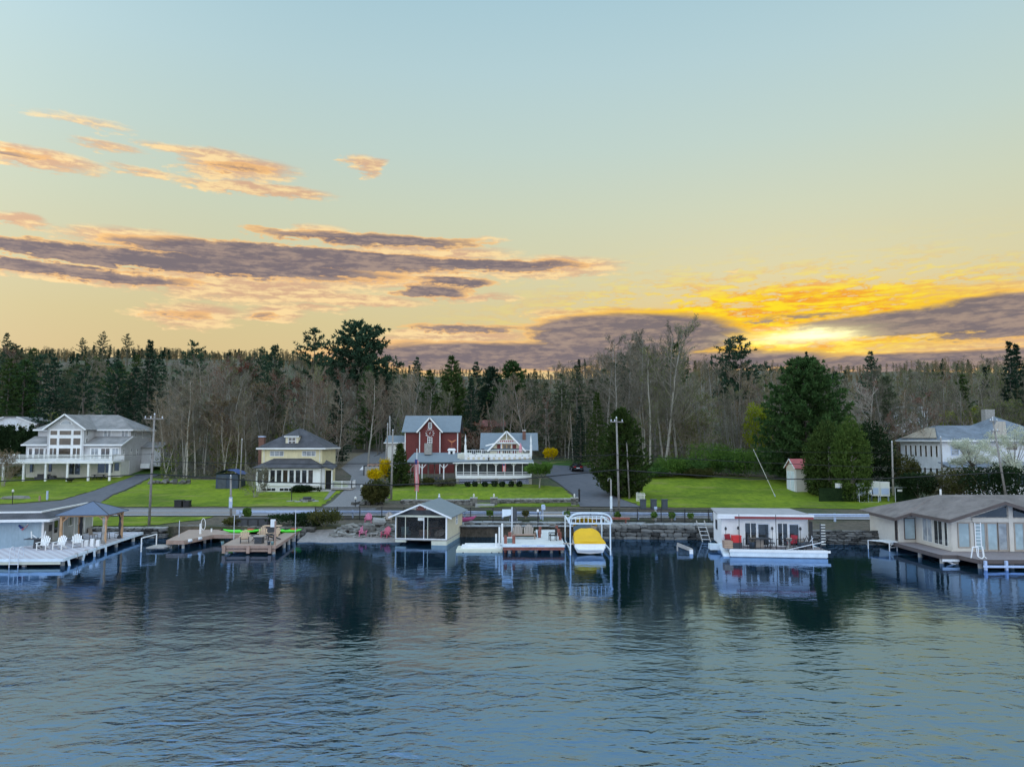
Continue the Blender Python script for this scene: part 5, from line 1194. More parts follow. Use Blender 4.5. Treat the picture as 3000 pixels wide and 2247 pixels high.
t = thing('dock_crate', 'teal crate between the red posts of the white dock', 'crate', (-.2, 62.9, .75)); MB().box(-.2, -.25, 0, .25, .25, .38).build('body', 'teal_paint', t); MB().box(-.22, -.27, .38, .27, .27, .43).build('lid', 'offwhite', t)
t = thing('lounge_chair', 'dark navy folding lounge chair on the flagstones above the seawall', 'chair', (.15, 73.0, 1.08), .1); MB().box(-.35, -.35, .35, .35, .35, .42).build('seat', 'charcoal', t); MB().bar((0, .32, .4), (0, .55, 1.55), .7, .06).build('backrest', 'charcoal', t)
for s in (-1, 1): MB().bar((s * .36, -.3, 0), (s * .36, .2, .6), .04).bar((s * .36, .35, 0), (s * .36, -.1, .6), .04).build('leg', 'aluminium', t); MB().box(s * .37 - .04, -.25, .6, s * .37 + .04, .35, .64).build('armrest', 'charcoal', t)
t = thing('flag_pole', 'pale steel mooring pole with a small blue white flag at the white dock', 'pole', (.0, 65.9, .75)); MB().tube((0, 0, -.5), (0, 0, 2.7), .07, .06, 8).build('pole', 'aluminium', t)
MB().grid([[(-.08 - .2 * i, .03 * math.sin(i * 1.2), 2.5 - .5 * j / 3 - .05 * i * (j % 2)) for i in range(5)] for j in range(4)]).build('flag', 'lift_white', t)
t = thing('dock_lamp_post', 'thin black lamp post at the back corner of the white dock', 'lamp post', (2.35, 67.2, .75)); MB().tube((0, 0, 0), (0, 0, 2.1), .03).build('post', 'black_metal', t); MB().lathe([(.03, 0), (.1, .06), (.1, .22), (.02, .3)], 8, (0, 0, 2.1)).build('lantern', 'white', t)
t = thing('gang_plank', 'grey plank bridging the white dock and the covered boat', 'plank', (4.3, 61.9, .78)); MB().bar((0, 0, .05), (1.7, -.35, -.02), .5, .06).build('plank', 'taupe_poly', t); MB().box(1.5, -.5, -.05, 1.6, -.2, .0).build('cleat', 'wood_grey', t)

# ================================================================ covered motor boat on its lift
bt = thing('motor_boat', 'white motor boat under a bright yellow canvas cover', 'boat', (6.45, 61.2, -.05))
L = 6.6; rows = []
def bw_(s): return 1.26 * (1 - max(0, (s - .35) / .65) ** 2.2) + .02
for i in range(15):
    s = i / 14; w = bw_(s); k = .05 + .5 * max(0, s - .5) ** 1.5 * 1.6
    rows.append([(-w, s * L, .95 + .25 * s), (-w * .99, s * L, .6 + .2 * s), (-w * .82, s * L, .18 + k * .5), (0, s * L, .06 + k), (w * .82, s * L, .18 + k * .5), (w * .99, s * L, .6 + .2 * s), (w, s * L, .95 + .25 * s)])
hb = MB().grid(rows); hb.poly([rows[0][j] for j in range(7)]); hb.build('hull', 'hull_white', bt, True)
MB().grid([[(q[0] * 1.004, q[1] - .004, q[2]) for q in (rr[2], rr[3], rr[4])] for rr in rows]).build('hull_bottom', 'hull_scum', bt)
MB().prism([(-1.2, 0, .55), (1.2, 0, .55), (1.05, -.65, .5), (-1.05, -.65, .5)], (0, 0, .09)).build('swim_platform', 'hull_white', bt)
for x in (-.55, .0, .5): MB().box(x - .07, -.04, .62, x + .07, .06, .9).build('transom_cleat', 'hull_white', bt)
cv = []
for i in range(13):
    s = i / 12; y = -.02 + s * 2.9; w = bw_(y / L) * (1.02 - .12 * s); crown = .2 + .62 * s ** 1.1 + .05 * math.sin(s * 9)
    cv.append([(w * math.cos(a), y + .04 * math.sin(a * 3), .93 + .1 * s + crown * max(0, math.sin(a)) ** .55 + .025 * math.sin(a * 7 + s * 6) * math.sin(a)) for a in [math.pi * k / 16 for k in range(17)]])
cvb = MB().grid(cv); cvb.poly(cv[0]); cvb.build('aft_cover', 'canvas_yellow', bt, True)
cv2 = []
for i in range(9):
    s = i / 8; y = 4.1 + s * 2.2; w = bw_(y / L) * .98; zt = 1.0 + 1.45 * (1 - s) ** .8
    cv2.append([(w * math.cos(a), y, 1.05 + .1 * s + (zt - .9) * max(0, math.sin(a)) ** .35) for a in [math.pi * k / 14 for k in range(15)]])
MB().grid(cv2).build('bow_cover', 'canvas_yellow', bt, True)
MB().grid([[(x, 3.35 + .75 * j, 1.25 + .65 * j + .25 * (1 - x * x)) for x in (-1.05, -.5, 0, .5, 1.05)] for j in (0, 1)]).build('windscreen', 'glass_dark', bt)
lf = thing('boat_lift', 'white aluminium boat lift frame with arched canopy over the yellow boat', 'boat lift', (6.45, 61.0, 0))
for x in (-1.65, 1.65):
    for y in (0, 5.8): MB().box(x - .05, y - .05, -1.5, x + .05, y + .05, 2.6).build('post', 'lift_white', lf)
    MB().box(x - .06, .08, 2.5, x + .06, 5.72, 2.62).build('side_beam', 'lift_white', lf); MB().box(x - .05, .08, .3, x + .05, 5.72, .42).build('lower_beam', 'lift_white', lf)
MB().box(-1.72, 5.8, 2.3, 1.72, 5.9, 2.44).build('cross_beam', 'lift_white', lf)
y = -.05
MB().box(-1.72, y - .05, 2.5, 1.72, y + .05, 2.62).build('cross_beam', 'lift_white', lf)
ar = []
for k in range(19):
    a = math.pi * k / 18; cx_ = math.copysign(abs(math.cos(a)) ** .6, math.cos(a)); ar.append((1.74 * cx_, 2.60 + .82 * math.sin(a) ** .6))
am = MB()
for p, q in zip(ar, ar[1:]): am.bar((p[0], y, p[1]), (q[0], y, q[1]), .16, .13, up=(0, 0, 1))
am.build('arch', 'lift_white', lf)
inner = [(p[0] * .9, 2.6 + (p[1] - 2.6) * .72) for p in ar]; am = MB()
for p, q in zip(inner, inner[1:]): am.bar((p[0], y - .02, p[1]), (q[0], y - .02, q[1]), .05, .05, up=(0, 0, 1))
am.build('inner_arch', 'lift_white', lf)
for k in range(1, 9): x = -1.55 + 3.1 * k / 9; MB().box(x - .025, y - .02, 2.62, x + .025, y + .02, 2.62 + .56 * (1 - (abs(x) / 1.6) ** 3.4) ** .5).build('strut', 'lift_white', lf)
am = MB(); rows = []
for y in (-.12, .12): rows.append([(p[0], y, p[1] + .07) for p in ar])
am.grid(rows).build('canopy_valance', 'lift_white', lf, True)
for x, z in ((-1.5, 2.95), (1.5, 2.95)): MB().tube((x, 0, z), (x, 5.85, 2.4), .03).build('purlin', 'lift_white', lf)

# ================================================================ floating house
r = Vector((17.75, 60.0, 0)); rotF = Matrix.Rotation(R(-6), 3, 'Z')
def rF(x, y, z): return r + rotF @ Vector((x, y, z))
FH = thing('floating_house', 'white floating cottage with sliding glass doors and railed front porch', 'floating house', r, R(-6))
MB().box(-.1, 0, .06, 7.5, .12, .62).build('front_skirt', 'lift_white', FH); MB().box(-.15, -.06, .42, 7.7, 0, .6).build('front_trim', 'white_clean', FH)
MB().box(-.05, .12, -.2, 7.45, 6.2, .55).build('float_hull', 'lift_white', FH)
MB().box(0, .12, .55, 7.4, 2.0, .62).build('porch_floor', 'deck_taupe', FH)
wl, wr, wy, wt = -.4, 5.6, 2.0, 3.15
MB().box(wl + .03, wy + .03, .55, wr, wy + 4.0, wt).build('wall', 'white', FH)
holes = [(1.45, 3.5, .6, 2.55), (4.1, 5.9, .6, 2.5)]
wr2 = 6.6
MB().box(wr, wy + .03, .55, wr2, wy + 4.0, wt).build('wall', 'white', FH)
boards_h(FH, 'f', wl, wr2, .6, wt, wy + .03, .3, 'white_clean', holes); boards_h(FH, 'l', wy + .03, wy + 4.0, .6, wt, wl + .03, .3, 'white_clean', [(wy + 2.0, wy + 2.7, 1.7, 2.5)])
win(FH, 'l', wy + 2.7, 1.7, .7, .8, wl, 1, 1, 'charcoal', 'glass_dark', .05)
for u, w_ in ((1.45, 2.05), (4.1, 1.8)):
    win(FH, 'f', u, .62, w_ * .5, 1.95, wy, 2, 1, 'white_clean', 'glass_dark', .07, 'sliding_door'); win(FH, 'f', u + w_ * .5, .62, w_ * .5, 1.9, wy - .03, 1, 1, 'aluminium', 'glass_dark', .1, 'sliding_door')
RF = MB().slab([(wl - .35, wy - .5, wt + .1), (wr2 + .3, wy - .5, wt + .1), (wr2 - .3, wy + 4.4, wt + .2), (wl - .15, wy + 4.4, wt + .2)], .1).build('roof', 'roof_flat', FH)
MB().box(wl - .4, wy - .58, wt - .04, wr2 + .35, wy - .5, wt + .12).build('fascia', 'white_clean', RF); MB().box(wl + 1.0, wy - .56, wt - .24, wr2 + .3, wy - .5, wt - .045).build('red_fascia', 'fascia_red', RF); MB().box(wl - .4, wy - .55, wt - .24, wl + .98, wy - .49, wt - .045).build('fascia', 'white_clean', RF)
for k in range(11): MB().tube((wl + .3 + k * .66, wy - .02, wt - .3), (wl + .3 + k * .66, wy - .02, wt - .22), .035).build('string_light', 'charcoal', FH)
for x, zt in ((1.2, 3.4), (4.1, 3.4)): MB().tube((x - .5, .25, .6), (x - .5, .25, zt), .025).build('porch_pole', 'black_metal', FH)
MB().box(-1.3, 2.3, .2, -.42, 3.4, .62).build('side_step', 'lift_white', FH); MB().prism([(-.6, .2, -.1), (-.1, .2, -.1), (-.1, 2.2, .55), (-.6, 2.2, .55)], (0, 0, .25)).build('side_float', 'lift_white', FH)
rl = MB(); XR = [(1.0, 1.9), (1.95, 3.1), (3.6, 4.6), (4.65, 5.9)]
for a, b_ in XR:
    MB().bar((a, .15, 1.45), (b_, .15, 1.45), .04).build('rail', 'black_metal', FH); MB().bar((a, .15, .75), (b_, .15, .75), .03).build('rail', 'black_metal', FH)
    k = 3
    for i in range(k + 1): MB().tube((a + (b_ - a) * i / k, .15, .6), (a + (b_ - a) * i / k, .15, 1.45), .018, n=4).build('rail_post', 'black_metal', FH)
MB().box(wr2 + .05, 1.2, .62, wr2 + .13, 1.9, 2.75).build('lattice_screen', 'black_plastic', FH)
for k in range(16): MB().box(wr2 + .6, .6, .9 + k * .11, wr2 + .95, .68, .96 + k * .11).build('louvre_slat', 'offwhite' if k % 2 else 'charcoal', FH)
MB().box(wr2 + .55, .58, .62, wr2 + .6, .7, 2.7).build('louvre_post', 'charcoal', FH); MB().bar((4.3, -.02, .62), (7.2, -.02, 1.3), .05).build('mooring_pole', 'white', FH)
def porch_chair(label, x, y, rz, cush):
    t = thing('porch_chair', label, 'chair', rF(x, y, .62), rz); MB().box(-.28, -.28, .36, .28, .28, .46).build('seat_cushion', cush, t); MB().bar((0, .27, .45), (0, .38, 1.0), .56, .1).build('back_cushion', cush, t)
    for s in (-1, 1): MB().path([(s * .32, -.28, 0), (s * .32, -.26, .6), (s * .32, .3, .62), (s * .32, .34, 0)], .025, 5).build('arm_frame', 'charcoal', t)
porch_chair('red cushioned porch chair at the left end of the floating house', .2, 1.4, .5, 'red_cushion'); porch_chair('red cushioned porch chair in front of the right sliding door', 5.1, 1.3, -.9, 'red_cushion')
t = thing('red_cooler', 'bright red cooler stacked at the left of the floating house porch', 'cooler', rF(.55, .8, .62)); MB().box(-.35, -.25, .45, .35, .25, .95).build('body', 'red_paint', t); MB().box(-.37, -.27, .95, .37, .27, 1.02).build('lid', 'red_paint', t); MB().box(-.45, -.3, 0, .4, .3, .45).build('stand', 'charcoal', t)
t = thing('wicker_basket', 'brown wicker crate beside the red cooler', 'crate', rF(-.15, .6, .62)); MB().prism([(-.35, -.3, 0), (.3, -.3, 0), (.3, .4, 0), (-.35, .4, 0)], (0, 0, .6)).build('body', 'wood_brown', t)
for k in range(4): MB().box(-.37, -.32, .1 + k * .14, .32, -.3, .15 + k * .14).build('slat', 'tan_poly', t)
t = thing('porch_table', 'dark glass patio table in front of the left sliding door', 'table', rF(2.5, 1.0, .62)); MB().box(-.9, -.5, .72, .9, .5, .77).build('tabletop', 'charcoal', t)
for a in (-.75, .75):
    for b in (-.4, .4): MB().tube((a, b, 0), (a, b, .72), .03).build('leg', 'black_metal', t)
MB().box(-.45, -.1, .05, .25, 0, .7).build('base_panel', 'taupe_poly', t)
t = thing('wire_stool', 'round wire stool right of the porch table', 'stool', rF(3.3, .7, .62))
MB().lathe([(.28, .42), (.3, .48), (.05, .5)], 12).build('seat', 'charcoal', t)
for k in range(4): MB().path([(.22 * math.cos(k * 1.57), .22 * math.sin(k * 1.57), .45), (.4 * math.cos(k * 1.57), .4 * math.sin(k * 1.57), 0)], .02, 5).build('leg', 'black_metal', t)
for k, (x, l) in enumerate(((1.75, 'dark planter with dry grass left of the porch table'), (5.6, 'dark planter with dry grass right of the floating house porch'))):
    t = thing('planter', l, 'planter', rF(x, .45, .62)); MB().lathe([(.2, 0), (.3, .5), (.32, .55), (.26, .55)], 12).build('pot', 'bin_blue', t, True); pl = MB()
    for i in range(40): a = rnd.uniform(0, 6.3); pl.tube((.1 * math.cos(a), .1 * math.sin(a), .5), (.28 * math.cos(a), .28 * math.sin(a), .75 + rnd.random() * .35), .012, .004, 3, False)
    pl.build('dry_grass', 'twig_pale', t)
t = thing('pedestal_planter', 'small stone pedestal on the floating house porch', 'pedestal', rF(4.65, .45, .62)); MB().lathe([(.3, 0), (.3, .08), (.12, .2), (.1, .6), (.25, .75), (.27, .8)], 12).build('column', 'wood_grey', t, True); MB().lathe([(.2, .8), (.24, .9)], 10).build('bowl', 'taupe_poly', t)
for k, (x, y, l) in enumerate(((-.2, 1.2, 'leftmost black garden torch on the floating house porch'), (.9, 1.7, 'black garden torch left of the left sliding door'), (3.65, 1.7, 'black garden torch between the two sliding doors'), (5.9, 1.7, 'black garden torch right of the right sliding door'))):
    t = thing('garden_torch', l, 'torch', rF(x, y, .62), 0, 'torches on the floating house'); MB().tube((0, 0, 0), (0, 0, 1.35), .018).build('pole', 'black_metal', t); MB().lathe([(.02, 0), (.1, .08), (.1, .2), (.03, .3)], 8, (0, 0, 1.35)).build('lantern', 'charcoal', t)
t = thing('porch_gear', 'jumble of dark folded porch gear at the right end of the floating house', 'porch gear', rF(6.3, .9, .62))
for k in range(7): MB().tube((rnd.uniform(-.5, .4), rnd.uniform(-.3, .4), 0), (rnd.uniform(-.5, .4), rnd.uniform(-.3, .4), rnd.uniform(.5, 1.1)), .03).build('frame_tube', rnd.choice(['charcoal', 'aluminium', 'black_metal']), t)
MB().box(-.5, -.2, 0, .1, .3, .55).build('grill_body', 'charcoal', t)

# ================================================================ lake house at the right
RH = thing('lakeside_house', 'beige lakeside house with tall gable windows and wide brown shingle roof over the water', 'house', (0, 0, 0))
def RB_(name, m, *pts): return MB().prism(pts, (0, 0, 0))
wz0, wz1 = .72, 3.25
MB().box(33.15, 63.35, .3, 48, 68.5, 2.9).build('left_wall', 'beige_wall', RH); MB().box(34.55, 58.25, .7, 60, 68, 3.25).build('front_wall', 'beige_wall', RH)
boards_h(RH, 'l', 63.4, 66.6, .35, 2.85, 33.15, .22, 'beige_wall', [(63.55, 63.95, .8, 2.7)]); boards_h(RH, 'l', 58.3, 63.3, .75, 3.2, 34.55, .22, 'beige_wall', [(58.6, 62.2, 1.0, 2.95)])
boards_h(RH, 'f', 34.6, 36.2, .75, 3.2, 58.25, .22, 'beige_wall', [(35.0, 36.05, 1.0, 2.95)])
gw = MB().prism([(34.2, 58.22, 3.25), (42.4, 58.22, 3.25), (38.3, 58.22, 4.5)], (0, 5, 0)); gw.build('gable_wall', 'beige_wall', RH)
V = dict(e1=(32.3, 66.8, 2.95), e2=(32.35, 62.5, 2.87), e3=(33.75, 62.5, 3.3), e4=(33.95, 57.4, 3.27), g=(38.3, 57.3, 4.68), gr=(38.3, 63, 4.76), e5=(42.7, 57.3, 3.27), f6=(60, 57.4, 3.27), r1=(36.3, 63, 4.75), r2=(60, 63, 4.75), b1=(32.4, 69, 2.95), b2=(60, 69, 3.1))
rf = MB()
for f in (('e1', 'e2', 'r1'), ('e2', 'e3', 'r1'), ('e1', 'r1', 'b1'), ('e3', 'e4', 'r1'), ('e4', 'g', 'gr', 'r1'), ('g', 'e5', 'gr'), ('e5', 'f6', 'r2', 'gr'), ('b1', 'r1', 'r2', 'b2')): rf.slab([V[k] for k in f], .1)
RF = rf.build('roof', 'roof_taupe', RH)
for a, b in (('e1', 'e2'), ('e2', 'e3'), ('e3', 'e4'), ('e4', 'g'), ('g', 'e5'), ('e5', 'f6')):
    p, q = Vector(V[a]), Vector(V[b]); dz = Vector((0, 0, -.14)); MB().bar(p + dz + Vector((-.03, -.04, 0)), q + dz + Vector((-.03, -.04, 0)), .07, .24).build('fascia', 'fascia_brown', RF)
MB().tube((37.2, 64.0, 4.3), (37.2, 64.0, 5.15), .08).build('vent_pipe', 'white', RF)
win(RH, 'l', 63.95, .8, .4, 1.9, 33.12, 1, 1, 'fascia_brown', 'glass_dark', .05); win(RH, 'f', 33.55, .95, .95, 1.8, 63.32, 1, 1, 'fascia_brown', 'glass_curtain', .05)
for u, w_ in ((62.2, 1.45), (60.55, 1.25), (59.1, .5)): win(RH, 'l', u, 1.0, w_, 1.95, 34.52, 1 if w_ < 1 else 2, 1, 'offwhite', 'glass_dark' if w_ < 1.3 else 'glass_pale', .06)
win(RH, 'f', 35.05, 1.0, .95, 1.95, 58.22, 1, 1, 'taupe_poly', 'glass_curtain', .07)
for k, u in enumerate((36.35, 37.3, 38.15, 39.45, 40.3, 41.3)):
    if k == 2: w_ = .85
    win(RH, 'f', u, .76, .92 if k < 2 else .84, 2.2, 58.22, 1, 1, 'taupe_poly', 'glass_curtain' if k != 2 else 'glass_pale', .1, 'glass_door')
MB().box(39.03, 58.1, .72, 39.38, 58.24, 4.3).build('gable_post', 'beige_wall', RH)
MB().box(36.2, 58.12, 2.98, 42.2, 58.24, 3.3).build('gable_beam', 'beige_wall', RH)
MB().prism([(36.1, 58.16, 3.36), (38.95, 58.16, 3.36), (38.95, 58.16, 4.22)], (0, .05, 0)).build('gable_pane', 'glass_dark', RH); MB().prism([(42.2, 58.16, 3.36), (39.46, 58.16, 3.36), (39.46, 58.16, 4.18)], (0, .05, 0)).build('gable_pane', 'glass_dark', RH)
o, c = deckobj('lake_house_deck', 'wide taupe board deck wrapping the beige lakeside house', 'deck', [(32.6, 63.3), (32.7, 56.5), (33.9, 56.4), (34.2, 54.3), (60, 53.6), (60, 58.3), (34.5, 58.3), (34.5, 63.3)], .7, 'deck_taupe', 'fascia_brown', .14, .3)
piles(o, c, [(33.0, 57), (34.0, 56.8), (34.6, 54.9), (37, 55), (33.0, 60), (40, 55), (43, 55)], .55, .16, 'concrete')
MB().box(.0, -.07, .22, 1.3, -.02, .4).build('white_trim', 'white', o, loc=(0.1, -6.85, 0)); MB().box(0, 0, .18, 26, .08, .34).build('white_trim', 'galv', o, loc=(1.7, -9.3, 0), rz=R(-1.5))
MB().bar((.6, -6.5, .25), (1.5, -6.8, -.2), .12).build('brace', 'white', o)
for k, x in enumerate((34.5, 36.0, 37.5, 39.0)): MB().box(-.08, -.12, -1.3, .08, .06, .66).build('steel_pile', 'galv', o, loc=Vector((x, 54.15 - .03 * k, 0)) - c)
ld = thing('pool_ladder', 'white tubular boarding ladder standing on the lake house deck', 'ladder', (34.35, 54.9, .7))
for s in (0, .42): MB().path([(s, 0, 2.6), (s, 0, .9), (s, -.15, .2), (s + .15, -.3, .05)], .03).build('rail', 'white_clean', ld)
for k in range(7): MB().tube((0, 0, .9 + k * .25), (.42, 0, .9 + k * .25), .022).build('rung', 'white_clean', ld)
MB().path([(-.45, -.1, .05), (-.3, -.1, .85), (.1, -.1, .85), (.1, -.1, .1), (.3, -.2, .02), (.45, -.2, .2), (.42, -.1, .9)], .04).build('handrail', 'white_clean', ld)
t = thing('metal_dock_stand', 'small white metal dock stand at the left corner of the lake house', 'dock', (30.9, 63.2, 0)); MB().prism([(0, 1.2, .72), (1.9, 1.4, .72), (2.0, 0, .72), (1.2, -.2, .72)], (0, 0, .05)).build('platform', 'white', t)
for x, y in ((.05, 1.2), (1.2, -.15), (1.95, .05)): MB().tube((x, y, -1), (x, y, .72), .04).build('leg', 'white', t)
MB().bar((1.2, -.15, .3), (1.95, .05, .3), .04).bar((1.2, -.15, .3), (1.6, 0, .68), .03).bar((1.95, .05, .3), (1.55, 0, .68), .03).build('brace', 'white', t)
# submerged ladder plank, ladder on the wall, white chair
t = thing('broken_plank_post', 'weathered plank on posts sticking out of the water', 'plank', (14.6, 61.6, 0)); MB().bar((-.5, 1.6, .55), (.35, 0, .3), .1, .28).build('plank', 'wood_grey', t); MB().box(.15, -.08, -.9, .42, .08, .35).build('post', 'white', t); MB().box(-.56, 1.5, -.9, -.46, 1.62, .5).build('post', 'wood_grey', t)
t = thing('wooden_ladder', 'pinkish wooden ladder leaning on the boulder seawall', 'ladder', (17.6, 70.0, 0))
for x in (0, .75): MB().bar((x + .1, -1.9, -.6), (x, .6, 1.75), .09, .05).build('stringer', 'wood_grey', t)
for k in range(6): q = .2 + k * .14; MB().bar((.07, -1.9 + 2.5 * q, -.6 + 2.35 * q), (.8, -1.9 + 2.5 * q, -.6 + 2.35 * q), .05, .05).build('rung', 'white', t)
t = thing('white_garden_chair', 'white cane garden chair on the seawall beside the floating house', 'chair', (25.6, 69.5, 1.05), .15); MB().box(-.25, -.25, .45, .25, .25, .5).build('seat', 'white_clean', t)
for x in (-.23, .23): MB().tube((x, -.23, 0), (x, -.23, .48), .03).build('leg', 'white_clean', t); MB().tube((x, .23, 0), (x, .3, 1.1), .03).build('leg', 'white_clean', t)
MB().bar((-.23, .3, 1.08), (.23, .3, 1.08), .05).bar((-.23, .28, .6), (.23, .3, 1.05), .03).bar((.23, .28, .6), (-.23, .3, 1.05), .03).bar((-.23, .26, .62), (.23, .26, .62), .03).build('back_lattice', 'white_clean', t); MB().bar((-.23, -.23, .15), (.23, -.23, .42), .025).bar((.23, -.23, .15), (-.23, -.23, .42), .025).build('front_lattice', 'white_clean', t)
t = thing('red_bench', 'long low reddish bench on the promenade below the utility pole', 'bench', (10.2, 74.2, 1.08)); MB().box(-2.5, -.3, .5, 1.6, .3, .57).build('seat', 'wood_red', t)
for x in (-2.1, -.4, 1.2): MB().box(x - .05, -.25, 0, x + .05, .25, .5).build('leg', 'wood_red', t)
MB().box(-2.5, -.32, .4, 1.6, -.28, .52).build('apron', 'wood_red', t)

# ================================================================ trees
def leafquad(mb, p, a, b):
    o = len(mb.v); mb.v += [tuple(p - a - b), tuple(p + a - b * .3), tuple(p + a * .4 + b), tuple(p - a * .8 + b * .5)]; mb.f.append((o, o + 1, o + 2, o + 3))
def rv(g): return Vector((g.uniform(-1, 1), g.uniform(-1, 1), g.uniform(-1, 1))).normalized()
def bare_proto(seed, h=20.0, spread=.25, base=.35, stems=1, n1=18, up=.85, n2=7, n3=9, lean=.07):
    """returns meshes (trunk, branches, buds)"""
    g = random.Random(seed); T = MB(); Bm = MB(); L = MB()
    def limb(mb, p, d, length, r0, r1, seg, n, wob):
        pts = [p.copy()]; q = p.copy(); d = d.copy()
        for i in range(seg):
            d = (d + rv(g) * wob + Vector((0, 0, .06))).normalized(); q2 = q + d * length / seg
            mb.tube(q, q2, r0 + (r1 - r0) * i / seg, r0 + (r1 - r0) * (i + 1) / seg, n, False); q = q2; pts.append(q.copy())
        return pts, d
    for s in range(stems):
        d0 = Vector((g.uniform(-lean, lean), g.uniform(-lean, lean), 1)) if stems == 1 else Vector((g.uniform(-.28, .28), g.uniform(-.28, .28), 1))
        hh = h * g.uniform(.8, 1.0) if stems > 1 else h; r0 = h * .0105 / (1 if stems == 1 else 1.5)
        st = Vector((0, 0, -.5)) if stems == 1 else Vector((g.uniform(-.3, .3), g.uniform(-.3, .3), -.5))
        pts, _ = limb(T, st, d0.normalized(), hh * .93, r0, r0 * .18, 9, 6, .075)
        def along(t):
            t = t * (len(pts) - 1); i = min(int(t), len(pts) - 2); return pts[i].lerp(pts[i + 1], t - i)
        for i in range(n1 // stems + (stems > 1)):
            t = base + (1 - base) * ((i + g.random()) / (n1 // stems + (stems > 1))); p = along(t); a = g.uniform(0, 6.283)
            l1 = hh * spread * (1.15 - .75 * (t - base) / (1 - base)) * g.uniform(.7, 1.25)
            d = Vector((math.cos(a), math.sin(a), up * g.uniform(.7, 1.4))).normalized()
            q1, dd = limb(Bm, p, d, l1, r0 * .34, r0 * .08, 4, 4, .16)
            for j in range(n2):
                t2 = .25 + .75 * (j + g.random()) / n2; k = t2 * 4; ii = min(int(k), 3); p2 = q1[ii].lerp(q1[ii + 1], k - ii)
                d2 = (dd + rv(g) * .85 + Vector((0, 0, .25))).normalized(); l2 = l1 * g.uniform(.28, .5)
                q2, d2 = limb(Bm, p2, d2, l2, r0 * .11, .012, 2, 3, .2)
                for m in range(n3):
                    t3 = g.uniform(.2, 1); p3 = q2[0].lerp(q2[-1], t3); d3 = (d2 + rv(g) * .75 + Vector((0, 0, .2))).normalized(); l3 = l2 * g.uniform(.4, .85)
                    Bm.tube(p3, p3 + d3 * l3, .017, .008, 3, False)
                    for b in range(2):
                        pb = p3 + d3 * l3 * g.uniform(.4, 1.05) + rv(g) * .15; u = rv(g); v = u.orthogonal().normalized(); sz = g.uniform(.03, .075); leafquad(L, pb, u * sz, v * sz)
    return T.mesh('trunk', 'bark_grey', True, False), Bm.mesh('branches', 'twig', False, False), L.mesh('buds', 'bud_brown', False, False)
def conifer_proto(seed, h, w, base=.12, nw=20, nb=6, tufts=9, ts=.34, droop=.1, upturn=.15, power=.8, ragged=.25, m='pine_green', trunk_m='bark_dark', per=5, top=.12):
    g = random.Random(seed); T = MB(); N = MB(); Bm = MB()
    pts = [Vector((0, 0, -.5))] + [Vector((g.uniform(-.12, .12), g.uniform(-.12, .12), h * i / 6)) for i in range(1, 7)]
    for i in range(6): T.tube(pts[i], pts[i + 1], h * .014 * (1 - i / 6.3), h * .014 * (1 - (i + 1) / 6.3), 7, False)
    for i in range(nw):
        f = (i + .5) / nw; z = h * (base + (1 - base) * f)
        prof = max(.06, (1 - f) ** power) * (1 if f > top else .65 + .35 * f / top)
        for k in range(nb):
            if g.random() < ragged * .5: continue
            a = 6.283 * (k + g.random() * .8) / nb + i * 1.3; ln = w / 2 * prof * g.uniform(1 - ragged, 1 + ragged * .6)
            dr = Vector((math.cos(a), math.sin(a), 0)); zz = z + g.uniform(-.3, .3) * h / nw
            Bm.tube((0, 0, zz), dr * ln + Vector((0, 0, zz + ln * (upturn - droop))), .035, .01, 3, False)
            nt_ = max(3, int(tufts * (ln / (w / 2)) + 1.5))
            for q in range(nt_):
                t = (.18 + .82 * (q + g.random()) / nt_); p = dr * (ln * t) + Vector((0, 0, zz - droop * ln * t + upturn * ln * t * t * 1.6)) + Vector((g.uniform(-1, 1), g.uniform(-1, 1), g.uniform(-.35, .35))) * ts * (.5 + ln * .09)
                for e in range(per):
                    u = (dr * .8 + rv(g) * .9 + Vector((0, 0, .25))).normalized(); v = u.cross(rv(g)).normalized(); s = ts * g.uniform(.6, 1.2)
                    leafquad(N, p + u * s * .5, u * s, v * s * .28)
    return T.mesh('trunk', trunk_m, True, False), Bm.mesh('branches', 'bark_dark', False, False), N.mesh('crown', m, False, False)
def cloud_mesh(seed, clusters, n, size, m, shell=.55, flat=1.0, upbias=0.0):
    g = random.Random(seed); N = MB(); vol = [c[1] * c[2] * c[3] for c in clusters]; tot = sum(vol)
    for c, vv in zip(clusters, vol):
        for i in range(max(8, int(n * vv / tot))):
            d = rv(g); r = (shell + (1 - shell) * g.random() ** .6) * g.uniform(.82, 1.1); p = Vector((c[0][0] + d.x * c[1] * r, c[0][1] + d.y * c[2] * r, c[0][2] + d.z * c[3] * r))
            u = (d * .5 + rv(g) + Vector((0, 0, upbias))).normalized(); v = u.cross(rv(g)).normalized(); s = size * g.uniform(.6, 1.3); leafquad(N, p, u * s, v * s * .7 * flat)
    return N.mesh('crown', m, False, False)
def setmat(o, m): o.material_slots[0].link = 'OBJECT'; o.material_slots[0].material = M[m]
def plant(name, label, cat, meshes, loc, s=1.0, rz=0.0, group=None, names=('trunk', 'branches', 'crown'), mats=None, sxy=None):
    o = thing(name, label, cat, loc, rz, group); o.scale = (sxy or s, sxy or s, s)
    for i, (n, me) in enumerate(zip(names, meshes)):
        if me is None: continue
        c = put(n, me, o)
        if mats and mats[i]: setmat(c, mats[i])
    return o
BARE = [bare_proto(1, 20, .19, .22), bare_proto(2, 20, .22, .28), bare_proto(3, 20, .28, .2, up=.7), bare_proto(4, 20, .22, .12, stems=4, n1=22, up=1.2), bare_proto(5, 20, .18, .3), bare_proto(6, 20, .2, .25, stems=2, n1=20, up=1.1), bare_proto(7, 20, .26, .25, up=1.0)]
THIN = [bare_proto(70 + k, 12, .13, .4, n1=10, n2=4, n3=4, up=1.1, lean=.16) for k in range(4)]
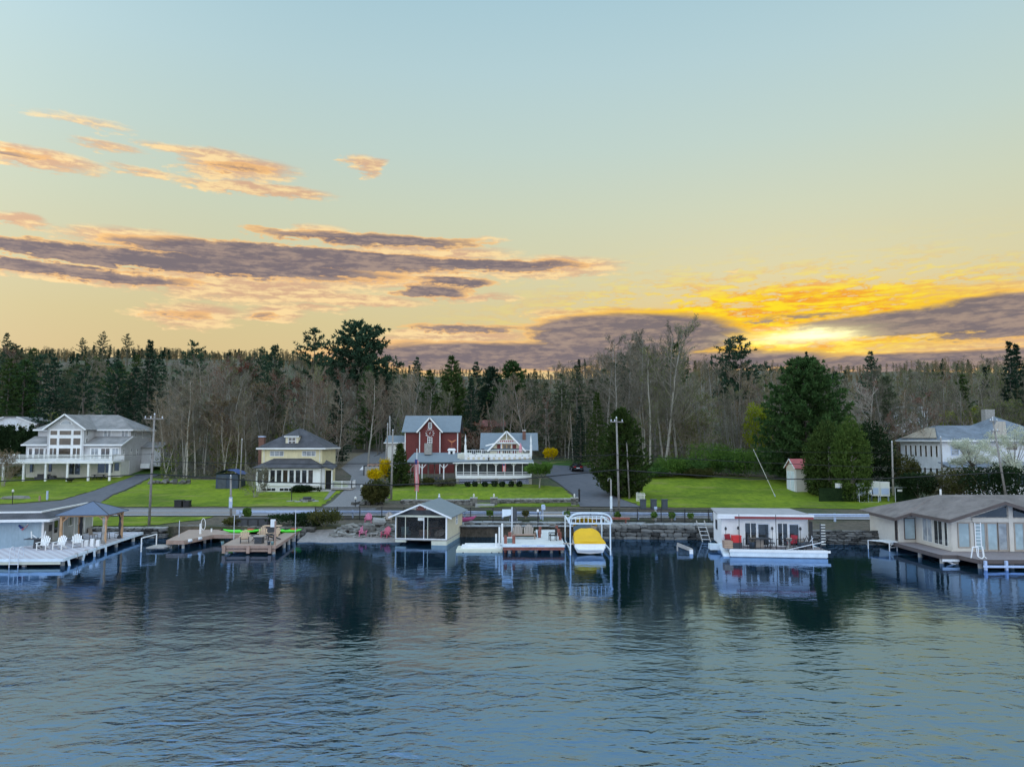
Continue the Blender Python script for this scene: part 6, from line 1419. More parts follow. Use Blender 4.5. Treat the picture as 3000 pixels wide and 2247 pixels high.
BUSHY = [bare_proto(11, 10, .3, .12, stems=5, n1=26, n2=7, n3=8), bare_proto(12, 12, .26, .15, stems=3, n1=24, n2=8, n3=8)]
PINE = [conifer_proto(21, 20, 10.5, .15, 19, 7, 10, .38, .04, .16, .62, .35, per=6), conifer_proto(22, 20, 11, .42, 11, 7, 11, .40, .0, .15, .48, .5, per=6), conifer_proto(23, 20, 10, .08, 22, 7, 10, .36, .06, .13, .7, .3, per=6)]
SPRUCE = [conifer_proto(31, 18, 6.5, .06, 28, 8, 7, .28, .2, .1, .9, .2, 'spruce', per=6), conifer_proto(32, 18, 5.6, .08, 28, 7, 7, .26, .22, .1, .95, .25, 'spruce', per=6)]
SKY = [(-200, 1000), (0, 985), (100, 1000), (200, 1010), (400, 1020), (480, 1050), (560, 1020), (700, 1020), (800, 1035), (900, 1030), (1040, 1030), (1150, 1060), (1300, 1060), (1420, 1090), (1500, 1080), (1600, 1065), (1700, 1025), (1800, 965), (1900, 955), (1960, 945), (2050, 1010), (2150, 1030), (2250, 1055), (2400, 1060), (2600, 1055), (2700, 1025), (2850, 1020), (3000, 1015), (3300, 1010)]
def top_h(px, Y, extra=0):
    x = atY(px, 1286, Y).x; zt = atY(px, lerp_list(px, SKY) + extra, Y).z; return x, zt - H(x, Y)
def put_tree(px, Y, kind, i, label, group, topy=None, mats=None, wide=1.0, name='bare_tree', ph=20.0, meshes=None, g=random.Random(5)):
    x = atY(px, 1286, Y).x; z = H(x, Y); zt = atY(px, topy, Y).z; s = max(.25, (zt - z) / ph)
    return plant(name, label, 'tree', (meshes or kind[i % len(kind)]), (x, Y, z), s, g.uniform(0, 6.28), group, ('trunk', 'branches', 'crown'), mats, s * wide)
# ---- trees one can pick out
PG = 'evergreens standing out of the wood'
for px, Y, k, i, ty, wd, l in (
    (60, 168, PINE, 0, 1055, 1.15, 'dark pine behind the hedge house at the far left'), (150, 152, PINE, 2, 1050, 1.1, 'dense dark pine left of the tall gable of the pale house'), (240, 152, PINE, 1, 1075, 1.2, 'dark pine directly above the ridge of the pale house'),
    (335, 148, PINE, 0, 1060, 1.1, 'dark pine right above the pale house roof end'), (20, 172, PINE, 2, 1080, 1.1, 'shadowy pine at the left edge of the wood'), (110, 165, PINE, 1, 1040, 1.0, 'rounded pine rising behind the left houses'), (430, 142, SPRUCE, 0, 998, 1.0, 'narrow pointed spruce standing above the left wood'), (455, 150, PINE, 2, 1040, 1.0, 'dark pine just right of the pointed spruce'), (390, 150, PINE, 0, 1075, 1.0, 'dark pine left of the pointed spruce'),
    (290, 290, PINE, 1, 972, .8, 'small layered pine on the left ridge skyline'), (362, 300, PINE, 1, 978, .8, 'thin layered pine second on the left ridge skyline'), (230, 285, PINE, 1, 990, .8, 'low flat pine left of the ridge pines'), (5, 250, PINE, 0, 975, .8, 'tall pine at the left end of the ridge'),
    (560, 170, PINE, 1, 1000, .9, 'pine top over the bare trees left of the yellow house'), (800, 172, PINE, 0, 1010, 1.0, 'round topped pine above the yellow house'), (760, 185, PINE, 1, 1020, .9, 'pine left of the round topped pine'), (915, 165, PINE, 1, 962, 1.0, 'open layered pine left of the great pine'), (1220, 185, PINE, 2, 1048, .9, 'dark pine above the drive behind the barn'),
    (1395, 168, PINE, 2, 1062, 1.0, 'slim pine between the barn and the round green pine'), (2175, 150, PINE, 1, 985, 1.0, 'flat layered pine against the sunset glow'), (2145, 152, PINE, 1, 990, .8, 'twin flat topped pine left of the layered sunset pine'), (2560, 170, PINE, 2, 1032, 1.0, 'dark conical pine right of the huge white pine'), (2970, 135, SPRUCE, 1, 1000, 1.1, 'tall dark spruce at the right edge'), (2895, 150, SPRUCE, 0, 1075, 1.0, 'dark spruce left of the right edge spruce'), (2990, 142, SPRUCE, 0, 1008, 1.0, 'second dark spruce cut by the right edge'), (2370, 200, SPRUCE, 1, 1030, .9, 'spruce tip above the huge white pine'),
    (1260, 175, PINE, 0, 1100, 1.0, 'shadowy pine over the left end of the barn roof')):
    put_tree(px, Y, k, i, l, PG, ty, None, wd, 'pine_tree' if k is PINE else 'spruce_tree', 20.0 if k is PINE else 18.0)
BIGP = conifer_proto(41, 22, 15, .48, 13, 10, 15, .5, .0, .14, .36, .35, 'pine_green', per=9)
put_tree(1045, 158, None, 0, 'great spreading white pine rising above the wood left of the barn', PG, 952, None, 1.0, 'pine_tree', 22.0, BIGP)
LP = conifer_proto(42, 20, 12, .06, 22, 9, 13, .42, .05, .16, .7, .25, 'pine_light', per=8)
put_tree(1322, 146, None, 0, 'light green bushy pine behind the barn roof', PG, 1045, None, .95, 'pine_tree', 20.0, LP)
GP = conifer_proto(43, 18, 13, .04, 20, 10, 14, .44, .04, .14, .5, .22, 'pine_big', per=9)
put_tree(1500, 160, None, 0, 'broad green pine behind the decorated cottage gable', PG, 1058, None, .95, 'pine_tree', 18.0, GP)
put_tree(1440, 164, None, 0, 'darker broad pine left of the green pine behind the cottage', PG, 1075, ('bark_dark', 'bark_dark', 'spruce'), .8, 'pine_tree', 18.0, GP)
HP = conifer_proto(44, 20, 20, .02, 26, 12, 20, .46, .04, .12, .42, .2, 'pine_big', per=9)
put_tree(2362, 113, None, 0, 'huge dark green white pine left of the clipped cedars on the right lawn', PG, 1052, None, .93, 'pine_tree', 20.0, HP)
DS = conifer_proto(45, 14, 11, .0, 30, 12, 15, .32, .02, .22, .55, .25, 'arbor', per=8)
put_tree(1822, 98, None, 0, 'dense dark cedar behind the central utility poles', PG, 1198, ('bark_dark', 'bark_dark', 'arbor'), .95, 'cedar_tree', 14.0, DS)
put_tree(1750, 122, SPRUCE, 0, 'leaning spruce left of the dense dark cedar', PG, 1150, ('bark_dark', 'bark_dark', 'arbor'), 1.2, 'spruce_tree', 18.0)
put_tree(1700, 128, SPRUCE, 1, 'greyish spruce above the top of the right driveway', PG, 1190, ('bark_dark', 'bark_dark', 'spruce'), 1.3, 'spruce_tree', 18.0)
HM = conifer_proto(46, 6, 4.2, .0, 20, 10, 10, .2, .08, .14, .7, .25, 'arbor', per=8)
p = G(1172, 1425); put_tree(1172, p.y, None, 0, 'small bushy hemlock beside the pale pole left of the pavilion', PG, 1300, None, 1.0, 'hemlock_tree', 6.0, HM)
# clipped cedars on the right lawn
def cedar(seed, h, w, m, n=9000):
    cl = [((0, 0, h * f), w / 2 * pr, w / 2 * pr, h * .13) for f, pr in ((.1, .82), (.25, .96), (.4, 1.0), (.55, 1.0), (.69, .93), (.81, .78), (.9, .58), (.96, .36))]
    T = MB().tube((0, 0, -.3), (.1, 0, h * .7), w * .05, w * .02, 7)
    for k in range(6): T.tube((0, 0, h * .1 * k), (w * .3 * math.cos(k * 2.4), w * .3 * math.sin(k * 2.4), h * .1 * k + h * .14), w * .018, .01, 5)
    return T.mesh('trunk', 'bark_grey', True, False), None, cloud_mesh(seed, cl, n, .15, m, .6, .8, .7)
for px, by, ty, w, m, l in ((2432, 1455, 1246, 7.0, 'arbor', 'leftmost of the three big clipped cedars beside the shed'), (2498, 1468, 1238, 5.2, 'arbor_light', 'lighter green middle cedar of the three beside the shed'), (2556, 1455, 1246, 6.6, 'leaf_dark', 'dark right cedar of the three beside the utility cabinets'), (2404, 1448, 1275, 4.6, 'arbor', 'low rounded cedar touching the shed')):
    p = G(px, by); h = atY(px, ty, p.y).z - p.z; plant('clipped_cedar', l, 'tree', cedar(int(px), h, w, m), p, 1, 0, 'clipped cedars on the right lawn')
HG = cedar(77, 4.5, 1.3, 'leaf_dark', 1500)
for k in range(11):
    px = -8 + k * 11; x = atY(px, 1300, 136).x; plant('hedge_cedar', ('leftmost', 'second', 'third', 'fourth', 'fifth', 'sixth', 'seventh', 'eighth', 'ninth', 'tenth', 'rightmost')[k] + ' slim cedar from the left in the clipped hedge', 'hedge tree', HG, (x, 136, H(x, 136) + .3), rnd.uniform(1.0, 1.35), k, 'slim hedge cedars at the far left')
# big recognisable bare trees
BG = 'bare trees that stand out'
for px, by, Y, ty, i, w, mt, l in (
    (985, 1350, 128, 1095, 3, 1.15, ('bark_pale', 'twig_pale', 'bud_brown'), 'pale multi stemmed bare tree between the yellow house and the drive'), (1080, 1330, 132, 1080, 1, 1.0, ('bark_pale', 'twig_pale', 'bud_brown'), 'tall thin pale tree at the top of the gravel drive'),
    (1255, 1250, 142, 1110, 0, .8, ('bark_pale', 'twig', 'bud_brown'), 'pale trunk rising behind the barn ridge'), (490, 1390, 118, 1120, 5, .9, ('bark_pale', 'twig_pale', 'bud_tan'), 'slanting pale birch beside the left utility pole'), (550, 1392, 117, 1085, 0, 1.0, ('bark_pale', 'twig_pale', 'bud_brown'), 'tall pale birch at the edge of the lawn'),
    (575, 1390, 119, 1110, 1, .9, ('bark_pale', 'twig_pale', 'bud_brown'), 'leaning birch next to the tall pale birch'), (655, 1390, 124, 1075, 6, .9, ('bark_pale', 'twig', 'bud_brown'), 'dead grey trunk above the blue tarped shed'), (2555, 1250, 128, 1110, 2, 1.3, ('bark_pale', 'bark_pale', 'bud_red'), 'pale forked sycamore behind the cedars'),
    (1945, 1365, 122, 925, 6, 1.0, ('bark_grey', 'twig', 'bud_green'), 'tallest forked bare tree above the right lawn'), (1985, 1360, 124, 940, 2, .9, ('bark_grey', 'twig', 'bud_brown'), 'leaning tall bare tree right of the tallest one'), (1905, 1370, 121, 1000, 0, .9, ('bark_pale', 'twig', 'bud_green'), 'pale trunked tree at the left end of the green brush'),
    (1780, 1340, 135, 965, 0, 1.0, None, 'slim tall bare tree above the utility pole'), (1830, 1340, 137, 962, 4, 1.0, None, 'tall bare tree behind the dark cedar'), (1870, 1340, 134, 958, 1, 1.0, None, 'tall bare tree right of the dark cedar'), (2690, 1270, 112, 1140, 2, 1.1, ('bark_dark', 'twig', 'bud_red'), 'russet budding maple in front of the white house roof'),
    (2630, 1280, 115, 1170, 3, 1.0, ('bark_dark', 'twig', 'bud_red'), 'low russet maple left of the white house')):
    put_tree(px, Y, BARE, i, l, BG, ty, mt, w)
LARCH = conifer_proto(47, 18, 9.5, .05, 24, 8, 9, .3, .12, .1, .7, .35, 'larch', 'bark_grey', per=5)
for px, Y, ty, wd, l in ((1600, 139, 1120, 1.0, 'feathery grey green larch right of the cottage roof'), (1645, 142, 1095, 1.1, 'tall feathery larch above the end of the driveway'), (1690, 146, 1070, 1.0, 'feathery larch straight above the black car'), (1735, 140, 1110, 1.0, 'feathery larch left of the leaning spruce'), (1570, 150, 1115, .9, 'pale larch behind the cottage chimney'), (1770, 146, 1080, 1.0, 'feathery larch behind the dense dark cedar')):
    put_tree(px, Y, None, 0, l, 'feathery larches', ty, None, wd, 'larch_tree', 18.0, LARCH)
TAN = ('bark_grey', 'twig_pale', 'bud_tan')
for px, Y, ty, i, wd, mt, l in ((1408, 138, 1228, 0, 1.9, ('bark_grey', 'twig_pale', 'bud_red'), 'wide russet bare tree between the barn and the cottage'), (650, 121, 1140, 1, 1.5, TAN, 'tan willow like tree above the blue tarped shed'), (700, 126, 1180, 0, 1.3, TAN, 'lower tan tree left of the yellow house'), (745, 135, 1100, 1, 1.3, ('bark_grey', 'twig', 'bud_tan'), 'brownish haze tree behind the yellow house'), (690, 168, 1045, 1, 1.3, ('bark_dark', 'twig', 'bud_red'), 'dark red budding tree high on the left slope'), (860, 160, 1090, 1, 1.2, ('bark_dark', 'twig', 'bud_red'), 'russet budding tree behind the yellow house roof'), (2060, 128, 1130, 1, 1.3, ('bark_grey', 'twig_pale', 'bud_green'), 'yellowish budding tree above the green brush'), (2010, 134, 1100, 0, 1.2, ('bark_grey', 'twig_pale', 'bud_green'), 'olive budding tree above the green brush'), (2830, 128, 1180, 1, 1.4, ('bark_dark', 'twig', 'bud_green'), 'yellow green budding tree above the white house roof'), (2900, 125, 1160, 0, 1.4, ('bark_dark', 'twig', 'bud_green'), 'fresh green budding tree behind the white house chimney'), (2985, 122, 1150, 1, 1.3, ('bark_dark', 'twig', 'bud_green'), 'fresh green budding tree at the right edge')):
    o = put_tree(px, Y, BUSHY, i, l, BG, ty, mt, wd, 'budding_tree', 12.0 if i else 10.0)
# ---- the wood: repeats
g = random.Random(11)
EDGE = [(-300, 142), (470, 142), (480, 116), (720, 118), (740, 124), (1000, 126), (1010, 146), (1160, 142), (1200, 136), (1590, 138), (1610, 136), (1780, 134), (1800, 126), (2260, 126), (2280, 128), (2600, 124), (3300, 122)]
MARKS = ((40, 'the hedge house'), (150, 'the nine pane window'), (300, 'the pale house roof'), (437, 'the left utility pole'), (550, 'the tall pale birch'), (655, 'the blue tarped shed'), (745, 'the ornamental maple'), (850, 'the yellow house dormer'), (985, 'the pale multi stemmed tree'), (1045, 'the great white pine'), (1148, 'the pale pole'), (1260, 'the barn clock'), (1380, 'the barn roof end'), (1483, 'the decorated gable'), (1580, 'the umbrella shaped tree'), (1690, 'the black car'), (1812, 'the central utility pole'), (1945, 'the tallest forked tree'), (2075, 'the tallest green brush'), (2200, 'the yellow green tree'), (2362, 'the huge white pine'), (2498, 'the middle cedar'), (2613, 'the slim utility pole'), (2690, 'the russet maple'), (2800, 'the white house window'), (2910, 'the leaning pole'), (2985, 'the right dogwood'))
SEEN = {}
def wood_label(px, t, what, h):
    m = min(MARKS, key=lambda q: abs(q[0] - px)); side = 'left of' if px < m[0] - 8 else 'right of' if px > m[0] + 8 else 'straight above'
    l = '%s %s the wood %s %s' % (what, 'fronting' if t < .12 else 'inside' if t < .45 else 'deep in', side, m[1])
    for a in ('', 'tall ', 'short ', 'slim ', 'leaning ', 'crooked '):
        if a + l not in SEEN: SEEN[a + l] = 1; return a + l
    return l
n = 0; tries = 0; taken = []
while n < 320 and tries < 6000:
    tries += 1
    px = g.uniform(-120, 3120); t = g.random() ** 1.5; Y = lerp_list(px, EDGE) + 1 + t * 95
    x = atY(px, 1286, Y).x
    if any((x - a) ** 2 + (Y - b) ** 2 < (2.6 + t * 2.5) ** 2 for a, b in taken): continue
    if px < 470 and t < .15: continue
    taken.append((x, Y)); zg = H(x, Y); zt = atY(px, lerp_list(px, SKY), Y).z; full = zt - zg
    h = min(25, full * g.uniform(.62, .97))
    if h < 6: continue
    ever = g.random() < (.55 if px < 470 else .12 if px < 2280 else .14)
    if ever:
        k = PINE if g.random() < (.93 if px < 470 else .7) else SPRUCE; plant('pine_tree' if k is PINE else 'spruce_tree', wood_label(px, t, 'dark evergreen pine' if k is PINE else 'dark pointed spruce', h), 'tree', g.choice(k), (x, Y, zg), h * .95 / (20 if k is PINE else 18), g.uniform(0, 6.28), 'evergreens of the wood', mats=(None, None, g.choice(['pine_green', 'pine_light', 'larch', 'pine_big'])) if k is PINE else None, sxy=h * (1.2 if px < 470 else 1.0) * .95 / (20 if k is PINE else 18))
    else:
        u = g.random(); mt = None if u < .45 else ('bark_pale', 'twig', 'bud_brown') if u < .53 else ('bark_dark', 'twig', 'bud_red') if u < .63 else ('bark_grey', 'twig_pale', 'bud_tan') if u < .75 else ('bark_grey', 'twig', 'bud_green')
        if px > 2280 and u > .6: mt = ('bark_dark', 'twig', 'bud_green')
        wd = 'grey bare tree' if mt is None else {'bud_brown': 'pale trunked bare tree', 'bud_red': 'russet budding tree', 'bud_tan': 'tan budding tree', 'bud_green': 'green budding tree'}[mt[2]]
        plant('bare_tree', wood_label(px, t, wd, h), 'tree', g.choice(BARE), (x, Y, zg), h / 20, g.uniform(0, 6.28), 'bare trees of the wood', mats=mt)
    n += 1
for k in range(110):      # thin pale saplings and poles at the front of the wood
    px = g.uniform(480, 2330) if g.random() < .8 else g.uniform(2560, 3050); Y = lerp_list(px, EDGE) + g.uniform(-1.5, 22); x = atY(px, 1286, Y).x
    if 1000 < px < 1600 and Y < 140: continue
    u = g.random(); plant('sapling', wood_label(px, (Y - lerp_list(px, EDGE)) / 95, 'thin pale sapling' if u < .35 else 'thin grey sapling', 10), 'tree', g.choice(THIN), (x, Y, H(x, Y)), g.uniform(.55, 1.25), g.uniform(0, 6.28), 'thin saplings of the wood', mats=('bark_pale' if u < .35 else 'bark_grey', 'twig_pale', 'bud_tan' if u < .5 else 'bud_green' if u < .7 else 'bud_brown'))
# ---- far wood on the slopes, a mass
fw = [MB(), MB(), MB()]
for i in range(2300):
    px = g.uniform(-250, 3250) if i < 1600 else g.uniform(-100, 1200); Y = g.uniform(215, 455) if i < 1600 else g.uniform(330, 460); x = atY(px, 1286, Y).x; z = H(x, Y); full = atY(px, lerp_list(px, SKY) + 34 + 30 * noise.noise(Vector((px * .012, 7, 0))), Y).z - z
    h = max(5.5, min(16, full)) * g.uniform(.6, 1.0) * (1.0 + .55 * noise.noise(Vector((x * .045, Y * .03, 2))))
    k = 2 if g.random() < (.2 if px < 500 else .04) else (0 if g.random() < .6 else 1); mb = fw[k]
    mb.tube((x, Y, z), (x, Y, z + h * .9), .18, .05, 4, False)
    for j in range(60 if k < 2 else 80):
        f = g.random(); rr = (h * .2 * (1 - f * .6) if k < 2 else h * .2 * (1.05 - f)); a = g.uniform(0, 6.28); q = rr * g.random() ** .5
        zz = z + h * (.35 + .65 * f if k < 2 else .15 + .85 * f); p = Vector((x + q * math.cos(a), Y + q * math.sin(a), zz)); u = rv(g) + Vector((0, 0, .5 if k < 2 else 0)); u.normalize(); v = u.cross(rv(g)).normalized()
        s = g.uniform(.35, .7); leafquad(mb, p, u * s, v * s * (.12 if k < 2 else .5))
for k, (mb, m, l) in enumerate(((fw[0], 'bud_brown', 'far brown leafless wood covering the hills'), (fw[1], 'bud_olive' if 'bud_olive' in M else 'bud_tan', 'far tan leafless wood mixed over the hills'), (fw[2], 'spruce', 'far dark evergreens mixed over the hills'))):
    tag(mb.build('far_wood', m, fix=False), l, 'wood', kind='stuff')
# ---- undergrowth along the edge of the wood
ug = MB()
for i in range(15000):
    px = g.uniform(460, 3100); e = lerp_list(px, EDGE); Y = e - 2 + g.random() ** 1.6 * 45; x = atY(px, 1286, Y).x
    if 1010 < px < 1160 and Y < 150: continue
    if x < -5 and x > -23 and Y < 150: continue
    z = H(x, Y) + g.random() ** 2 * 3.5; u = (rv(g) + Vector((0, 0, .6))).normalized(); v = u.cross(rv(g)).normalized(); s = g.uniform(.15, .5); leafquad(ug, Vector((x, Y, z)), u * s, v * s * .18)
tag(ug.build('undergrowth', 'bud_brown', fix=False), 'brown tangled undergrowth along the foot of the wood', 'undergrowth', kind='stuff')
us = [MB(), MB(), MB(), MB()]
for i in range(620):
    px = g.uniform(470, 3100) if g.random() < .9 else g.uniform(-50, 470); e = lerp_list(px, EDGE); t = g.random() ** 1.4; Y = e + 1 + t * 60; x = atY(px, 1286, Y).x
    if 1000 < px < 1170 and Y < 152: continue
    z = H(x, Y); k = g.choice((0, 1, 2, 3, 3, 3)) if px < 2250 else g.choice((1, 2, 3, 3, 3)); w = g.uniform(1.2, 2.8); hh = g.uniform(2.5, 8.0); c0 = Vector((x, Y, z))
    for j in range(105):
        a = g.uniform(0, 6.283); rr = w * g.random() ** .5; q = g.random(); p = c0 + Vector((rr * math.cos(a) * (.4 + q * .6), rr * math.sin(a) * (.4 + q * .6), hh * q))
        u = (rv(g) * .7 + Vector((math.cos(a) * .4, math.sin(a) * .4, .9))).normalized(); v = u.cross(rv(g)).normalized(); s = g.uniform(.25, .75)
        if k == 3: s *= .35
        leafquad(us[k], p, u * s, v * (s * .05 + .012 if k < 3 else s * .6))
for k, (m, l) in enumerate((('bud_brown', 'brown twiggy understorey filling the wood'), ('bud_tan', 'tan twiggy understorey filling the wood'), ('twig', 'grey twiggy understorey filling the wood'), ('bud_green', 'fresh green leafing understorey in the wood'))): tag(us[k].build('understorey', m, fix=False), l, 'understorey', kind='stuff')
# ---- shrubs and leafy plants
def shrub(name, label, px, by, w, h, m, n, size, cat='shrub', stems=6, dz=0.0, group=None, Y=None, up=.3, shell=.45, lumps=6):
    p = G(px, by) if Y is None else atY(px, by, Y); gg = random.Random(int(px * 7 + by)); cl = [((0, 0, h * .5), w * .45, w * .4, h * .5)]
    for k in range(lumps): a = gg.uniform(0, 6.28); cl.append(((w * .3 * math.cos(a), w * .25 * math.sin(a), h * gg.uniform(.35, .75)), w * .24, w * .22, h * .3))
    T = MB()
    for k in range(stems): a = k * 6.28 / stems; T.tube((0, 0, -.2), (w * .3 * math.cos(a), w * .3 * math.sin(a), h * .7), .04, .012, 4, False)
    return plant(name, label, cat, (T.mesh('stem', 'twig', False, False), cloud_mesh(int(px), cl, n, size, m, shell, .8, up)), p + Vector((0, 0, dz)), 1, 0, group, ('stems', 'foliage'))
shrub('round_shrub', 'large round olive shrub right of the gravel drive', 1100, 1478, 3.5, 3.1, 'leaf_olive', 5000, .13)
shrub('forsythia', 'bright yellow forsythia bush above the round olive shrub', 1100, 1425, 2.6, 1.7, 'forsythia', 2600, .11, up=1.4, dz=.9, lumps=12, shell=.1); shrub('forsythia', 'tall yellow forsythia beside the pale utility pole', 1128, 1412, 1.9, 3.4, 'forsythia', 3000, .11, up=1.4, dz=.3, lumps=12, shell=.1)
shrub('forsythia', 'small yellow forsythia beyond the cottage near the driveway top', 1612, 1345, 2.6, 2.0, 'forsythia', 1400, .14, up=.8, Y=124)
shrub('juniper', 'dark spreading juniper in front of the yellow house porch', 885, 1442, 3.2, 1.1, 'leaf_dark', 2500, .12); shrub('juniper', 'small dark clipped bush by the yellow house steps', 968, 1434, 1.0, 1.0, 'leaf_dark', 900, .09)
shrub('juniper', 'low dark juniper beside the yellow house steps', 930, 1440, 1.5, .7, 'leaf_dark', 900, .1)
bx = [1370, 1392, 1421, 1448, 1471, 1498, 1522]
for k, px in enumerate(bx): shrub('box_bush', ('first', 'second', 'third', 'fourth', 'fifth', 'sixth', 'seventh')[k] + ' round box bush from the left along the porch lattice', px, 1427, .95, .85 + .1 * (k % 2), 'leaf_dark', 800, .07, group='box bushes along the porch', shell=.7)
for k, (px, by, w, h, m, l) in enumerate(((1215, 1425, 2.2, 1.3, 'bud_brown', 'brown dry shrub under the pavilion edge at the flagpole'), (1255, 1422, 2.4, 1.2, 'leaf_olive', 'olive shrub in front of the pavilion table'), (1290, 1425, 2.0, 1.0, 'bud_brown', 'brown shrub left of the porch corner'), (1320, 1424, 1.6, 1.2, 'bud_brown', 'brown shrub at the porch corner'))): shrub('garden_shrub', l, px, by, w, h, m, 1200, .11)
GT = MB().tube((0, 0, -.2), (.15, 0, 1.7), .12, .08, 7)
for k in range(7): GT.tube((.12, 0, 1.3), (1.5 * math.cos(k * .9), 1.3 * math.sin(k * .9), 2.5), .05, .015, 4)
gc = [((1.6 * math.cos(k * .75) * (.5 + .5 * (k % 2)), 1.4 * math.sin(k * .75) * (.5 + .5 * (k % 2)), 2.45 + .35 * ((k * 5) % 3)), 1.05, .95, .5) for k in range(9)]
plant('weeping_tree', 'green umbrella shaped small tree at the right corner of the porch house', 'tree', (GT.mesh('trunk', 'bark_grey'), cloud_mesh(5, gc, 5200, .12, 'leaf_mid', .4, .6)), G(1580, 1430), 1.0, 0, None, ('trunk', 'crown'))
for k, (px, by, w, h, m, l) in enumerate(((1915, 1399, 6, 2.4, 'leaf_green', 'leftmost low clump of the fresh green brush behind the right lawn'), (1965, 1397, 7, 3.6, 'leaf_mid', 'second clump from the left of the green brush behind the right lawn'), (2025, 1396, 7, 3.2, 'leaf_green', 'middle low clump of the green brush behind the right lawn'), (2075, 1394, 8, 5.6, 'leaf_mid', 'tallest clump of the green brush behind the right lawn'), (2135, 1396, 7, 4.0, 'leaf_green', 'green brush clump left of the yellow green tree'), (2190, 1400, 8, 5.0, 'leaf_mid', 'green brush clump touching the huge white pine'), (2045, 1400, 5, 1.8, 'leaf_olive', 'olive low brush at the edge of the right lawn'))): shrub('green_brush', l, px, by, w, h, m, 4200, .13, group='green brush behind the lawn', lumps=14, shell=.2, up=.6)
shrub('yellow_green_tree', 'yellow green leafing tree at the left flank of the huge white pine', 2225, 1330, 5.5, 9, 'leaf_yellowgreen', 2600, .18, 'tree', Y=124)
shrub('yellow_green_tree', 'yellow green leafing tree left of the white house chimney', 2810, 1300, 7, 6, 'leaf_yellowgreen', 2600, .17, 'tree', Y=130); shrub('yellow_green_tree', 'yellow green leafing tree behind the white house chimney', 2880, 1295, 7, 7, 'leaf_yellowgreen', 2600, .17, 'tree', Y=134)
def blossom(label, px, by, w, h, Y):
    p = atY(px, by, Y); gg = random.Random(int(px)); T = MB().tube((0, 0, -2), (0, 0, h * .4), .12, .08, 6); cl = []
    for k in range(22): a = gg.uniform(0, 6.28); rr = w * .42 * gg.random() ** .5; z = h * gg.uniform(.3, 1.0); c = (rr * math.cos(a), rr * math.sin(a), z); T.tube((0, 0, h * .3), c, .05, .015, 4); cl.append((c, w * .17, w * .17, h * .12))
    plant('dogwood_tree', label, 'tree', (T.mesh('trunk', 'bark_dark'), cloud_mesh(int(px), cl, 6500, .085, 'blossom', .05, .8)), p, 1, 0, None, ('trunk', 'crown'))
blossom('white blossoming dogwood left of the leaning pole', 2850, 1400, 5.5, 4.6, 93); blossom('white blossoming dogwood at the right edge', 2975, 1430, 6, 7.0, 88)
for k, (px, by, w, h, m, Y, l) in enumerate(((2760, 1462, 6, 3.6, 'bud_brown', 92, 'brown thicket behind the lake house roof ridge'), (2825, 1464, 7, 4.4, 'leaf_olive', 90, 'olive thicket below the white house porch'), (2690, 1455, 5, 3.2, 'leaf_dark', 92, 'dark green bush right of the green mesh fence'), (2650, 1425, 4, 4.5, 'leaf_olive', 97, 'tangled bush in front of the white house left wall'), (2910, 1468, 8, 4.2, 'leaf_dark', 86, 'dark bush at the foot of the leaning pole'), (2985, 1470, 7, 4.2, 'leaf_dark', 84, 'dark bush under the right dogwood'))): shrub('thicket', l, px, by, w, h, m, 2600, .14, Y=Y)
for k, (px, by, w, h, m, l) in enumerate(((35, 1398, 3.2, 1.9, 'leaf_olive', 'olive bush under the left end of the white deck'), (690, 1538, 2.6, .8, 'leaf_olive', 'green weeds on the bank beside the wooden steps'), (840, 1530, 5, .9, 'leaf_dark', 'low ivy on the bank behind the brown dock'), (905, 1545, 3.4, 1.5, 'leaf_dark', 'evergreen creeper spilling over the bank by the beach'), (950, 1540, 4.0, 1.6, 'leaf_olive', 'olive creeper beside the stone heap'), (725, 1515, .9, 1.0, 'leaf_mid', 'small fresh green bush by the guardrail'))): shrub('bank_shrub', l, px, by, w, h, m, 1600, .1, Y={690: 73.2, 840: 73.2, 905: 72.6, 950: 72.2, 725: 75.5}.get(px))
for k, (px, l) in enumerate(((1435, 'green clump at the fence beside the canoe'), (1540, 'dry grass clump at the fence left of the gate'), (1660, 'green clump at the fence right of the gate'), (1810, 'green clump under the central utility pole'), (1915, 'green clump right of the red bench'), (1968, 'fresh green clump along the promenade fence'), (2024, 'last green clump before the wooden ladder'))): shrub('fence_plant', l, px, 1512 + (px - 1435) * .014, .75, .65, 'leaf_mid' if k != 1 else 'leaf_olive', 420, .08, group='clumps along the iron fence', Y=road_y(atY(px, 1500, 77).x) - 2.2)
# bare japanese maple by the yellow house, bare shrub left
JM = bare_proto(61, 5, .42, .12, stems=6, n1=24, up=.9, n2=6, n3=4)
JM[2].transform(Matrix.Scale(1, 4))
p = G(745, 1458); plant('bare_maple', 'wide bare grey ornamental maple in front of the yellow house', 'tree', JM, p, .95, .5, None, mats=('bark_pale', 'bark_grey', 'bud_brown'), sxy=1.15)
p = G(10, 1425); plant('bare_maple', 'bare tan shrub tree at the left end of the white deck', 'tree', JM, p, 1.25, 1.5, None, mats=('bark_pale', 'twig_pale', 'bud_tan'), sxy=1.2)

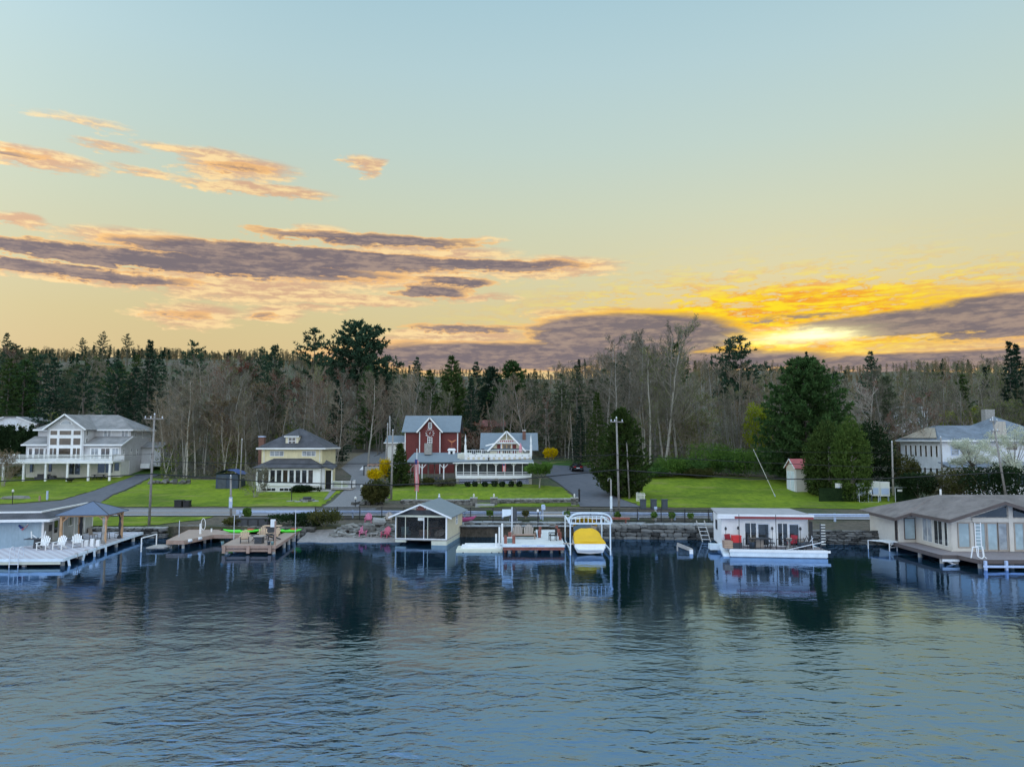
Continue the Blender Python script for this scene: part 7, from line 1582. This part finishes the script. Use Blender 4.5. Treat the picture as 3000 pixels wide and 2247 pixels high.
# ================================================================ fences, rails, walls
def guardrail(label, x0, x1):
    o = thing('guardrail', label, 'guardrail', (x0, road_y(x0) - .75, 1.2)); n = max(1, round((x1 - x0) / 3.9)); c = o.location.copy()
    prof = [(0, .30), (.05, .35), (.0, .40), (.0, .46), (.05, .52), (0, .58)]
    for i in range(n):
        a, b = x0 + (x1 - x0) * i / n, x0 + (x1 - x0) * (i + 1) / n; pa, pb = Vector((a, road_y(a) - .75, 1.2)) - c, Vector((b, road_y(b) - .75, 1.2)) - c
        m = MB(); m.grid([[pa + Vector((0, -q - .1, z + .15)) for q, z in prof], [pb + Vector((0, -q - .1, z + .15)) for q, z in prof]]); m.grid([[pa + Vector((0, -q - .07, z + .15)) for q, z in prof], [pb + Vector((0, -q - .07, z + .15)) for q, z in prof]]); m.build('rail_beam', 'galv', o)
    for i in range(n + 1):
        a = x0 + (x1 - x0) * i / n; p = Vector((a, road_y(a) - .75, 1.2)) - c; MB().box(p.x - .09, p.y - .06, -.6, p.x + .09, p.y + .1, .76).build('post', 'galv', o)
    e = Vector((x0, road_y(x0) - .75, 1.2)) - c; MB().box(e.x - .35, e.y - .22, .38, e.x, e.y - .1, .8).build('end_terminal', 'galv', o)
guardrail('galvanised guardrail along the road behind the brown dock and boathouse', -28.9, 3.0); guardrail('galvanised guardrail along the road behind the promenade', 5.6, 20.5); guardrail('galvanised guardrail right of the floating house', 24.5, 41)
def iron_fence(label, x0, x1, h=1.3):
    o = thing('iron_fence', label, 'fence', (x0, road_y(x0) - 1.95, 1.05)); c = o.location.copy(); n = max(1, round((x1 - x0) / 2.35)); pk = MB()
    def P(x): return Vector((x, road_y(x) - 1.95, 1.05)) - c
    for i in range(n + 1): p = P(x0 + (x1 - x0) * i / n); MB().box(p.x - .045, p.y - .045, -.5, p.x + .045, p.y + .045, h + .08).build('post', 'black_metal', o)
    for i in range(n):
        a, b = P(x0 + (x1 - x0) * i / n), P(x0 + (x1 - x0) * (i + 1) / n)
        for z in (.12, h - .22, h): MB().bar(a + Vector((0, 0, z)), b + Vector((0, 0, z)), .06, .06).build('rail', 'black_metal', o)
        for k in range(1, 20): p = a.lerp(b, k / 20); pk.box(p.x - .016, p.y - .016, .05, p.x + .016, p.y + .016, h + .03)
    tag(pk.build('pickets', 'black_metal', o), kind='stuff')
iron_fence('black iron picket fence from the rocks to the gate above the white dock', -20.6, 2.7); iron_fence('black iron picket fence along the flagstone promenade', 5.7, 24.6)
t = thing('promenade_rail', 'single white rail closing the gap in the iron fence above the white dock', 'rail', (1.2, 75.0, 1.05))
MB().bar((.6, 0, .75), (4.6, 0, .75), .05).build('rail', 'white', t); MB().tube((1.5, 0, 0), (1.5, 0, 1.0), .03).build('post', 'charcoal', t); MB().tube((4.2, 0, 0), (4.2, 0, 1.1), .03).build('post', 'charcoal', t)
# retaining wall and pillars of the central lawn
def field_wall(label, a, b, z0, z1):
    o = seawall(label, [a, b], z0, z1, .17, .42, ROCK, SLAB, 'garden_wall', .05); return o
gz0 = H(-5, 90); L0 = G(1225, 1478); L1 = G(1380, 1478); L2 = G(1452, 1476); L3 = G(1690, 1474)
field_wall('low dark dry stone wall left of the lawn steps', (L0.x - 2.0, L0.y), (L1.x - .3, L1.y), H(-8, L0.y) - .1, H(-8, L0.y) + .5); field_wall('low dry stone wall right of the lawn steps', (L2.x + .3, L2.y), (L3.x - .4, L3.y), H(2, L2.y) - .1, H(2, L2.y) + .5)
for k, (px, l) in enumerate(((1388, 'stone gate pillar with lantern left of the lawn steps'), (1447, 'stone gate pillar with lantern right of the lawn steps'), (1683, 'stone gate pillar with lantern at the driveway corner'))):
    p = G(px, 1480); t = thing('stone_pillar', l, 'pillar', (p.x, p.y, p.z - .05), 0, 'stone pillars of the front garden'); MB().box(-.36, -.3, -.2, .36, .3, .85).build('core', 'stone_dark', t)
    for i in range(5):
        for j in range(3): stone(t, ROCK, -.28 + j * .28, -.26, .1 + i * .18, .3, .22, .17, .06)
    MB().box(-.46, -.42, .88, .46, .42, 1.0).build('cap', 'slab_pale', t); MB().lathe([(.06, 0), (.04, .1), (.11, .16), (.1, .36), (.02, .46)], 8, (0, 0, 1.0)).build('lantern', 'offwhite', t)
t = thing('lawn_steps', 'pale stone steps between the two lantern pillars', 'steps', G(1392, 1486))
for k in range(3): MB().box(0, k * .45, -.3, 2.3, k * .45 + .45, .06 + k * .13).build('step', 'slab_pale', t)
# flag pole with flag
p = G(1220, 1470); t = thing('flagpole', 'white flagpole with a drooping American flag on the central lawn', 'flagpole', p); hp = atY(1220, 1318, p.y).z - p.z; MB().tube((0, 0, -.3), (0, 0, hp), .07, .045, 8).build('pole', 'white', t); MB().lathe([(.02, 0), (.09, .08), (.02, .16)], 8, (0, 0, hp)).build('ball', 'aluminium', t)
fz_ = atY(1220, 1345, p.y).z - p.z; fl = fz_ - (atY(1220, 1435, p.y).z - p.z)
for s in range(7):
    MB().grid([[(-.26 + .075 * s + .02 * math.sin(j * 1.3) + .05 * (j / 8), -.08 - .07 * math.sin(s * 1.9 + j * .35), fz_ - .25 * abs(s - 3) * .3 - fl * j / 8) for j in range(9)], [(-.26 + .075 * (s + 1) + .02 * math.sin(j * 1.3 + 1) + .05 * (j / 8), -.08 - .07 * math.sin((s + 1) * 1.9 + j * .35), fz_ - .25 * abs(s - 2) * .3 - fl * j / 8) for j in range(9)]]).build('flag_stripe', 'flag_red' if s % 2 == 0 else 'white', t)
MB().grid([[(-.22 + .05 * i, -.17 - .02 * math.sin(i), fz_ - .02 - fl * .16 * j / 3) for i in range(7)] for j in range(4)]).build('flag_canton', 'flag_blue', t)
t = thing('porch_flag', 'small American flag hanging from the middle of the screened porch', 'flag', VH.location + Vector((7.1, -.25, 1.9)))
MB().tube((.3, .1, 1.1), (0, 0, 1.5), .02).build('staff', 'white', t)
for s in range(5): MB().grid([[(-.25 + .1 * s, -.02 - .03 * (s % 2), 1.35 - .3 * j) for j in range(5)], [(-.25 + .1 * (s + 1), -.02 - .03 * ((s + 1) % 2), 1.35 - .3 * j) for j in range(5)]]).build('flag_stripe', 'flag_red' if s % 2 == 0 else 'white', t)
MB().box(-.2, -.07, 1.0, .12, -.055, 1.36).build('flag_canton', 'flag_blue', t)
# ================================================================ poles and wires
def upole(label, px, by, ty, arms, Y=None, m='pole_wood', r=.13, tx=None, armz=.9):
    p = G(px, by) if Y is None else atY(px, by, Y); top = atY(tx if tx is not None else px, ty, p.y); d = top - p
    o = thing('utility_pole', label, 'utility pole', p); MB().tube((d * -.04), d, r, r * .65, 10).build('pole', m, o, True)
    for k in range(arms):
        q = d * (armz - .06 * k) if k else d * .965; a = (.75, .5, .0) if k == 0 else (.5, 0, 0)
        MB().bar(q - Vector(a) + Vector((0, -.12, 0)), q + Vector(a) + Vector((0, -.12, 0)), .08, .1).build('crossarm', 'pole_wood', o)
        for s in (-.85, -.3, .85) if k == 0 else (-.45, .45): MB().lathe([(.04, 0), (.07, .05), (.04, .1), (.06, .15), (.02, .2)], 8, tuple(q + Vector(a) * s + Vector((0, -.12, .06)))).build('insulator', 'insul', o)
    MB().lathe([(.05, 0), (.08, .08), (.03, .2)], 8, tuple(d)).build('top_insulator', 'insul', o)
    return o, p, d
P1 = upole('tall utility pole with crossarm left of the brown docks', 437, 1531, 1216, 1, 73.0, tx=453)
P2 = upole('tall utility pole with crossarm above the red bench', 1814, 1512, 1226, 1, 76.6, tx=1806)
upole('shorter wooden pole just right of the central utility pole', 1844, 1462, 1298, 0, tx=1836, r=.12)
upole('pale wooden pole beside the small hemlock', 1146, 1465, 1262, 0, tx=1151, r=.15)
upole('weathered pole with loose cable behind the forsythia', 1131, 1400, 1243, 0, 122, tx=1136, r=.15); upole('twin weathered pole standing behind the forsythia', 1143, 1400, 1222, 0, 128, tx=1142, r=.22)
upole('thin grey pole beside the blue tarped shed', 703, 1436, 1289, 0, tx=709, r=.1)
P3 = upole('leaning utility pole with crossarm in front of the white house', 2948, 1462, 1226, 2, 82, tx=2908)
P4 = upole('slim utility pole beside the green mesh fence', 2617, 1445, 1296, 0, 90, tx=2613, r=.13); upole('thin grey pole in front of the white house corner', 2762, 1430, 1282, 0, 97, tx=2756, r=.13)
o, p, d = upole('short grey post with blue sign plates at the end of the guardrail', 677, 1522, 1396, 0, 76.0, tx=676, r=.13); MB().box(-.2, -.2, 1.2, .15, -.16, 2.3).build('sign_plate', 'galv', o); MB().box(-.16, -.215, 1.85, .11, -.201, 2.15).build('sign_plate', 'white', o)
def wire(label, pts, r=.025, sag=.0, cat='cable'):
    out = []
    for a, b in zip(pts, pts[1:]):
        a, b = Vector(a), Vector(b); n = 14
        for i in range(n + 1):
            t = i / n; q = a.lerp(b, t); q.z -= sag * (b - a).length * 4 * t * (1 - t); out.append(q)
    o = MB().path([p - out[0] for p in out], r, 5).build('overhead_cable', 'wire', loc=out[0]); tag(o, label, cat, 'overhead cables')
w1, w2, w3 = atY(446, 1388, 72.9), atY(1809, 1376, 76.4), atY(2925, 1384, 81.8)
wire('thick black cable running past the left pole to the left edge', [atY(-150, 1414, 73), w1], .055, .004); wire('thick black cable sagging from the left pole to the central pole', [w1, atY(800, 1412, 74), atY(1140, 1421, 75), atY(1480, 1407, 76), w2], .055, .001); wire('thick black cable from the central pole to the leaning right pole', [w2, atY(2200, 1403, 78), atY(2560, 1403, 80), w3], .055, .001); wire('thick black cable leaving the right pole to the right edge', [w3, atY(3150, 1388, 84)], .05, .005)
wire('thin cable crossing above the yellow house porch', [atY(449, 1353, 72.9), atY(900, 1359, 74), atY(1300, 1356, 75.5), atY(1808, 1331, 76.4)], .03, .001); wire('thin cable from the central pole over the right lawn', [atY(1808, 1332, 76.4), atY(2200, 1354, 79), atY(2613, 1370, 90)], .03, .001); wire('thin cable from the slim pole past the white house', [atY(2613, 1370, 90), atY(2935, 1378, 82)], .03, .004)
wire('loose pale service cable looping down to the drive', [atY(1140, 1305, 122), atY(1118, 1325, 124), atY(1095, 1337, 126)], .03, .03); wire('service cable from the central pole to the cottage', [atY(1806, 1326, 76.5), atY(1560, 1338, 108)], .025, .03)
wire('faint upper cable over the right lawn', [atY(1807, 1300, 76.4), atY(2200, 1322, 80), atY(2613, 1326, 90)], .018, .002); wire('faint upper cable along the left road edge', [atY(452, 1330, 72.9), atY(-150, 1345, 73)], .02, .004)
t = thing('guy_wire', 'pale diagonal guy wire anchored on the right lawn', 'guy wire', G(2272, 1456)); q = atY(2207, 1316, t.location.y) - t.location; MB().tube((0, 0, 0), q, .035, .03, 6).build('wire', 'offwhite', t); MB().tube((0, 0, 0), q * .06, .07, .07, 6).build('ground_anchor', 'galv', t)
# lamp post on the promenade
t = thing('dock_crane_post', 'grey davit post with hooked top and pale sleeve on the promenade', 'post', (10.15, 75.6, 1.05)); MB().box(-.06, -.06, 0, .06, .06, 4.3).build('post', 'wood_grey', t); MB().path([(0, 0, 4.3), (-.08, 0, 4.42), (-.22, 0, 4.42), (-.3, 0, 4.3), (-.3, 0, 4.15)], .035).build('hook', 'wood_grey', t); MB().box(-.11, -.11, .6, .11, .11, 2.6).build('sleeve', 'lift_white', t)
t = thing('white_marker_post', 'short white marker post between the bench and the road', 'post', (14.9 - .2, road_y(14.7) - 1.5, 1.1)); MB().box(-.09, -.09, 0, .09, .09, 1.5).build('post', 'white', t); MB().box(-.14, -.1, 1.25, .14, .1, 1.5).build('cap', 'galv', t)
t = thing('mailbox', 'blue grey mailbox on a post at the gap in the fence', 'mailbox', (3.2, road_y(3.2) - 1.2, 1.1)); MB().box(-.06, -.06, 0, .06, .06, 1.1).build('post', 'galv', t); MB().box(-.15, -.3, 1.1, .25, .3, 1.5).prism([(-.15, -.3, 1.5), (.25, -.3, 1.5), (.18, -.3, 1.6), (-.08, -.3, 1.6)], (0, .6, 0)).build('box', 'galv', t)
# small lamp posts
for k, (px, by, ty, l) in enumerate(((854, 1468, 1427, 'thin lamp post on the lawn in front of the yellow house'), (1058, 1478, 1428, 'grey lamp post beside the round olive shrub'), (36, 1478, 1442, 'black lamp post on the left lawn'), (1697, 1472, 1440, 'dark post at the driveway corner'), (1041, 1486, 1463, 'small black lamp bollard at the foot of the gravel drive'), (1743, 1392, 1374, 'black lamp post on the right side of the driveway'))):
    p = G(px, by); h = atY(px, ty, p.y).z - p.z; t = thing('lamp_post', l, 'lamp post', p); MB().tube((0, 0, -.2), (0, 0, h), .05 if k != 3 else .12, .045 if k != 3 else .11, 7).build('post', 'wood_grey' if k == 1 else 'black_metal', t); MB().lathe([(.04, 0), (.13, .06), (.13, .26), (.03, .36)], 8, (0, 0, h)).build('lantern', 'offwhite' if k != 3 else 'black_metal', t)
for k, (px, by, ty, m, l) in enumerate(((116, 1468, 1452, 'wood_brown', 'brown stub post on the left lawn'), (138, 1465, 1438, 'galv', 'small grey meter post on the left lawn'))):
    p = G(px, by); h = atY(px, ty, p.y).z - p.z; t = thing('lawn_post', l, 'post', p); MB().box(-.09, -.09, -.2, .09, .09, h).build('post', m, t); MB().box(-.2, -.15, -.05, .2, .15, .06).build('base', 'concrete', t)
# bins
def bin_(label, px, by, w, h, m, Y=None):
    p = G(px, by); t = thing('wheelie_bin', label, 'bin', p, 0, 'rubbish bins'); MB().prism([(-w / 2, -w / 2, 0), (w / 2, -w / 2, 0), (w / 2, w / 2, 0), (-w / 2, w / 2, 0)], (0, 0, h)).build('body', m, t); MB().box(-w / 2 - .05, -w / 2 - .06, h, w / 2 + .05, w / 2 + .05, h + .09).build('lid', m, t)
    for s in (-1, 1): MB().tube((s * w * .4, w / 2, .12), (s * w * .5, w / 2, .12), .12, .12, 8).build('wheel', 'rubber', t)
for px, l in ((1884, 'left of the three grey wheeled bins on the right lawn edge'), (1915, 'middle of the three grey wheeled bins on the right lawn edge'), (1947, 'right of the three grey wheeled bins on the right lawn edge')): bin_(l, px, 1491, .62, 1.05, 'bin_blue')
bin_('left and larger of the two black bins on the left verge', 525, 1485, .85, .75, 'black_plastic'); bin_('right and smaller of the two black bins on the left verge', 548, 1485, .7, .7, 'black_plastic')
p = G(900, 1468); t = thing('fire_pit', 'round stone fire pit on the lawn before the yellow house', 'fire pit', p)
for k in range(14): a = k * 6.283 / 14; stone(t, ROCK, .75 * math.cos(a), .75 * math.sin(a), .12, .34, .3, .26)
for k in range(9): a = k * .7; put('flat_stone', SLAB[k % 3], t, ((1.3 + .8 * (k % 3) * .4) * math.cos(a) - .3, .9 * math.sin(a), .03), (0, 0, a), (.8, .6, .1))
MB().lathe([(.5, .05), (.55, .5), (.58, .52), (.5, .52)], 12).build('ring', 'charcoal', t)
t = thing('garden_path', 'pale stepping path across the lawn of the yellow house', 'path', (0, 0, 0)); path = gp((948, 1466), (960, 1464), (992, 1430), (988, 1425), (975, 1428)); pp = MB(); o_ = ground_sheet('path_surface', path, 'gravel', .08, 1.0, False); o_.parent = t
p = G(482, 1418); t = thing('rock_pile', 'grey rock pile at the edge of the left lawn', 'rocks', p)
for k in range(26): stone(t, ROCK, rnd.uniform(-2.4, 3.6), rnd.uniform(-.5, .8), rnd.uniform(.1, .5), rnd.uniform(.4, .9), .5, rnd.uniform(.3, .5), .4)
p = G(45, 1462); t = thing('flat_boulder', 'flat grey boulder on the left lawn', 'boulder', p); put('stone', ROCK[0], t, (0, 0, .1), (0, 0, .2), (3.0, 1.2, .6)); put('stone', ROCK[2], t, (1.3, .1, .05), (0, 0, .5), (1.0, .7, .4))
p = G(1063, 1478); t = thing('drive_rocks', 'row of dark edging rocks at the foot of the gravel drive', 'rocks', p)
for k in range(16): stone(t, ROCKD, rnd.uniform(-1.2, 2.4), rnd.uniform(-.8, 1.2), .15, rnd.uniform(.3, .7), .4, rnd.uniform(.2, .4), .4)
# raised planter wall beside the drive
p = G(1068, 1395); t = thing('retaining_planter', 'grey concrete retaining wall with log pile beside the gravel drive', 'retaining wall', p); MB().box(0, 0, -.4, 3.6, 2.2, 1.55).build('wall', 'concrete', t); MB().box(-.25, .1, -.4, .02, 2.0, 1.75).build('end_pillar', 'charcoal', t)
for k in range(7): MB().tube((.5 + .36 * k, .3, 1.75 + .12 * (k % 2)), (.5 + .36 * k, 1.8, 1.75 + .12 * (k % 2)), .2, .2, 8).build('log', 'wood_brown', t)
t = thing('white_tarp', 'white plastic sheet lying by the gravel drive', 'tarp', G(1060, 1378)); MB().prism([(-.5, 0, 0), (.5, .1, 0), (.1, .3, .7)], (0, .5, 0)).build('sheet', 'white', t); MB().box(-.5, -.1, -.05, .5, .5, .02).build('base_fold', 'white', t)
# small white fence and gates
p = G(1865, 1470); t = thing('picket_gate', 'short white picket fence piece under the dark cedar', 'fence', p + Vector((0, .3, 0)), -.9)
for k in range(7): MB().box(k * .22, 0, 0, k * .22 + .11, .03, 1.15 + .05 * (k % 2)).build('picket', 'offwhite', t)
for z in (.3, .85): MB().box(0, .03, z, 1.5, .07, z + .08).build('rail', 'offwhite', t)
# utility cabinets in the mesh enclosure
p = G(2532, 1472); t = thing('utility_enclosure', 'chain link enclosure with green mesh around the utility cabinets', 'fence', p + Vector((0, .0, 0)))
for x in (-.6, 1.8, 3.9, 5.6, 7.0): MB().tube((x, 0 if x < 5 else .3, 0), (x, 0 if x < 5 else .3, 1.9), .035, .035, 6).build('post', 'aluminium', t)
MB().bar((-.6, 0, 1.85), (7.0, .2, 1.85), .04).build('top_rail', 'aluminium', t); MB().bar((-.6, 0, .05), (1.8, 0, .05), .04).build('bottom_rail', 'aluminium', t)
MB().box(3.95, .25, .05, 7.0, .27, 1.8).build('mesh_screen', 'leaf_dark', t); MB().box(-5.3, .8, .05, -1.0, .82, 1.75).build('mesh_screen', 'leaf_dark', t); MB().box(4.3, .2, 1.35, 4.9, .22, 1.6).build('warning_sign', 'white', t)
for k, (x, w, z0, z1, m, l) in enumerate(((-.3, .95, .75, 2.3, 'lift_white', 'left pale blue utility cabinet on legs'), (1.0, .6, .9, 1.5, 'white', 'small white utility box between the cabinets'), (1.45, 1.0, .75, 2.55, 'offwhite', 'tall beige utility cabinet in the enclosure'), (2.5, 1.2, .7, 2.5, 'offwhite', 'grey panelled utility cabinet with vent'), (-2.9, .6, 1.3, 2.3, 'white', 'white meter box left of the enclosure'))):
    q = thing('utility_cabinet', l, 'cabinet', p + Vector((x, .9, 0)), 0, 'utility cabinets'); MB().box(0, 0, z0, w, .6, z1).build('body', m, q); MB().box(.12, -.02, z0 + .2, w - .12, -.001, z0 + (z1 - z0) * .55).build('vent_panel', 'galv', q)
    for a in (.08, w - .08): MB().box(a - .05, .2, -.1, a + .05, .4, z0).build('leg', 'galv', q)
# ================================================================ car on the driveway
p = G(1688, 1379); c = thing('parked_car', 'black low sports car with red tail lights at the top of the right driveway', 'car', p, R(4))
def loft(secs): return MB().grid([[Vector(q) for q in s] for s in secs])
prof = [(-2.1, .45, .75, .86), (-1.9, .35, .92, .93), (-1.0, .3, .95, .97), (0, .3, .9, .97), (1.2, .3, .85, .96), (2.0, .35, .7, .86), (2.2, .42, .6, .7)]
body = MB(); rows = []
for y, zb, zt, w in prof: rows.append([(-w, y, zb), (-w * 1.02, y, (zb + zt) * .5), (-w * .92, y, zt), (0, y, zt + .04), (w * .92, y, zt), (w * 1.02, y, (zb + zt) * .5), (w, y, zb)])
body.grid(rows); body.poly(rows[0]); body.poly(rows[-1]); body.build('body', 'car_black', c, True)
cr = []
for y, zt, w in ((-1.3, .93, .8), (-.7, 1.22, .66), (.2, 1.28, .64), (.9, .9, .78)): cr.append([(-w, y, .88), (-w * .9, y, zt), (0, y, zt + .04), (w * .9, y, zt), (w, y, .88)])
MB().grid(cr).build('cabin', 'glass_dark', c, True)
for s in (-1, 1):
    for k in range(2): MB().tube((s * (.42 + .22 * k), -2.12, .72), (s * (.42 + .22 * k), -2.06, .72), .085, .085, 10).build('tail_light', 'tail_red', c)
    for y in (-1.35, 1.4):
        w_ = MB().tube((s * .82, y, .33), (s * 1.0, y, .33), .33, .33, 14).build('wheel', 'rubber', c); MB().tube((s * 1.0, y, .33), (s * 1.01, y, .33), .2, .2, 10).build('rim', 'aluminium', w_)
MB().box(-.28, -2.13, .5, .28, -2.1, .62).build('licence_plate', 'white', c); MB().box(-.75, -2.12, .3, .75, -2.05, .44).build('bumper', 'charcoal', c); MB().box(-.8, -2.05, 1.0, .8, -1.85, 1.04).build('spoiler', 'car_black', c)
